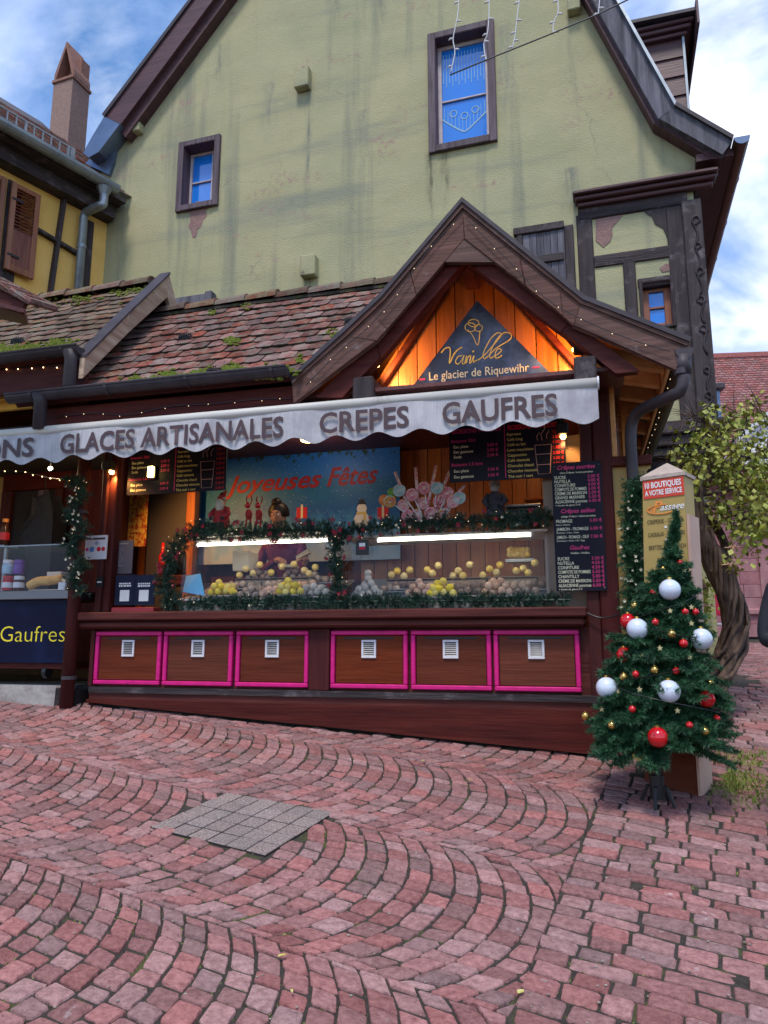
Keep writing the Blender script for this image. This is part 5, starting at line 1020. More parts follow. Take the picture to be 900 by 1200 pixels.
mb = MB(); mb.box(p[0]-.05, p[0]+.05, bb-.005, bb-.004, p[1]+.135, p[1]+.15).box(p[0]-.03, p[0]+.03, bb-.005, bb-.004, p[1]+.15, p[1]+.19); mb.part('printed_hat', t_blk, t); MB().box(p[0]-.055, p[0]+.055, bb-.006, bb-.005, p[1]+.03, p[1]+.055).box(p[0]+.02, p[0]+.045, bb-.006, bb-.005, p[1]-.04, p[1]+.03).part('printed_scarf', t_yel, t)
for px in (354, 449): p = kp(px, 600, BB); MB().box(p[0]-.06, p[0]+.06, bb-.004, bb-.003, p[1]-.07, p[1]+.05).part('printed_gift', t_red, t); MB().box(p[0]-.012, p[0]+.012, bb-.0055, bb-.0045, p[1]-.07, p[1]+.08).part('printed_ribbon', t_cream, t)
# ------------------------------------------------------------------ display cases with sweets
m_case = M('display_white', (.55, .52, .50), .4); m_tray = M('dull_tray', (.35, .33, .32), .35, metal=.5)
def case(lab, x0, x1, l0, l1, ly):
    a0, a1 = kp(x0, 660, .06)[0], kp(x1, 660, .06)[0]; t = thing('display_case', lab, 'display case', KF, ((a0+a1)/2, .4, ZC+.004))
    MB().box(a0, a1, .04, .75, ZC+.004, ZC+.06).part('base', m_case, t, bevel=.006)
    MB().hexa([(a0, .09, ZC+.061), (a1, .09, ZC+.061), (a1, .72, ZC+.30), (a0, .72, ZC+.30), (a0, .09, ZC+.07), (a1, .09, ZC+.07), (a1, .72, ZC+.31), (a0, .72, ZC+.31)]).part('sloping_shelf', m_tray, t)
    zt_ = KF.at((x0+x1)/2, 627, .1)[2]
    MB().hexa([(a0, .045, ZC+.06), (a1, .045, ZC+.06), (a1, .051, ZC+.06), (a0, .051, ZC+.06), (a0, .115, zt_), (a1, .115, zt_), (a1, .121, zt_), (a0, .121, zt_)]).part('glass_front', m_glass, t)
    for a in (a0, a1-.006): MB().hexa([(a, .05, ZC+.06), (a+.006, .05, ZC+.06), (a+.006, .7, ZC+.06), (a, .7, ZC+.06), (a, .12, zt_), (a+.006, .12, zt_), (a+.006, .6, zt_), (a, .6, zt_)]).part('glass_side', m_glass, t)
    MB().box(a0-.01, a1+.01, .10, .62, zt_+.001, zt_+.022).part('top_shelf', m_case, t, bevel=.004)
    p, q = KF.at(l0, ly[0], .13), KF.at(l1, ly[1], .13); zl = (p[2]+q[2])/2; MB().tube([(p[0], .13, zl), (q[0], .13, zl)], .0115, 10).part('led_tube', m_led, t); MB().box(p[0]-.02, q[0]+.02, .135, .17, zl+.012, zl+.04).part('lamp_rail', m_white, t)
    for a in (p[0]-.014, q[0]): MB().tube([(a, .13, zl), (a+.014, .13, zl)], .019, 10).part('lamp_cap', m_white, t)
    return a0, a1, zt_
la0, la1, lzt = case('left glass display case with lit tube full of sweet balls', 213, 389, 232, 385, (637, 635)); ra0, ra1, rzt = case('right longer glass display case with lit tube full of sweet balls', 402, 642, 443, 622, (633.5, 627))
# price ticket, papers, boxes in the left case
def shelfz(b): return ZC+.072+(b-.09)*.38
p = KF.at(229, 682, .2); MB().hexa([(p[0]-.10, .16, p[2]-.09), (p[0]+.12, .16, p[2]-.13), (p[0]+.12, .17, p[2]-.13), (p[0]-.10, .17, p[2]-.09), (p[0]-.12, .24, p[2]+.06), (p[0]+.02, .24, p[2]+.08), (p[0]+.02, .25, p[2]+.08), (p[0]-.12, .25, p[2]+.06)]).top('blue_sheet', M('light_blue_paper', (.10, .42, .75), .5), 'light blue sheet leaning at the left end of the left display case', 'paper', KF)
p = KF.at(222, 700, .12); MB().hexa([(p[0]-.12, .10, p[2]-.03), (p[0]+.14, .10, p[2]-.03), (p[0]+.14, .3, p[2]+.01), (p[0]-.12, .3, p[2]+.01), (p[0]-.12, .10, p[2]-.02), (p[0]+.14, .10, p[2]-.02), (p[0]+.14, .3, p[2]+.02), (p[0]-.12, .3, p[2]+.02)]).top('folded_paper', m_white, 'white folded papers lying in the left corner of the left case', 'paper', KF)
m_bag = M('white_paper_bag', (.62, .54, .44), .8)
p = KF.at(286, 657, .62); MB().hexa([(p[0]-.10, .58, p[2]-.10), (p[0]+.08, .58, p[2]-.10), (p[0]+.11, .68, p[2]-.10), (p[0]-.06, .68, p[2]-.10), (p[0]-.11, .58, p[2]+.09), (p[0]+.06, .58, p[2]+.09), (p[0]+.13, .68, p[2]+.06), (p[0]-.04, .68, p[2]+.07)]).top('paper_bag', m_bag, 'white paper bag standing behind the balls in the left case', 'bag', KF, bevel=.006)
# the sweets
def mball(n, c, c2): return M(n, c, .5, c2, 30, bump=.3, rand=.18)
SW = {'yellow': mball('lemon_ball', (.85, .55, .01), (.90, .66, .05)), 'grey brown': mball('truffle_ball', (.34, .20, .12), (.52, .35, .24)), 'dark': mball('chocolate_ball', (.16, .085, .055), (.27, .16, .11)), 'rosy tan': mball('rosy_tan_ball', (.60, .28, .15), (.70, .40, .25)), 'pale grey': mball('sugar_ball', (.50, .40, .31), (.62, .52, .42)), 'gold': mball('golden_ball', (.82, .50, .08), (.88, .62, .20))}
BR_ = .033
bm_ = {k: MB().ball((0, 0, 0), BR_, 9, 6).mesh('sweet_ball', m, smooth=True) for k, m in SW.items()}
def sweet(kind, a, b, z, lab, grp):
    o = bpy.data.objects.new('sweet_ball', bm_[kind]); COL.objects.link(o); o.location = KF.world(a, b, z); o.rotation_euler = (random.random()*3, random.random()*3, 0); props(o, lab, 'sweet', grp)
HE = [('left', 262, 687, .20, 'yellow', 'at its left end', 15), ('left', 297, 690, .22, 'grey brown', 'right of the left yellow heap', 15), ('left', 322, 690, .2, 'rosy tan', 'left of the second yellow heap', 13), ('left', 340, 686, .16, 'yellow', 'near its right end', 15), ('left', 369, 688, .2, 'pale grey', 'at its right end', 14), ('left', 306, 671, .42, 'dark', 'in the back row', 15), ('left', 348, 670, .44, 'dark', 'at the back behind the right yellow heap', 14), ('left', 379, 672, .42, 'grey brown', 'at the back right corner', 9),
      ('right', 431, 689, .18, 'pale grey', 'at its left end', 18), ('right', 494, 690, .2, 'rosy tan', 'left of the yellow heap', 15), ('right', 517, 688, .16, 'yellow', 'in the middle', 16), ('right', 546, 691, .2, 'dark', 'right of the yellow heap', 14), ('right', 583, 689, .18, 'rosy tan', 'right of the dark heap', 16), ('right', 612, 690, .2, 'grey brown', 'at its right end', 14)] + [(c_, x_, y_, .34, k_, w_, 6) for c_, x_, y_, k_, w_ in (('left', 282, 679, 'grey brown', 'second row, far left'), ('left', 326, 678, 'grey brown', 'second row, middle'), ('left', 364, 678, 'rosy tan', 'second row, far right'), ('right', 462, 689, 'grey brown', 'beside the pale grey heap'), ('right', 478, 679, 'dark', 'second row, far left'), ('right', 533, 680, 'grey brown', 'second row, middle'), ('right', 563, 681, 'dark', 'second row, right of the middle'), ('right', 600, 680, 'pale grey', 'second row, right'), ('right', 630, 688, 'dark', 'in the right corner'))]
m_clear = glass('clear_plastic', (1, 1, 1), .2, .08)
for cs, px, py, b, kind, where, cnt in HE:
    p = KF.at(px, py+4, b); a, z0 = p[0], shelfz(b)+BR_; lab = '%s sweet ball, heap %s, %s case' % (kind, where, cs); grp = '%s sweets %s of the %s case' % (kind, where, cs); k = 0
    zb0 = max(z0, p[2]-.02)
    MB().box(a-.125, a+.125, b-.09, b+.10, zb0-BR_-.012, zb0-BR_-.004).top('sweet_tray', m_tray, 'tray under %s balls %s, %s case' % (kind, where, cs), 'tray', KF, bevel=.003)
    for ly, (nx_, ny_) in enumerate(((4, 2), (3, 2), (2, 1), (1, 1), (1, 1))):
        for i in range(nx_):
            for j in range(ny_):
                if k >= cnt: break
                sweet(kind, a+(i-(nx_-1)/2)*.064+random.uniform(-.014, .014), b+(j-(ny_-1)/2)*.056+random.uniform(-.012, .012), zb0+ly*.043+random.uniform(-.009, .009), lab, grp); k += 1
for cs, pts in (('left', [(289, 667), (297, 672), (305, 662), (330, 664), (344, 661), (356, 668), (362, 672), (370, 665), (281, 674), (318, 671)]), ('right', [(459, 674), (465, 669), (473, 675), (480, 668), (501, 668), (507, 672), (514, 663), (531, 675), (537, 669), (543, 675), (551, 662), (566, 674), (574, 667), (582, 671), (586, 662), (605, 669), (613, 666), (619, 671), (627, 660)])):
    for px, py in pts: p = KF.at(px, py, .36); sweet('gold', p[0], .36+random.uniform(-.02, .02), p[2], 'golden sweet ball topping the back rows of the %s display case' % cs, 'golden balls of the %s case' % cs)
m_cart2 = M('brown_carton', (.20, .13, .09), .7, (.28, .19, .13), 9)
for cs, x0, x1 in (('left', 279, 374), ('right', 455, 632)):
    for k in range(3):
        p, q = KF.at(x0+(x1-x0)*k/3, 680, .40), KF.at(x0+(x1-x0)*(k+.96)/3, 680, .40); zt_ = KF.at((x0+x1)/2, 677, .40)[2]; mb = MB(); mb.box(p[0], q[0], .33, .5, shelfz(.33)+.0, zt_-.03); box4(mb, p[0], q[0], zt_-.03, zt_-.005, .33, .5, .006)
        mb.top('sweet_carton', m_cart2, '%s brown carton holding golden balls at the back of the %s case' % (('left', 'middle', 'right')[k], cs), 'carton', KF, bevel=.003, group='cartons in the %s case' % cs)
for i in range(10): p = KF.at(598+5*(i % 5), 645+5*(i//5), .68); sweet('gold', p[0], .68, p[2], 'golden sweet ball on the high shelf at the right end of the right case', 'golden balls on the high shelf')
p = KF.at(608, 653, .68); MB().box(p[0]-.11, p[0]+.13, .62, .75, p[2]-.045, p[2]-.02).top('high_shelf', m_tray, 'small high shelf with golden balls in the right case', 'shelf', KF)
t, a0, a1, z0, z1, bb = board('case_sign', 'small black card with white and red print at the left end of the right case', 'sign', 417, 633, 432, 650, .03, m_black); MB().box(a0+.03, a1-.03, bb-.001, bb, z0+.07, z0+.10).part('print', t_wht, t); MB().box(a0+.03, a1-.03, bb-.001, bb, z0+.045, z0+.066).part('print', t_red, t)
# ------------------------------------------------------------------ garlands
m_flw = M('cream_flower', (.72, .66, .50), .5); m_berry = M('dark_red_flower', (.30, .012, .03), .5)
m_dimb = M('dim_bulb', (.9, .7, .4), .4, emit=(1, .75, .45), es=1.0)
def garland(lab, pts, r, fr, mat, flw=(), dens=1.0, ln=.035, grp=None):
    sp_ = spline(pts, 10); t = thing('fir_garland', lab, 'garland', fr, tuple(sp_[-1]), grp)
    segs = []; tot = sum((sp_[i+1]-sp_[i]).length for i in range(len(sp_)-1)); n = int(tot*190*dens)
    acc = [0]
    for i in range(len(sp_)-1): acc.append(acc[-1]+(sp_[i+1]-sp_[i]).length)
    def pt(s):
        for i in range(len(sp_)-1):
            if acc[i+1] >= s: return sp_[i]+(sp_[i+1]-sp_[i])*((s-acc[i])/max(acc[i+1]-acc[i], 1e-6)), (sp_[i+1]-sp_[i]).normalized()
        return sp_[-1], (sp_[-1]-sp_[-2]).normalized()
    for _ in range(n):
        c, d = pt(random.random()*tot); v = Vector((random.gauss(0, 1), random.gauss(0, 1), random.gauss(0, 1))); v = (v-d*v.dot(d)).normalized()*r*random.uniform(.55, 1.05)+d*random.uniform(-.5, .5)*r; segs.append((c, c+v))
    V = needle_tris(segs, 460, ln, .0026, .9); nppart('needles', V, 3, mat, t)
    MB().tube(sp_, .010, 5).part('wire', m_needle2, t)
    for m, cnt, sz in flw:
        for _ in range(cnt):
            c, d = pt(random.random()*tot); v = Vector((random.gauss(0, 1), -abs(random.gauss(0, 1)), random.gauss(0, 1))); v = (v-d*v.dot(d)).normalized()*r*random.uniform(.75, 1.05); c = c+v; mb = MB(); s = sz*random.uniform(.7, 1.2)
            if m is m_dimb: mb.ball(tuple(c), s, 6, 4)
            else:
                for k in range(5): an = 2*pi*k/5+random.random(); mb.slab([c, c+Vector((cos(an-.4)*s, -.006, sin(an-.4)*s)), c+Vector((cos(an)*s*1.4, -.012, sin(an)*s*1.4)), c+Vector((cos(an+.4)*s, -.006, sin(an+.4)*s))], .002)
                mb.ball(tuple(c), s*.35, 6, 4)
            mb.part('bulb' if m is m_dimb else 'flower', m, t)
    return t
P3 = lambda pts, b: [KF.at(x, y, b) for x, y in pts]
garland('long dark fir garland lying on the counter edge under both display cases', P3([(190, 709), (300, 706), (420, 705), (540, 704), (668, 703)], -.03), .075, KF, m_needle2, ((m_flw, 4, .008),), 1.3)
garland('fir garland with red flowers along the top of the left display case', P3([(222, 622), (250, 622), (300, 624), (350, 621), (392, 622), (415, 625)], .03), .10, KF, m_needle2, ((m_berry, 30, .018), (m_dimb, 16, .0032)), 1.3)
garland('fir garland with small lights along the top of the right display case', P3([(418, 622), (470, 615), (540, 612), (600, 610), (645, 604)], .03), .09, KF, m_needle2, ((m_dimb, 18, .0032), (m_flw, 8, .010), (m_berry, 14, .015)), 1.2)
garland('fir garland hanging down the left side of the left display case', P3([(228, 622), (206, 640), (196, 668), (193, 690), (205, 710)], .0), .10, KF, m_needle2, ((m_dimb, 9, .0032), (m_berry, 9, .018)), 1.2)
garland('fir garland hanging between the two display cases', P3([(397, 622), (392, 650), (396, 675), (393, 700)], -.01), .08, KF, m_needle2, ((m_dimb, 7, .0032), (m_berry, 9, .018)), 1.2)
garland('fir garland with cream flowers wound round the brown pipe left of the kiosk', P3([(80, 560), (100, 575), (82, 600), (98, 622), (80, 640), (98, 660), (84, 678), (98, 694)], -.22), .085, KF, m_needle2, ((m_flw, 34, .010), (m_dimb, 8, .0035)), 1.1)
garland('bright fir garland with white flowers wound round the right downpipe', P3([(742, 562), (746, 585), (736, 605), (744, 625), (739, 655), (745, 680), (738, 700), (746, 725), (742, 745)], -.2), .10, KF, m_needle, ((m_flw, 34, .009),), 2.4)
# ------------------------------------------------------------------ lollipops and candy sticks on the case
m_lp = [M('pink_swirl', (.62, .10, .16), .3, (.70, .45, .42), 30), M('blue_swirl', (.20, .40, .42), .3, (.55, .60, .55), 30), M('yellow_swirl', (.60, .40, .06), .3, (.65, .12, .10), 30), M('rose_swirl', (.70, .20, .25), .3, (.72, .60, .55), 30)]; m_stk = M('striped_candy', (.62, .14, .18), .35, (.66, .56, .52), 8, (4, 4, 14), lo=.46, hi=.54)
root = KF.at(505, 622, .25); hold = thing('candy_holder', 'red pot holding the bunch of lollipops on the right case', 'pot', KF, root); MB().lathe((root[0], .25, root[2]-.05), [(.10, 0), (.13, .12), (.125, .12), (.09, .01)], 16).part('pot', m_berry, hold)
LP = [(468, 575, 1), (457, 588, 2), (473, 592, 3), (483, 580, 0), (497, 572, 0), (496, 590, 3), (512, 572, 1), (524, 578, 0), (515, 588, 0), (531, 588, 3), (505, 602, 0), (488, 604, 3), (538, 584, 1), (478, 605, 0), (520, 603, 2)]
for i, (px, py, k) in enumerate(LP):
    c = Vector(KF.at(px, py, .18+.03*(i % 3))); r = .055; col = ('pink', 'blue', 'yellow', 'rose')[k]; t = thing('lollipop', '%s swirl lollipop in the candy bunch, %s' % (col, ['upper left blue one beside the banner', 'lowest far left', 'left side above the rim', 'upper left middle', 'top centre left', 'centre left', 'top centre', 'right of the top', 'centre right', 'right side low', 'low centre', 'low left', 'far right blue one', 'lowest left of centre', 'lowest right'][i]), 'lollipop', KF, tuple(c), 'lollipops in the candy bunch')
    d = (c-Vector((root[0], .25, root[2]))).normalized(); MB().tube([tuple(c-d*r), (root[0]+d.x*.05, .25, root[2]+.02)], .005, 5).part('stick', m_white, t)
    sp_ = [(c.x+(.008+r*.84*j/44)*cos(j*.45), c.y-.012, c.z+(.008+r*.84*j/44)*sin(j*.45)) for j in range(45)]; MB().tube(sp_, .0075, 5).part('candy', m_lp[k], t, smooth=True); MB().tube([(c.x, c.y-.010, c.z), (c.x, c.y+.010, c.z)], r, 16).part('candy', m_lp[(k+3) % 4], t)
for i, (x0, y0, x1, y1) in enumerate(((463, 553, 475, 585), (487, 548, 490, 590), (511, 545, 500, 600), (527, 552, 508, 600), (545, 568, 515, 605))):
    p, q = KF.at(x0, y0, .2), KF.at(x1, y1, .22); mb = MB(); mb.tube([p, q], .014, 8); mb.top('candy_stick', m_stk, 'long striped candy stick in the bunch, %s' % ['leaning left beside the banner', 'upright, second from left', 'upright, the tallest in the middle', 'leaning right, fourth from left', 'leaning farthest right'][i], 'candy', KF, tuple(q), 'candy sticks in the bunch', smooth=True)
p = KF.at(463, 560, .24); c = p; t = thing('green_candy_cap', 'green and orange round candy at the left of the bunch', 'candy', KF, c); MB().ball((c[0], c[1], c[2]-.13), .06, 10, 8, (1.2, .6, .8)).part('candy', M('green_candy', (.12, .30, .04), .3), t, smooth=True); MB().ball((c[0]-.1, c[1], c[2]-.19), .05, 10, 8, (1, .6, 1)).part('candy', M('orange_candy', (.65, .2, .05), .3), t, smooth=True)
# ------------------------------------------------------------------ figures standing on the cases
m_plu = M('grey_plush', (.34, .30, .30), .95, (.45, .40, .40), 40, bump=.5); m_plud = M('dark_plush', (.03, .028, .04), .95, (.06, .05, .06), 40, bump=.5); m_fur = M('cream_fur', (.6, .52, .42), .95, (.7, .62, .52), 50, bump=.8); m_redcl = M('red_cloth', (.32, .02, .025), .85, (.40, .04, .04), 30)
def figure(lab, px, py, b, h, hat, coat, beard=None, cat='figurine'):
    p = KF.at(px, py, b); t = thing('plush_figure', lab, cat, KF, p); x, y, z = p
    MB().lathe((x, y, z), [(h*.20, 0), (h*.22, h*.15), (h*.18, h*.4), (h*.11, h*.55), (.001, h*.58)], 14).part('body', coat, t, smooth=True); MB().ball((x, y-.01, z+h*.66), h*.12, 12, 8).part('head', m_skin if beard else m_plu, t, smooth=True)
    for s in (-1, 1): MB().tube([(x+s*h*.15, y, z+h*.48), (x+s*h*.25, y-.04, z+h*.32), (x+s*h*.17, y-.09, z+h*.22)], [h*.075, h*.065, h*.05], 8).part('arm', coat, t, smooth=True); MB().ball((x+s*h*.16, y-.095, z+h*.2), h*.055, 8, 6).part('mitten', m_plud, t, smooth=True); MB().tube([(x+s*h*.1, y-.05, z+h*.05), (x+s*h*.11, y-.14, z-.01)], [h*.08, h*.07], 8).part('leg', m_plud, t, smooth=True)
    if beard: MB().ball((x, y-.045, z+h*.55), h*.13, 10, 8, (1, .6, 1.3)).part('beard', beard, t, smooth=True)
    MB().tube([(x, y, z+h*.72), (x+.01, y, z+h*.86), (x+h*.12, y, z+h*.95)], [h*.14, h*.08, h*.02], 12).part('hat', hat, t, smooth=True); MB().tube([(x-h*.13, y-.02, z+h*.74), (x+h*.13, y-.02, z+h*.74)], h*.045, 8).part('brim', m_fur, t, smooth=True)
    return t
figure('bearded figurine in a red and fur coat standing left on the left case', 259, 618, .3, .36, m_redcl, m_redcl, m_fur); 
figure('grey and black plush figure sitting on the right case before the pine wall', 581, 604, .3, .36, m_plu, m_plud)
for px, lab in ((291, 'left of two small red reindeer ornaments before the banner'), (303, 'right of two small red reindeer ornaments before the banner')):
    p = KF.at(px, 618, .35); t = thing('reindeer_ornament', lab, 'ornament', KF, p); x, y, z = p; MB().ball((x, y, z+.12), .04, 8, 6, (.8, 1, 1.3)).part('body', m_redcl, t, smooth=True); MB().ball((x, y-.03, z+.20), .028, 8, 6).part('head', m_redb, t, smooth=True)
    for s in (-1, 1): MB().tube([(x+s*.012, y, z+.22), (x+s*.03, y, z+.26), (x+s*.02, y, z+.29)], .006, 5).part('antler', m_redcl, t); MB().tube([(x+s*.02, y, z+.08), (x+s*.022, y-.01, z)], .010, 6).part('leg', m_redcl, t)
p = KF.at(312, 622, .2)
# right hand details: pine shelf, coffee machine
p, q = kp(615, 583, 1.1), kp(648, 587, 1.1); MB().box(p[0], q[0]+.2, 1.0, 1.3, q[1], q[1]+.03).top('pine_shelf', m_orz, 'narrow bright pine shelf behind the crêpe menu', 'shelf', KF, bevel=.004)
p = KF.at(612, 604, .7); cm_ = thing('coffee_machine', 'dark counter machine on the right case behind the garland', 'machine', KF, p); MB().box(p[0]-.13, p[0]+.16, .62, .9, p[2]-.1, p[2]+.06).part('body', m_black, cm_, bevel=.01); MB().box(p[0]-.14, p[0]+.17, .6, .92, p[2]+.062, p[2]+.085).part('top', m_steel, cm_, bevel=.005)
MB().box(kp(638, 600, .3)[0], 2.03, .16, .2, ZC, 3.0).top('pale_post', M('pale_plaster', (.30, .22, .17), .7), 'pale upright board behind the crêpe menu', 'board', KF)
# ------------------------------------------------------------------ people
def human(name, lab, J, R, clothes, fr, base, hair=None, face=None, extra=()):
    """J: joint -> point, R: joint -> radius; one continuous skinned body"""
    t = thing(name, lab, 'person', fr, base); names = list(J); E = [('pel', 'sto'), ('sto', 'che'), ('che', 'nec'), ('nec', 'chi'), ('chi', 'hea'), ('hea', 'top')]
    for s in 'lr': E += [('che', 'sh'+s), ('sh'+s, 'el'+s), ('el'+s, 'wr'+s), ('wr'+s, 'pa'+s), ('pel', 'hi'+s), ('hi'+s, 'kn'+s), ('kn'+s, 'an'+s), ('an'+s, 'to'+s)]
    for s in 'lr':                                       # five fingers rooted in the palm
        w_, p_ = Vector(J['wr'+s]), Vector(J['pa'+s]); d = (p_-w_).normalized(); sd = d.cross(Vector(J.get('up'+s, (0, 0, 1)))).normalized(); dn = sd.cross(d).normalized()
        for k, (o_, l_) in enumerate(((-.030, .062), (-.010, .074), (.010, .070), (.030, .055))):
            a_ = p_+sd*o_; J['f%d%s0' % (k, s)] = tuple(a_+d*.015); J['f%d%s1' % (k, s)] = tuple(a_+d*l_*.6-dn*.008); J['f%d%s2' % (k, s)] = tuple(a_+d*l_*.85-dn*(.03+.004*k)); R['f%d%s0' % (k, s)] = .010; R['f%d%s1' % (k, s)] = .009; R['f%d%s2' % (k, s)] = .0075
            E += [('pa'+s, 'f%d%s0' % (k, s)), ('f%d%s0' % (k, s), 'f%d%s1' % (k, s)), ('f%d%s1' % (k, s), 'f%d%s2' % (k, s))]
        b_ = w_+(p_-w_)*.35; J['t%s0' % s] = tuple(b_-sd*.032+d*.01); J['t%s1' % s] = tuple(b_-sd*.055+d*.04-dn*.01); R['t%s0' % s] = .012; R['t%s1' % s] = .009; E += [('wr'+s, 't%s0' % s), ('t%s0' % s, 't%s1' % s)]
    names = [k for k in J if not k.startswith('up')]; ix = {k: i for i, k in enumerate(names)}; bs = Vector(base)
    me = bpy.data.meshes.new('body'); me.from_pydata([Vector(J[k])-bs for k in names], [(ix[a], ix[b]) for a, b in E], []); me.materials.append(clothes[0]); me.materials.append(m_skin)
    o = bpy.data.objects.new('body', me); COL.objects.link(o); m = o.modifiers.new('skin', 'SKIN'); m.use_smooth_shade = True
    sk = me.skin_vertices[0].data
    for k in names: sk[ix[k]].radius = R[k] if isinstance(R[k], tuple) else (R[k], R[k]); sk[ix[k]].use_root = k == 'pel'
    sb = o.modifiers.new('sub', 'SUBSURF'); sb.levels = 2; sb.render_levels = 2
    dg = bpy.context.evaluated_depsgraph_get(); nm = bpy.data.meshes.new_from_object(o.evaluated_get(dg)); bpy.data.objects.remove(o)
    nm.materials.clear(); nm.materials.append(clothes[0]); nm.materials.append(m_skin); nm.materials.append(clothes[1])
    wl, wr, ch, hp = Vector(J['wrl'])-bs, Vector(J['wrr'])-bs, Vector(J['nec'])-bs, Vector(J['pel'])-bs; hd = Vector(J['hea'])-bs; pl_, pr_ = Vector(J['pal'])-bs, Vector(J['par'])-bs
    for p in nm.polygons:
        c = p.center; p.use_smooth = True
        if (c-pl_).length < .12 and (c-wl).dot(pl_-wl) > 0 or (c-pr_).length < .12 and (c-wr).dot(pr_-wr) > 0 or (c-hd).length < .17 and (c-ch).dot(hd-ch) > .0004: p.material_index = 1
        elif c.z < hp.z-.06: p.material_index = 2
    ob = bpy.data.objects.new('body', nm); nm.name = 'body'; COL.objects.link(ob); ob.parent = t
    # face on the head
    h_ = Vector(J['hea']); up_ = (Vector(J['top'])-Vector(J['chi'])).normalized(); f = Vector(face).normalized(); f = (f-up_*f.dot(up_)).normalized(); s_ = f.cross(up_)
    MB().tube([h_+f*.085+up_*.012, h_+f*.108-up_*.022, h_+f*.112-up_*.034], [.009, .013, .012], 8).part('nose', m_skin, t, smooth=True)
    for s in (-1, 1):
        MB().ball(tuple(h_+f*.084+s_*s*.033+up_*.012), .011, 10, 7).part('eye', m_white, t, smooth=True); MB().ball(tuple(h_+f*.092+s_*s*.033+up_*.011), .0055, 8, 6).part('pupil', m_black, t, smooth=True); MB().ball(tuple(h_+s_*s*.082-up_*.01), .026, 8, 6, (.5, .7, 1.1)).part('ear', m_skin, t, smooth=True)
        MB().tube([h_+f*.09+s_*s*.016+up_*.034, h_+f*.088+s_*s*.048+up_*.034], .005, 6).part('eyebrow', m_hair, t)
    MB().tube([h_+f*.092-s_*.022-up_*.058, h_+f*.099-up_*.058, h_+f*.092+s_*.022-up_*.058], [.004, .008, .004], 6).part('mouth', M('lips', (.42, .13, .12), .5), t, smooth=True)
    return t, h_, up_, f, s_
def hair_cap(t, h_, up_, f, s_, bun=None, r=.112):
    mb = MB(); vs_ = []; n, m = 16, 9
    for i in range(m+1):
        th = pi*.62*i/m
        for k in range(n):
            ph = 2*pi*k/n; d = up_*cos(th)+(f*cos(ph)+s_*sin(ph))*sin(th); front = max(0, d.dot(f)); rr = r*(1-.28*front*(1 if th > .8 else 0)); vs_.append(h_+up_*.015-f*.012+d*rr*(1+.02*sin(k*5+i)))
    mb.add(vs_, [(i*n+k, i*n+(k+1) % n, (i+1)*n+(k+1) % n, (i+1)*n+k) for i in range(m) for k in range(n)]); mb.part('hair', m_hair, t, smooth=True)
    if bun: MB().ball(tuple(bun), .052, 12, 8, (1, 1, .9)).part('hair_bun', m_hair, t, smooth=True)
# the seller, head bent over the left case
hx = KF.at(326, 603, .95); hz = hx[2]; x0 = hx[0]; yb0 = .95; pl1 = KF.at(328, 657, .78); pr1 = KF.at(352, 656, .76)
fl = zf
J = dict(pel=(x0+.02, yb0+.28, fl+.88), sto=(x0+.02, yb0+.25, fl+1.06), che=(x0+.01, yb0+.16, fl+1.30), nec=(x0, yb0+.06, hz-.17), chi=(x0, yb0+.03, hz-.085), hea=(x0, yb0-.0, hz), top=(x0, yb0-.02, hz+.075),
         shl=(x0-.19, yb0+.14, fl+1.33), ell=(x0-.24, yb0+.04, fl+1.06), wrl=(pl1[0]-.03, pl1[1]+.03, pl1[2]+.02), pal=(pl1[0]+.03, pl1[1]-.03, pl1[2]), shr=(x0+.2, yb0+.14, fl+1.33), elr=(x0+.27, yb0+.04, fl+1.08), wrr=(pr1[0]+.06, pr1[1]+.04, pr1[2]+.02), par=(pr1[0], pr1[1]-.02, pr1[2]),
         hil=(x0-.09, yb0+.28, fl+.84), knl=(x0-.10, yb0+.26, fl+.46), anl=(x0-.10, yb0+.30, fl+.08), tol=(x0-.11, yb0+.16, fl+.04), hir=(x0+.13, yb0+.28, fl+.84), knr=(x0+.13, yb0+.26, fl+.46), anr=(x0+.13, yb0+.30, fl+.08), tor=(x0+.14, yb0+.16, fl+.04))
RAD = dict(pel=(.16, .12), sto=(.14, .11), che=(.17, .12), nec=.055, chi=.07, hea=(.088, .10), top=.07, shl=.07, ell=.052, wrl=.032, pal=(.040, .018), shr=.07, elr=.052, wrr=.032, par=(.040, .018), hil=.09, knl=.062, anl=.042, tol=.035, hir=.09, knr=.062, anr=.042, tor=.035)
sel, h_, u_, f_, s_ = human('person', 'person in purple with dark hair in a bun bending over the left display case', J, dict(RAD), (m_purple, m_coat), KF, (x0, yb0+.28, fl), face=(0, -1, -1.0))
hair_cap(sel, h_, u_, f_, s_, bun=h_+u_*.125+f_*.01)
p = pr1; MB().hexa([(p[0]-.02, p[1]-.05, p[2]+.0), (p[0]+.10, p[1]-.03, p[2]+.06), (p[0]+.10, p[1]+.02, p[2]+.06), (p[0]-.02, p[1], p[2]), (p[0]-.03, p[1]-.05, p[2]+.03), (p[0]+.08, p[1]-.03, p[2]+.10), (p[0]+.08, p[1]+.02, p[2]+.10), (p[0]-.03, p[1], p[2]+.03)]).top('paper_cone', m_bag, 'pale paper cone held by the person in purple', 'paper', KF)
p = KF.at(337, 663, .72); MB().hexa([(p[0]-.09, .70, p[2]-.01), (p[0]+.09, .70, p[2]-.02), (p[0]+.09, .80, p[2]-.02), (p[0]-.09, .80, p[2]-.01), (p[0]-.09, .70, p[2]+.02), (p[0]+.08, .70, p[2]+.005), (p[0]+.08, .80, p[2]+.005), (p[0]-.09, .80, p[2]+.02)]).top('sweet_box', m_bag, 'open cream box under the hands of the person in purple', 'box', KF)
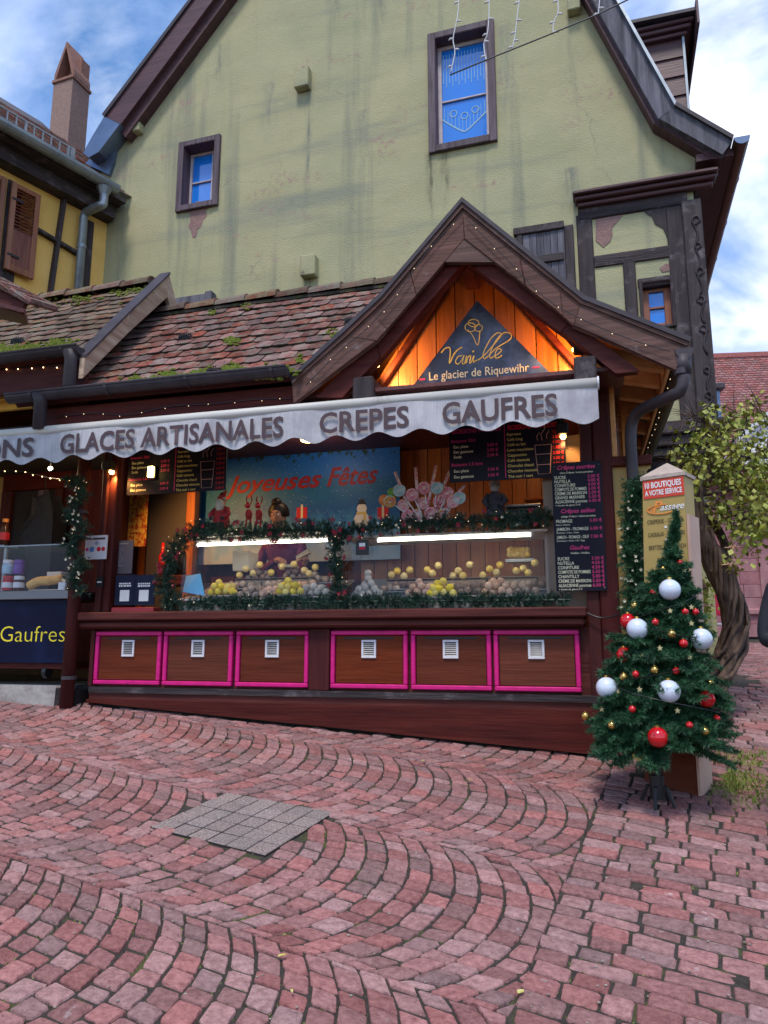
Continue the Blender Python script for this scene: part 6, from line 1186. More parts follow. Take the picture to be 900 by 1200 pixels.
# passer-by, elbow entering the picture at the right edge
Yp = 4.2; ep = WF.at(889, 754, Yp); gx = ep[0]+.32; g0_ = gz(gx, Yp)
J = dict(pel=(gx, Yp, g0_+.92), sto=(gx, Yp, g0_+1.1), che=(gx, Yp, g0_+1.33), nec=(gx, Yp, g0_+1.48), chi=(gx, Yp-.01, g0_+1.54), hea=(gx, Yp-.02, g0_+1.62), top=(gx, Yp, g0_+1.70), shl=(gx-.19, Yp, g0_+1.38), ell=(ep[0]+.045, Yp+.02, ep[2]+.0), wrl=(gx-.06, Yp-.22, ep[2]+.12), pal=(gx-.0, Yp-.28, ep[2]+.16), shr=(gx+.19, Yp, g0_+1.38), elr=(gx+.27, Yp+.03, g0_+1.08), wrr=(gx+.22, Yp-.15, g0_+.90), par=(gx+.21, Yp-.2, g0_+.82),
         hil=(gx-.1, Yp, g0_+.88), knl=(gx-.11, Yp-.03, g0_+.48), anl=(gx-.11, Yp+.03, gz(gx-.11, Yp)+.09), tol=(gx-.12, Yp-.13, gz(gx-.12, Yp-.13)+.04), hir=(gx+.1, Yp, g0_+.88), knr=(gx+.11, Yp-.03, g0_+.48), anr=(gx+.11, Yp+.03, gz(gx+.11, Yp)+.09), tor=(gx+.12, Yp-.13, gz(gx+.12, Yp-.13)+.04))
R2 = dict(RAD); R2.update(shl=.085, ell=.068, wrl=.045, shr=.085, elr=.068, wrr=.045, che=(.19, .14), sto=(.17, .13))
pas, h_, u_, f_, s_ = human('person', 'person in a dark quilted jacket cut off by the right edge', J, R2, (m_coat, M('blue_denim', (.03, .045, .09), .85, (.05, .07, .13), 30)), WF, (gx, Yp, g0_), face=(-.2, -1, 0))
hair_cap(pas, h_, u_, f_, s_)
# ------------------------------------------------------------------ waffle cart and its goods
ca1 = kp(83, 740, -.06)[0]; wc = thing('waffle_cart', 'dark navy waffle cart with yellow lettering on castors', 'cart', KF, (-3.2, .1, .96))
z0, z1 = kp(40, 777, -.06)[1], kp(40, 703, -.06)[1]
m_cart = M('deep_blue_print', (.004, .005, .024), .45, (.008, .016, .06), 2.5, lo=.45, hi=.75, spec=.12)
MB().box(-4.6, ca1, -.06, -.03, z0, z1).part('front_panel', m_cart, wc, bevel=.004); MB().box(-4.6, ca1+.0, -.10, .6, z1+.002, z1+.085).part('worktop', m_steel, wc, bevel=.006); MB().box(-4.6, ca1-.02, -.03, .55, z0-.05, z0-.002).part('chassis', m_redx, wc)
tb = kp(0, 753, -.06); te = kp(76, 751, -.06); text('Gaufres', (tb[0], -.063, (tb[1]+te[1])/2), UX, UZ, te[0]-tb[0], .145, t_ybright, wc, bold=-.012)
p = KF.at(55, 788, .0); cs = MB(); cs.v = []; cs.tube([(p[0]-.02, 0, p[2]+.0), (p[0]+.02, 0, p[2])], .052, 14); w_ = cs.part('castor', m_black, wc, smooth=False); MB().tube([(p[0]-.03, -.01, p[2]+.02), (p[0]-.03, -.01, z0-.03)], .016, 8).part('fork', m_steel, w_); MB().tube([(p[0]-.024, 0, p[2]), (p[0]-.021, 0, p[2])], .03, 12).part('hub', m_steel, w_)
p = KF.at(-40, 788, .0); MB().tube([(p[0]-.02, 0, p[2]), (p[0]+.02, 0, p[2])], .052, 14).part('castor', m_black, wc)
zw = z1+.087
gl = kp(40, 640, -.04)[1]; MB().box(-4.6, ca1+.0, -.05, -.044, zw, gl).part('glass_guard', m_glass, wc); MB().box(-4.6, ca1, -.052, -.042, gl+.001, gl+.012).part('guard_edge', m_zinc, wc)
def jar(px, py, lab, body, lid, lbl):
    p = KF.at(px, py, .06); t = thing('spread_jar', lab, 'jar', KF, (p[0], .06, p[2]), 'jars on the waffle cart'); x, z = p[0], p[2]
    MB().lathe((x, .06, z), [(.046, 0), (.05, .01), (.05, .085), (.043, .10)], 14).part('jar_body', body, t, smooth=True); MB().lathe((x, .06, z+.101), [(.047, 0), (.047, .032), (.04, .036)], 14).part('lid', lid, t); MB().lathe((x, .06, z+.025), [(.0508, 0), (.0508, .05)], 14).part('label_band', lbl, t)
m_choc = M('brown_spread', (.06, .02, .012), .2); m_violet = M('violet_lid', (.16, .06, .30), .4); m_rl = M('red_label', (.50, .02, .03), .4); m_bl = M('blue_label', (.35, .50, .62), .4)
zpx = 692
jar(8.5, zpx, 'red labelled spread jar, lower left of four on the waffle cart', m_rl, m_rl, m_white); jar(21.5, zpx, 'brown spread jar with white and red label, lower right of four', m_choc, m_white, m_white)
jar(8.5, 673, 'pale blue labelled jar, upper left of four on the waffle cart', m_bl, m_white, m_bl); jar(21.5, 673, 'violet lidded jar, upper right of four on the waffle cart', m_violet, m_violet, m_violet)
m_waf = M('toasted_bread', (.62, .30, .07), .7, (.75, .45, .14), 14, bump=.5)
p, q = KF.at(33, 688, .1), KF.at(74, 678, .1); c = (Vector(p)+Vector(q))/2
bg_ = thing('waffle', 'long toasted orange waffle bread lying on the cart behind the glass', 'waffle', KF, p); MB().tube(spline([p, (c.x-.08, .1, c.z+.015), (c.x+.05, .1, c.z+.02), q], 5), [.02]+[.045]*14+[.03], 10).part('bread', m_waf, bg_, smooth=True); MB().box(p[0]+.05, q[0], .05, .16, p[2]-.045, p[2]-.03).part('paper_sheet', m_bag, bg_)
p = KF.at(66, 674, .2); MB().box(p[0]-.08, p[0]+.08, .16, .3, p[2]-.06, p[2]+.03).top('tissue_box', m_bag, 'pale box behind the waffle bread on the cart', 'box', KF, bevel=.006)
p = KF.at(72, 686, .0); MB().box(p[0]-.035, p[0]+.04, .0, .02, p[2]-.045, p[2]+.03).top('price_ticket', m_white, 'small white ticket in front of the waffle bread', 'ticket', KF)
p = KF.at(4, 640, .5); zt_ = p[2]; b_ = thing('bottle', 'red labelled bottle with orange cap at the left edge above the cart', 'bottle', KF, p, None); MB().lathe(p, [(.05, 0), (.05, .15), (.032, .20), (.028, .25)], 12).part('glass_body', m_choc, b_, smooth=True); MB().lathe((p[0], p[1], p[2]+.06), [(.0508, 0), (.0508, .08)], 12).part('label_band', m_rl, b_); MB().lathe((p[0], p[1], p[2]+.251), [(.032, 0), (.032, .035)], 12).part('cap', t_orange, b_)
MB().box(-4.6, p[0]+.1, .4, .6, p[2]-.02, p[2]-.002).box(p[0]+.06, p[0]+.09, .45, .48, zw, p[2]-.02).top('bottle_rack', m_zinc, 'thin shelf carrying the red bottle behind the cart glass', 'shelf', KF)
# dark jacket hanging in the doorway
pts = [(25, 628), (42, 605), (44, 585), (60, 582), (68, 600), (66, 640), (58, 690), (36, 690), (36, 648)]; mb = MB(); P = [kp(x, y, 1.0) for x, y in pts]; mb.prism(P, .95, 1.12); mb.top('hanging_jacket', m_coat, 'dark jacket hanging in the doorway behind the waffle cart', 'jacket', KF, bevel=.03)
hook = KF.at(52, 583, 1.05); MB().tube([hook, (hook[0], 1.05, 3.30)], .006, 5).top('hanger_cord', m_black, 'thin cord from which the dark jacket hangs', 'cord', KF)
# ------------------------------------------------------------------ fairy lights
def lights(lab, pts, fr, step, r=.0055, grp='fairy light strings on the kiosk', mat=None, sag=.008):
    sp_ = spline(pts, 6); t = thing('fairy_light_string', lab, 'string lights', fr, tuple(sp_[0]), grp); MB().tube([(p.x, p.y, p.z) for p in sp_], .0035, 4).part('cable', m_black, t)
    acc = 0; me = MB().ball((0, 0, 0), r, 6, 4).mesh('bulb', mat or m_bulb); nxt = step/2; b0 = BASE[t.name]
    for i in range(len(sp_)-1):
        l = (sp_[i+1]-sp_[i]).length
        while nxt < acc+l:
            c = sp_[i]+(sp_[i+1]-sp_[i])*((nxt-acc)/l); o = bpy.data.objects.new('bulb', me); COL.objects.link(o); o.parent = t; o.location = (c.x-b0[0]+random.uniform(-.01, .01), c.y-b0[1]-.006, c.z-b0[2]-.012+random.uniform(-.01, .01)); nxt += step*random.uniform(.8, 1.2)
        acc += l
lights('fairy lights draped along the fascia below the main roof gutter', P3([(68, 488), (110, 484), (150, 486), (200, 476), (250, 473), (300, 468), (340, 467)], -.535), KF, .2, .0036, mat=m_dimb)
lights('fairy lights along the left barge board of the kiosk gable', P3([(542, 250), (500, 295), (470, 340), (430, 385), (400, 410), (358, 452)], GB-.03), KF, .2, .0035, mat=m_dimb)
lights('fairy lights along the right barge board of the kiosk gable', P3([(546, 256), (590, 300), (640, 350), (690, 378), (740, 398), (785, 412)], GB-.03), KF, .22, .0035, mat=m_dimb)
lights('fairy lights hanging along the side eave at the right of the kiosk', [(2.635, -.5, 3.30), (2.63, .3, 3.28), (2.635, 1.1, 3.29), (2.63, 1.9, 3.27), (2.635, 2.7, 3.29)], KF, .2, .0035, mat=m_dimb)
lights('fairy lights under the gutter of the waffle shop roof', P3([(0, 432), (40, 430), (75, 428)], -.56), KF, .14)
lights('fairy light string with one large bulb across the waffle shop ceiling', P3([(0, 551), (30, 553), (60, 560), (95, 563)], .3), KF, .12)
p = KF.at(59, 549, .25); t = thing('ceiling_bulb', 'single bright round bulb under the awning of the waffle shop', 'lamp', KF, p); MB().ball(p, .02, 10, 8).part('bulb', M('bright_bulb', (1, .9, .7), .4, emit=(1, .85, .6), es=25), t, smooth=True); MB().tube([(p[0], p[1], p[2]+.015), (p[0], p[1], 3.30)], .008, 6).part('cord', m_black, t)
l = bpy.data.lights.new('bulb_light', 'POINT'); l.energy = 9; l.color = (1, .72, .4); l.shadow_soft_size = .03; o = bpy.data.objects.new('bulb_light', l); COL.objects.link(o); o.parent = t; o.location = (0, -.03, -.03)
# ------------------------------------------------------------------ sign pillar
m_olv = M('olive_gold_board', (.42, .29, .085), .5, (.38, .26, .07), 5); m_sidep = M('lit_side_board', (.56, .36, .28), .6, (.50, .31, .24), 6); m_stone = M('weathered_cap', (.40, .30, .26), .8, (.5, .4, .34), 14, bump=.3)  # m_sidep: light on the pillar's right faces put into a paler colour
pil = thing('sign_pillar', 'tall ochre sign pillar with red band and pointed cap beside the kiosk', 'sign pillar', PF, (-.2, .2, .35))
def pz(px, py): return PF.at(px, py, 0)
tz0 = PF.at(800, 557, 0)[2]; tR = PF.at(802, 570, 0)[0]; tL = tR-.285; bR = -.0; bL = -.33; D = .22
g0 = .25
def pa(z, s): k = (z-.40)/(tz0-.40); return (bR+(tR-bR)*k) if s else (bL+(tL-bL)*k)
mb = MB(); q = [(pa(.75, 0), .75), (pa(.75, 1), .75), (tR, tz0), (tL, tz0)]
mb.hexa([(q[0][0], 0, .75), (q[1][0], 0, .75), (q[1][0], D, .75), (q[0][0], D, .75), (tL, 0, tz0), (tR, 0, tz0), (tR, D-.02, tz0), (tL, D-.02, tz0)]).part('shaft', m_olv, pil)
mb = MB(); mb.hexa([(pa(.75, 1)+.001, .012, .75), (pa(.75, 1)+.02, .012, .75), (pa(.75, 1)+.02, D, .75), (pa(.75, 1)+.001, D, .75), (pa(2.2, 1)+.001, .012, 2.2), (pa(2.2, 1)+.02, .012, 2.2), (pa(2.2, 1)+.02, D, 2.2), (pa(2.2, 1)+.001, D, 2.2)]).part('lit_side_face', m_sidep, pil)
MB().hexa([(bL-.02, -.03, g0), (bR+.0, -.03, g0), (bR+.0, D+.01, g0), (bL-.02, D+.01, g0), (bL-.0, -.03, .78), (bR+.0, -.03, .78), (bR, D, .78), (bL, D, .78)]).part('base_box', m_pan, pil, bevel=.006); MB().box(bR+.001, bR+.02, -.032, D, g0, .78).part('lit_base_face', m_sidep, pil, bevel=.003)
am = (tL+tR)/2; MB().add([(tL-.012, -.012, tz0), (tR+.012, -.012, tz0), (tR+.012, D, tz0), (tL-.012, D, tz0), (am, D*.5, tz0+.13), (tL-.012, -.012, tz0+.025), (tR+.012, -.012, tz0+.025), (tR+.012, D, tz0+.025), (tL-.012, D, tz0+.025)], [(0, 3, 2, 1), (0, 1, 6, 5), (1, 2, 7, 6), (2, 3, 8, 7), (3, 0, 5, 8), (5, 6, 4), (6, 7, 4), (7, 8, 4), (8, 5, 4)]).part('pointed_cap', m_stone, pil)
MB().box(tL+.003, tR-.001, -.006, -.001, tz0-.135, tz0-.006).part('red_band', M('poster_red', (.62, .05, .02), .5), pil)
text('10 BOUTIQUES', (am, -.0085, tz0-.062), UX, UZ, .25, .040, t_wht, pil, align='C', bold=.03); text('A VOTRE SERVICE', (am, -.0085, tz0-.115), UX, UZ, .255, .036, t_wht, pil, align='C', bold=.03)
mb = MB(); zc = tz0-.215; mb.tube([(am-.02+.10*cos(t*pi/10), -.004, zc-.005+.032*sin(t*pi/10)) for t in range(4, 21)], .004, 5); mb.part('orange_swoosh', t_orange, pil)
text('Le', (am-.125, -.004, zc-.012), UX, UZ, None, .036, t_orange, pil, shear=.35); text('P', (am-.085, -.004, zc-.022), UX, UZ, None, .078, t_orange, pil, shear=.35, bold=.02); text('assage', (am-.03, -.004, zc-.012), UX, UZ, .165, .046, t_wht, pil, shear=.35, bold=.01)
for i, s in enumerate(('CREPERIE - GLACIER', 'CADEAUX - SOUVENIRS', 'BRETZEL - SANDWICH', 'RESTAURANT', 'THE - CONFITURE', 'SAVONS', 'PRODUITS')):
    z = tz0-.315-.090*i; text(s, (am, -.004, z), UX, UZ, min(.25, .0145*len(s)), .028, t_olive, pil, align='C', bold=.012)
    if i < 6: MB().tube([(am, -.004, z-.03), (am, -.001, z-.03)], .009, 10).part('white_dot', t_wht, pil)
# spotlight-like black ornament on the cap
p = WF.at(775, 553, 5.4); MB().ball(p, .07, 10, 6, (1.6, .7, .6)).top('lamp_hood', m_black, 'dark hood just behind the pointed cap of the sign pillar', 'lamp', WF, smooth=True)
MB().tube([p, (p[0], p[1]+.2, p[2]+.02), (p[0]-.1, p[1]+1.2, p[2]+.1)], .012, 6).top('hood_bracket', m_black, 'thin dark bracket holding the hood behind the pillar', 'bracket', WF)
# ------------------------------------------------------------------ Christmas tree
TX, TY = 1.68, 4.74; tg = gz(TX, TY); ct = thing('christmas_tree', 'decorated fir tree with white, red and gold baubles in front of the sign pillar', 'tree', WF, (TX, TY, tg))
ztop = WF.at(793, 616, TY)[2]; zlow = tg+.35; xtop = WF.at(793, 616, TY)[0]
def axis(z): k = max(0, (z-tg)/(ztop-tg)); return TX+(xtop-TX)*k**1.5
def trad(z):
    k = (ztop-z)/(ztop-zlow); return .05+.39*((k-.18)/.82)**.62 if k > .18 else .012+.2*k
segs = []; br = MB()
z = zlow+.02; lay = 0
while z < ztop-.02:
    R0 = trad(z); nb = max(4, int(9+R0*40)); off = random.random()*6
    for i in range(nb):
        an = off+2*pi*i/nb+random.uniform(-.2, .2); R1 = R0*random.uniform(.66, 1.16); dz = -.22*R1+random.uniform(-.09, .08)
        p0 = Vector((axis(z), TY, z+.10*R0)); p1 = Vector((axis(z)+R1*cos(an), TY+R1*sin(an)*.85, z+.06+dz)); pm = p0*.45+p1*.55+Vector((0, 0, .05*R1))
        br.tube([p0, pm, p1], [.008, .005, .002], 4, False); segs += [(p0*.6+pm*.4, pm), (pm, p1)]
        d = (p1-p0); side = d.cross(Vector((0, 0, 1))).normalized() if d.length > .01 else Vector((1, 0, 0))
        nt_ = int(3+R1*15)
        for k in range(nt_):
            t = .3+.7*k/nt_; b = p0+(p1-p0)*t+Vector((0, 0, .04*R1*sin(pi*t))); l = (.022 if R1 < .06 else .05+.13*R1)*(1.15-t*.5)
            for s in (-1, 1): segs.append((b, b+(d.normalized()*.75+side*s*.8+Vector((0, 0, random.uniform(-.35, .25)))).normalized()*l))
    z += .055+.05*R0; lay += 1
segs.append((Vector((axis(ztop-.3), TY, ztop-.3)), Vector((xtop, TY, ztop+.02))))
for k in range(12): zz_ = ztop-.025*k; an = k*2.2; segs.append((Vector((axis(zz_), TY, zz_)), Vector((axis(zz_)+.02*cos(an), TY+.02*sin(an), zz_+.03))))
print('tree segs', len(segs), sum((Vector(b)-Vector(a)).length for a, b in segs))
nppart('needles', needle_tris(segs, 1000, .034, .0026, .9), 3, m_needle, ct); br.part('branches', m_needle2, ct)
MB().tube([(TX, TY, tg+.05), (axis(1.2), TY, 1.2), (xtop, TY, ztop-.05)], [.026, .02, .005], 8).part('trunk', m_gut, ct, smooth=True)
st = MB()
for an in (.6, 2.5, 4.2, 5.6): st.tube([(TX, TY, tg+.12), (TX+.06*cos(an), TY+.06*sin(an), tg+.11), (TX+.10*cos(an), TY+.10*sin(an), gz(TX+.10*cos(an), TY+.10*sin(an))+.01)], .011, 6)
st.lathe((TX, TY, tg+.04), [(.045, 0), (.045, .14), (.04, .14)], 12); st.part('iron_stand', m_black, ct)
cord = [(axis(z_)+trad(z_)*.9*cos(an), TY-abs(trad(z_)*.9*sin(an))-.01, z_-.02) for z_, an in [(zlow+.2+i*.022, i*.35) for i in range(45)]]; MB().tube(cord, .003, 4).part('light_cable', m_black, ct)
def onetree(px, py):
    Y = TY
    for _ in range(12):
        p = WF.at(px, py, Y); r = trad(max(min(p[2], ztop), zlow))*.88; dx = p[0]-axis(p[2]); Y = TY-.85*sqrt(max(r*r-dx*dx, .0001))-.02
    return WF.at(px, py, Y)
def bauble(px, py, r, mat, lab, grp, nm='bauble'):
    p = onetree(px, py); t = thing(nm, lab, 'bauble', WF, p, grp); MB().ball(p, r, 22, 14).part('globe', mat, t, smooth=True); MB().tube([(p[0], p[1], p[2]+r*.96), (p[0], p[1], p[2]+r*1.16)], r*.22, 8).part('cap', m_gold, t)
for px, py, lab in ((785, 691, 'pearly white bauble, highest of the five on the tree'), (747, 737, 'pearly white bauble on the upper left, before a red one'), (822, 749, 'pearly white bauble at the right edge of the tree, near the vine trunk'), (711, 806, 'pearly white bauble at the far left of the lower branches'), (784, 810, 'pearly white bauble low in the middle of the tree')): bauble(px, py, .066, m_pearl, lab, 'white baubles on the tree')
for px, py, r, lab in ((736, 728, .05, 'red bauble half hidden behind the upper left white one'), (731, 767, .046, 'large red bauble at the left between two white ones'), (828, 819, .05, 'large red bauble at the lower right edge of the tree'), (771, 864, .058, 'largest red bauble hanging lowest before the stem')): bauble(px, py, r, m_redb, lab, 'large red baubles on the tree')
NEAR = [(785, 691, 'highest white bauble'), (747, 737, 'upper left white bauble'), (822, 749, 'right white bauble'), (711, 806, 'far left white bauble'), (784, 810, 'middle low white bauble'), (771, 864, 'lowest red bauble'), (828, 819, 'lower right large red bauble'), (731, 767, 'left large red bauble')]
USED = {}
def where(px, py):
    d = sorted((hyp(px-x, py-y), n, px-x, py-y) for x, y, n in NEAR)[0]; dx, dy = d[2], d[3]
    s = ('right of' if dx > 0 else 'left of') if abs(dx) > abs(dy) else ('below' if dy > 0 else 'above'); f = 'close ' if d[0] < 28 else ('' if d[0] < 45 else 'well ')
    if abs(dx) > 9 and abs(dy) > 9: s = ('below' if dy > 0 else 'above')+(' and right of' if dx > 0 else ' and left of')
    return f+s+' the '+d[1]
hyp = lambda a, b: sqrt(a*a+b*b)
def uniq(base, px, py):
    l = base+' '+where(px, py); k = USED.get(l, 0); USED[l] = k+1; return l if k == 0 else l+(', the farther one' if k == 1 else ', the farthest one')
for px, py in ((765, 695), (803, 717), (801, 754), (768, 729), (792, 786), (745, 790), (741, 831), (808, 850), (840, 842), (797, 660), (815, 717)): bauble(px, py, .021 if (px, py) != (801, 754) else .026, m_redb, uniq('small red bauble', px, py), 'small red baubles on the tree')
for px, py in ((777, 667), (744, 710), (767, 785), (731, 793), (832, 801), (686, 839), (717, 850), (787, 743), (826, 857)): bauble(px, py, .025, m_gold, uniq('gold bauble', px, py), 'gold baubles on the tree')
m_star = M('pale_gold_star', (.62, .50, .26), .35, metal=.5)
for zx, zy in ((485, 350), (430, 552), (335, 598), (320, 775), (205, 790), (115, 882), (600, 418), (525, 890), (490, 110), (600, 330), (590, 600), (560, 130)):
    p = onetree(680+zx/4.617, 640+zy/4.617); mb = MB(); pl_ = []
    for k in range(10): rr = .018 if k % 2 == 0 else .008; pl_.append((p[0]+rr*sin(k*pi/5), p[2]+rr*cos(k*pi/5)))
    mb.prism(pl_, p[1]-.006, p[1]+.006); mb.top('star_ornament', m_star, uniq('pale gold star', 680+zx/4.617, 640+zy/4.617), 'ornament', WF, group='gold stars on the tree')
cpts = spline([KF.at(685, 717, -.06), KF.at(705, 724, -.08), KF.at(728, 719, -.14), KF.at(745, 708, -.2)], 6); MB().tube(cpts, .006, 5).top('black_cable', m_black, 'black cable looping from the counter end to the tree', 'cable', KF)
# ------------------------------------------------------------------ gnarled vine
m_bark = M('vine_bark', (.035, .022, .018), .9, (.15, .095, .07), 11, (1, 1, .25), bump=1.0, bscale=30); m_vleaf = M('vine_leaves', (.15, .20, .016), .55, (.42, .40, .08), 5, detail=5, lo=.38, hi=.62)
VY = 6.6; vp = lambda px, py, dy=0: WF.at(px, py, VY+dy)
vb_ = vp(838, 812); vn = thing('climbing_vine', 'old gnarled vine with twisted trunk and yellow green leaves at the house corner', 'vine', WF, (vb_[0], vb_[1], gz(vb_[0], vb_[1])))
main = spline([(vb_[0]-.02, VY, gz(vb_[0], VY)-.05), vp(836, 806), vp(852, 775), vp(862, 740), vp(856, 705), vp(842, 670), vp(828, 640), vp(815, 605), vp(808, 560)], 7)
bark = MB(); nm_ = len(main); rad = [.115-.045*(i/nm_) for i in range(nm_)]
n = 20; vs_ = []
for i, c in enumerate(main):
    d = (main[min(i+1, nm_-1)]-main[max(i-1, 0)]).normalized(); x = d.cross(Vector((0, 1, 0))).normalized(); y = d.cross(x)
    for k in range(n): an = 2*pi*k/n; rr = rad[i]*(1+.22*sin(3*an+i*.22)+.14*sin(8*an-i*.3)+random.uniform(-.04, .04)); vs_.append(c+(x*cos(an)+y*sin(an))*rr)
bark.add(vs_, [(i*n+k, i*n+(k+1) % n, (i+1)*n+(k+1) % n, (i+1)*n+k) for i in range(nm_-1) for k in range(n)]); bark.part('trunk', m_bark, vn, smooth=True)
stm = MB()
for s in range(22):
    ph = random.random()*6; a_ = random.randrange(0, nm_//2); e_ = random.randrange(a_+12, nm_); pts = []
    for i in range(a_, e_):
        c = main[i]; t = i*.16+ph; rr = rad[i]*1.02; pts.append((c.x+rr*cos(t), c.y+rr*sin(t)-.02, c.z+.02*sin(i)))
    stm.tube(pts, random.uniform(.010, .024), 6)
for pts, r in (([vp(834, 640, .1), vp(848, 655, .05), vp(860, 690, .1), vp(863, 735, .1)], .05), ([vp(815, 600), vp(835, 612, .1), vp(850, 640, .2), vp(852, 668, .2)], .04), ([vp(826, 690), vp(818, 680), vp(808, 684), vp(800, 700)], .03)): stm.tube(spline(pts, 5), r, 8)
stm.part('twisted_stem', m_bark, vn, smooth=True)
bs = MB(); leafpts = []
for pts, r in (([vp(815, 600), vp(830, 560), vp(850, 545), vp(880, 535), vp(905, 520)], .03), ([vp(812, 590), vp(800, 560), vp(796, 545)], .025), ([vp(825, 575), vp(840, 520), vp(848, 495), vp(860, 480)], .02), ([vp(818, 580), vp(850, 575), vp(890, 560), vp(920, 556)], .022), ([vp(830, 560), vp(870, 500), vp(886, 468)], .016), ([vp(812, 545), vp(826, 500), vp(818, 490), vp(808, 488)], .01), ([vp(822, 590), vp(850, 600), vp(890, 610), vp(915, 600)], .02), ([vp(815, 560), vp(790, 540), vp(782, 542)], .012)):
    sp_ = spline(pts, 6); bs.tube(sp_, [r*(1-.7*i/len(sp_)) for i in range(len(sp_))], 6)
    for c in sp_[6:]:
        for _ in range(3): v = Vector((random.gauss(0, 1), random.gauss(0, 1), random.gauss(0, .8))).normalized()*random.uniform(.1, .35); bs.tube([c, c+v*.5+Vector((0, 0, .02)), c+v], [.006, .004, .002], 4, False)
bs.part('branches', m_bark, vn, smooth=True)
cl = [(845, 500, 26, 14), (880, 490, 18, 14), (862, 525, 26, 18), (895, 540, 22, 24), (840, 540, 26, 20), (865, 565, 34, 22), (890, 590, 24, 26), (850, 600, 22, 20), (870, 625, 24, 16), (800, 540, 16, 14), (815, 515, 12, 12), (808, 570, 14, 16), (835, 480, 10, 8), (793, 530, 6, 5), (900, 620, 20, 26), (858, 660, 10, 10), (930, 560, 30, 40), (880, 470, 8, 6)]
for cx, cy, rx, ry in cl:
    for _ in range(int(rx*ry*.46)):
        dy = random.gauss(0, .28); leafpts.append(vp(random.gauss(cx, rx*.72), random.gauss(cy, ry*.72), dy))
nppart('leaves', leaf_quads(leafpts, .052, .45), 4, m_vleaf, vn, kind='stuff')
# loose ivy on the recessed wall under the jetty
iv = [GF.at(random.uniform(748, 800), random.uniform(540, 590), random.uniform(.15, .28)) for _ in range(260)]
me = npmesh('ivy', leaf_quads(iv, .07, .5), 4, m_vleaf); o = bpy.data.objects.new('ivy', me); COL.objects.link(o); o.rotation_euler = (0, 0, -GF.yaw); o.location = GF.world(0, 0, 0); props(o, 'ivy leaves on the recessed wall under the dark jetty beams', 'ivy', None, 'stuff')
# roses on the vine and bush behind the trunk
m_rose = M('apricot_rose', (.75, .38, .24), .6, (.80, .52, .38), 40)
for px, py, lab in ((858, 643, 'upper apricot rose hanging right of the vine trunk'), (855, 663, 'lower apricot rose hanging right of the vine trunk'), (823, 711, 'apricot rose in the bush left of the vine trunk')):
    p = vp(px, py, -.12 if px > 830 else .5); t = thing('rose', lab, 'flower', WF, p); mb = MB()
    for k in range(14): an = k*2.4; r = .012+.0045*k; mb.slab([Vector(p)+Vector((cos(an-.6)*r, sin(an-.6)*r-.03, .01)), Vector(p)+Vector((cos(an-.3)*r*1.5, sin(an-.3)*r-.03, .035-.003*k)), Vector(p)+Vector((cos(an+.3)*r*1.5, sin(an+.3)*r-.03, .035-.003*k)), Vector(p)+Vector((cos(an+.6)*r, sin(an+.6)*r-.03, .01))], .002)
    mb.ball(p, .02, 8, 6); mb.part('petals', m_rose, t)
bp_ = []
for _ in range(900): bp_.append(vp(random.gauss(818, 7), random.gauss(712, 24), 1.2+random.gauss(0, .25)))
t = thing('rose_bush', 'leafy bush seen between the tree and the vine trunk', 'bush', WF, vp(818, 755, 1.2)); nppart('foliage', leaf_quads(bp_, .055, .2), 4, m_vleaf, t, kind='stuff'); MB().tube([vp(818, 765, 1.2), vp(818, 700, 1.2)], .02, 6).part('stem', m_bark, t)
p = vp(838, 703, 2.5); MB().hexa([(p[0]-.09, p[1]-.03, p[2]-.17), (p[0]+.10, p[1]-.03, p[2]-.2), (p[0]+.10, p[1]+.05, p[2]-.2), (p[0]-.09, p[1]+.05, p[2]-.17), (p[0]-.06, p[1]-.02, p[2]+.2), (p[0]-.03, p[1]-.02, p[2]+.19), (p[0]-.03, p[1]+.03, p[2]+.19), (p[0]-.06, p[1]+.03, p[2]+.2)]).top('red_cloth', M('bright_red_cloth', (.70, .015, .07), .7), 'bright red cloth seen through the gap left of the vine trunk', 'cloth', WF, bevel=.01)
p = vp(833, 733, 2.6); tb_ = thing('garden_table', 'small pale table behind the vine trunk', 'table', WF, (p[0], p[1], gz(p[0], p[1]))); MB().box(p[0]-.25, p[0]+.15, p[1]-.2, p[1]+.3, p[2], p[2]+.025).part('tabletop', m_white, tb_, bevel=.004)
for dx in (-.22, .12): MB().tube([(p[0]+dx, p[1]-.1, p[2]), (p[0]+dx, p[1]-.1, gz(p[0], p[1]))], .012, 6).part('leg', m_black, tb_)
# ------------------------------------------------------------------ pink stone building beyond
m_pst = M('pink_ashlar', (.30, .12, .135), .85, (.40, .18, .19), 5, bump=.3, rand=.12); m_ptile = M('rose_roof_tile', (.30, .105, .10), .8, (.38, .16, .14), 12, rand=.22)
BFm = Frame(12.0, 19.0, 6); bz = gz(10, 19); pb = thing('pink_stone_building', 'pink sandstone building with rose tiled roof and pale pediment beyond the lane', 'building', BFm, (0, 0, 1.5))
def bp(px, py, b=0): return BFm.at(px, py, b)
L0 = bp(800, 700)[0]-4; R0_ = L0+16; zw = bp(880, 545)[2]
MB().box(L0, R0_, 0, 6, 1.2, zw).part('wall', m_dark, pb)
zf_ = bp(880, 742)[2]-.1; zz0 = zf_; r = 0
while zz0 < zw-.1:
    h = .34; x = L0+(.4 if r % 2 else 0)
    while x < R0_-8:
        l = random.uniform(.6, 1.3); 
        if bp(820, 700)[0]-.5 < x: MB().box(x+.006, x+l-.006, -.05+random.uniform(-.006, .006), 0, zz0+.005, zz0+h-.005).part('stone', m_pst, pb)
        else: pass
        x += l
    zz0 += h; r += 1
MB().box(L0, bp(820, 700)[0]-.4, -.05, 0, zf_, zw).part('wall_face', m_pst, pb)
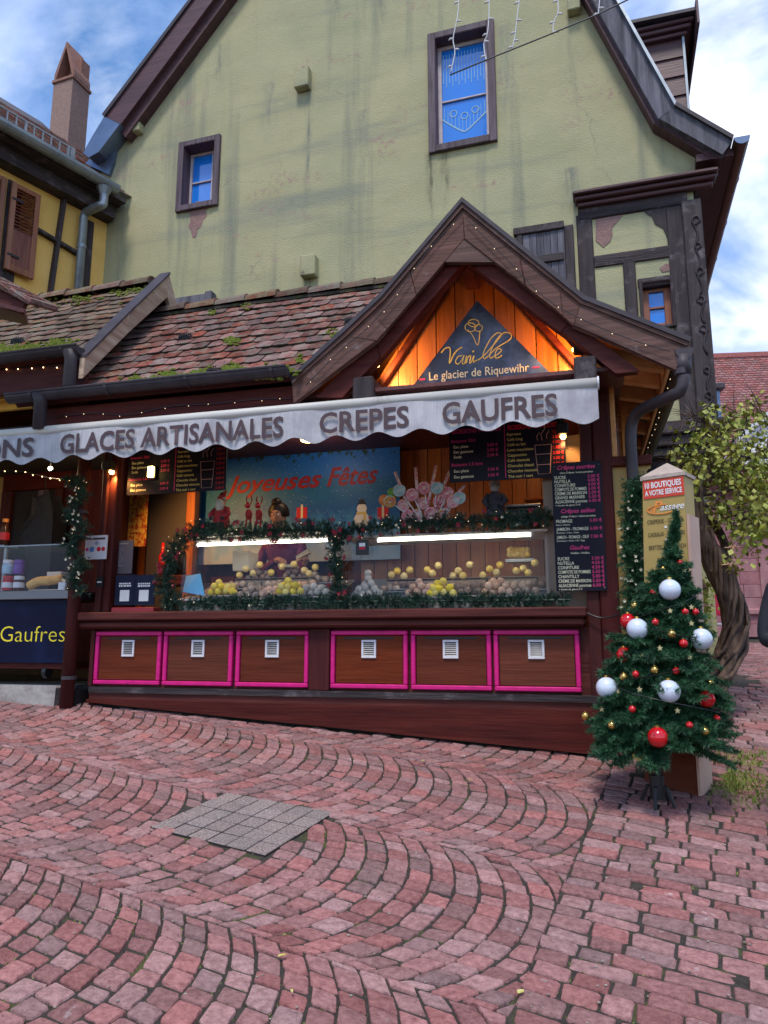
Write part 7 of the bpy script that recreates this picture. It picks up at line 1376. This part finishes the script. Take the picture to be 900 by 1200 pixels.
p = bp(869, 718); MB().box(p[0], R0_, -.14, -.052, p[2]-.06, p[2]+.1).part('plinth_course', m_pst, pb, bevel=.03); x0 = bp(887, 650)[0]; MB().box(x0, x0+.45, -.10, -.052, p[2]+.1, zw).part('pilaster', m_pst, pb, bevel=.01)
for px0, px1, py0, py1 in ((836, 848, 650, 690), (820, 830, 662, 690)):
    a, c = bp(px0, py0), bp(px1, py1); wv = MB().box(a[0], c[0], -.09, -.055, c[2], a[2]).part('window', m_white, pb); MB().box(a[0]+.05, c[0]-.05, -.10, -.091, c[2]+.05, a[2]-.05).part('pane', m_pane, wv)
# roof: rows of tiles
rt, rb_ = bp(860, 418, 3.2), bp(860, 556, -.5); nr = 46
for i in range(nr):
    t0, t1 = i/nr, (i+1)/nr; b0, b1 = -.5+3.7*t0, -.5+3.7*t1; za_, zb_ = rb_[2]+(rt[2]-rb_[2])*t0, rb_[2]+(rt[2]-rb_[2])*t1
    mb = MB(); x = L0-.5+(.09 if i % 2 else 0)
    while x < L0+13: mb.hexa([(x, b0, za_), (x+.165, b0, za_), (x+.165, b1+.05, zb_), (x, b1+.05, zb_), (x, b0, za_+.035), (x+.165, b0, za_+.035), (x+.165, b1+.05, zb_+.012), (x, b1+.05, zb_+.012)]); x += .18
    if i == 0: allm = MB()
    allm.add(mb.v, mb.f)
allm.part('roof_tiles', m_ptile, pb, kind='stuff'); MB().box(L0-.5, R0_, 3.1, 3.35, rt[2]-.05, rt[2]+.1).part('ridge', m_ptile, pb); MB().slab([(L0-.5, -.48, rb_[2]-.05), (R0_, -.48, rb_[2]-.05), (R0_, 3.2, rt[2]-.05), (L0-.5, 3.2, rt[2]-.05)], -.05).part('roof_deck', m_dark, pb)
# pale pediment with raking cornice
c0, c1 = bp(862, 512, -.9), bp(905, 478, -.9); c2 = bp(862, 524, -.9); sl_ = (c1[2]-c0[2])/(c1[0]-c0[0]); e = 3.2
for d0, d1, b0 in ((0, .16, -1.1), (.19, .3, -1.0), (.33, .42, -.93)): MB().prism([(c0[0], c0[2]-d0), (c0[0], c0[2]-d1), (c0[0]+e, c0[2]-d1+sl_*e), (c0[0]+e, c0[2]-d0+sl_*e)], b0, -.6).part('raking_cornice', m_white, pb)
zc = bp(880, 528, -.9)[2]; MB().prism([(c0[0], zc-.0), (c0[0]+e, zc), (c0[0]+e, c0[2]-.4+sl_*e), (c0[0], c0[2]-.42)], -.88, -.55).part('pediment_field', m_white, pb)
for dz, hh, b0 in ((0, .12, -1.08), (-.25, .14, -1.0), (-.55, .3, -.9)): MB().box(c0[0]-.1, c0[0]+e, b0, -.1, zc+dz-hh, zc+dz).part('pediment_cornice', m_white if hh < .2 else m_pst, pb, bevel=.02)
# blue dormer window
a, c = bp(828, 463, .6), bp(841, 492, .6); dm = MB().box(a[0]-.25, c[0]+.08, .5, 2.6, c[2]-.2, a[2]+.1).part('dormer', m_blueflash, pb); MB().box(a[0]-.1, c[0]-.06, .48, .499, c[2], a[2]).part('dormer_pane', m_pane, dm); MB().box(a[0]-.35, c[0]+.2, .35, 2.6, a[2]+.1, a[2]+.28).part('dormer_roof', m_gut, dm, bevel=.03)
# the wall that closes the lane on the left beyond the kiosk, and far ground line
print('objects', len(bpy.data.objects))
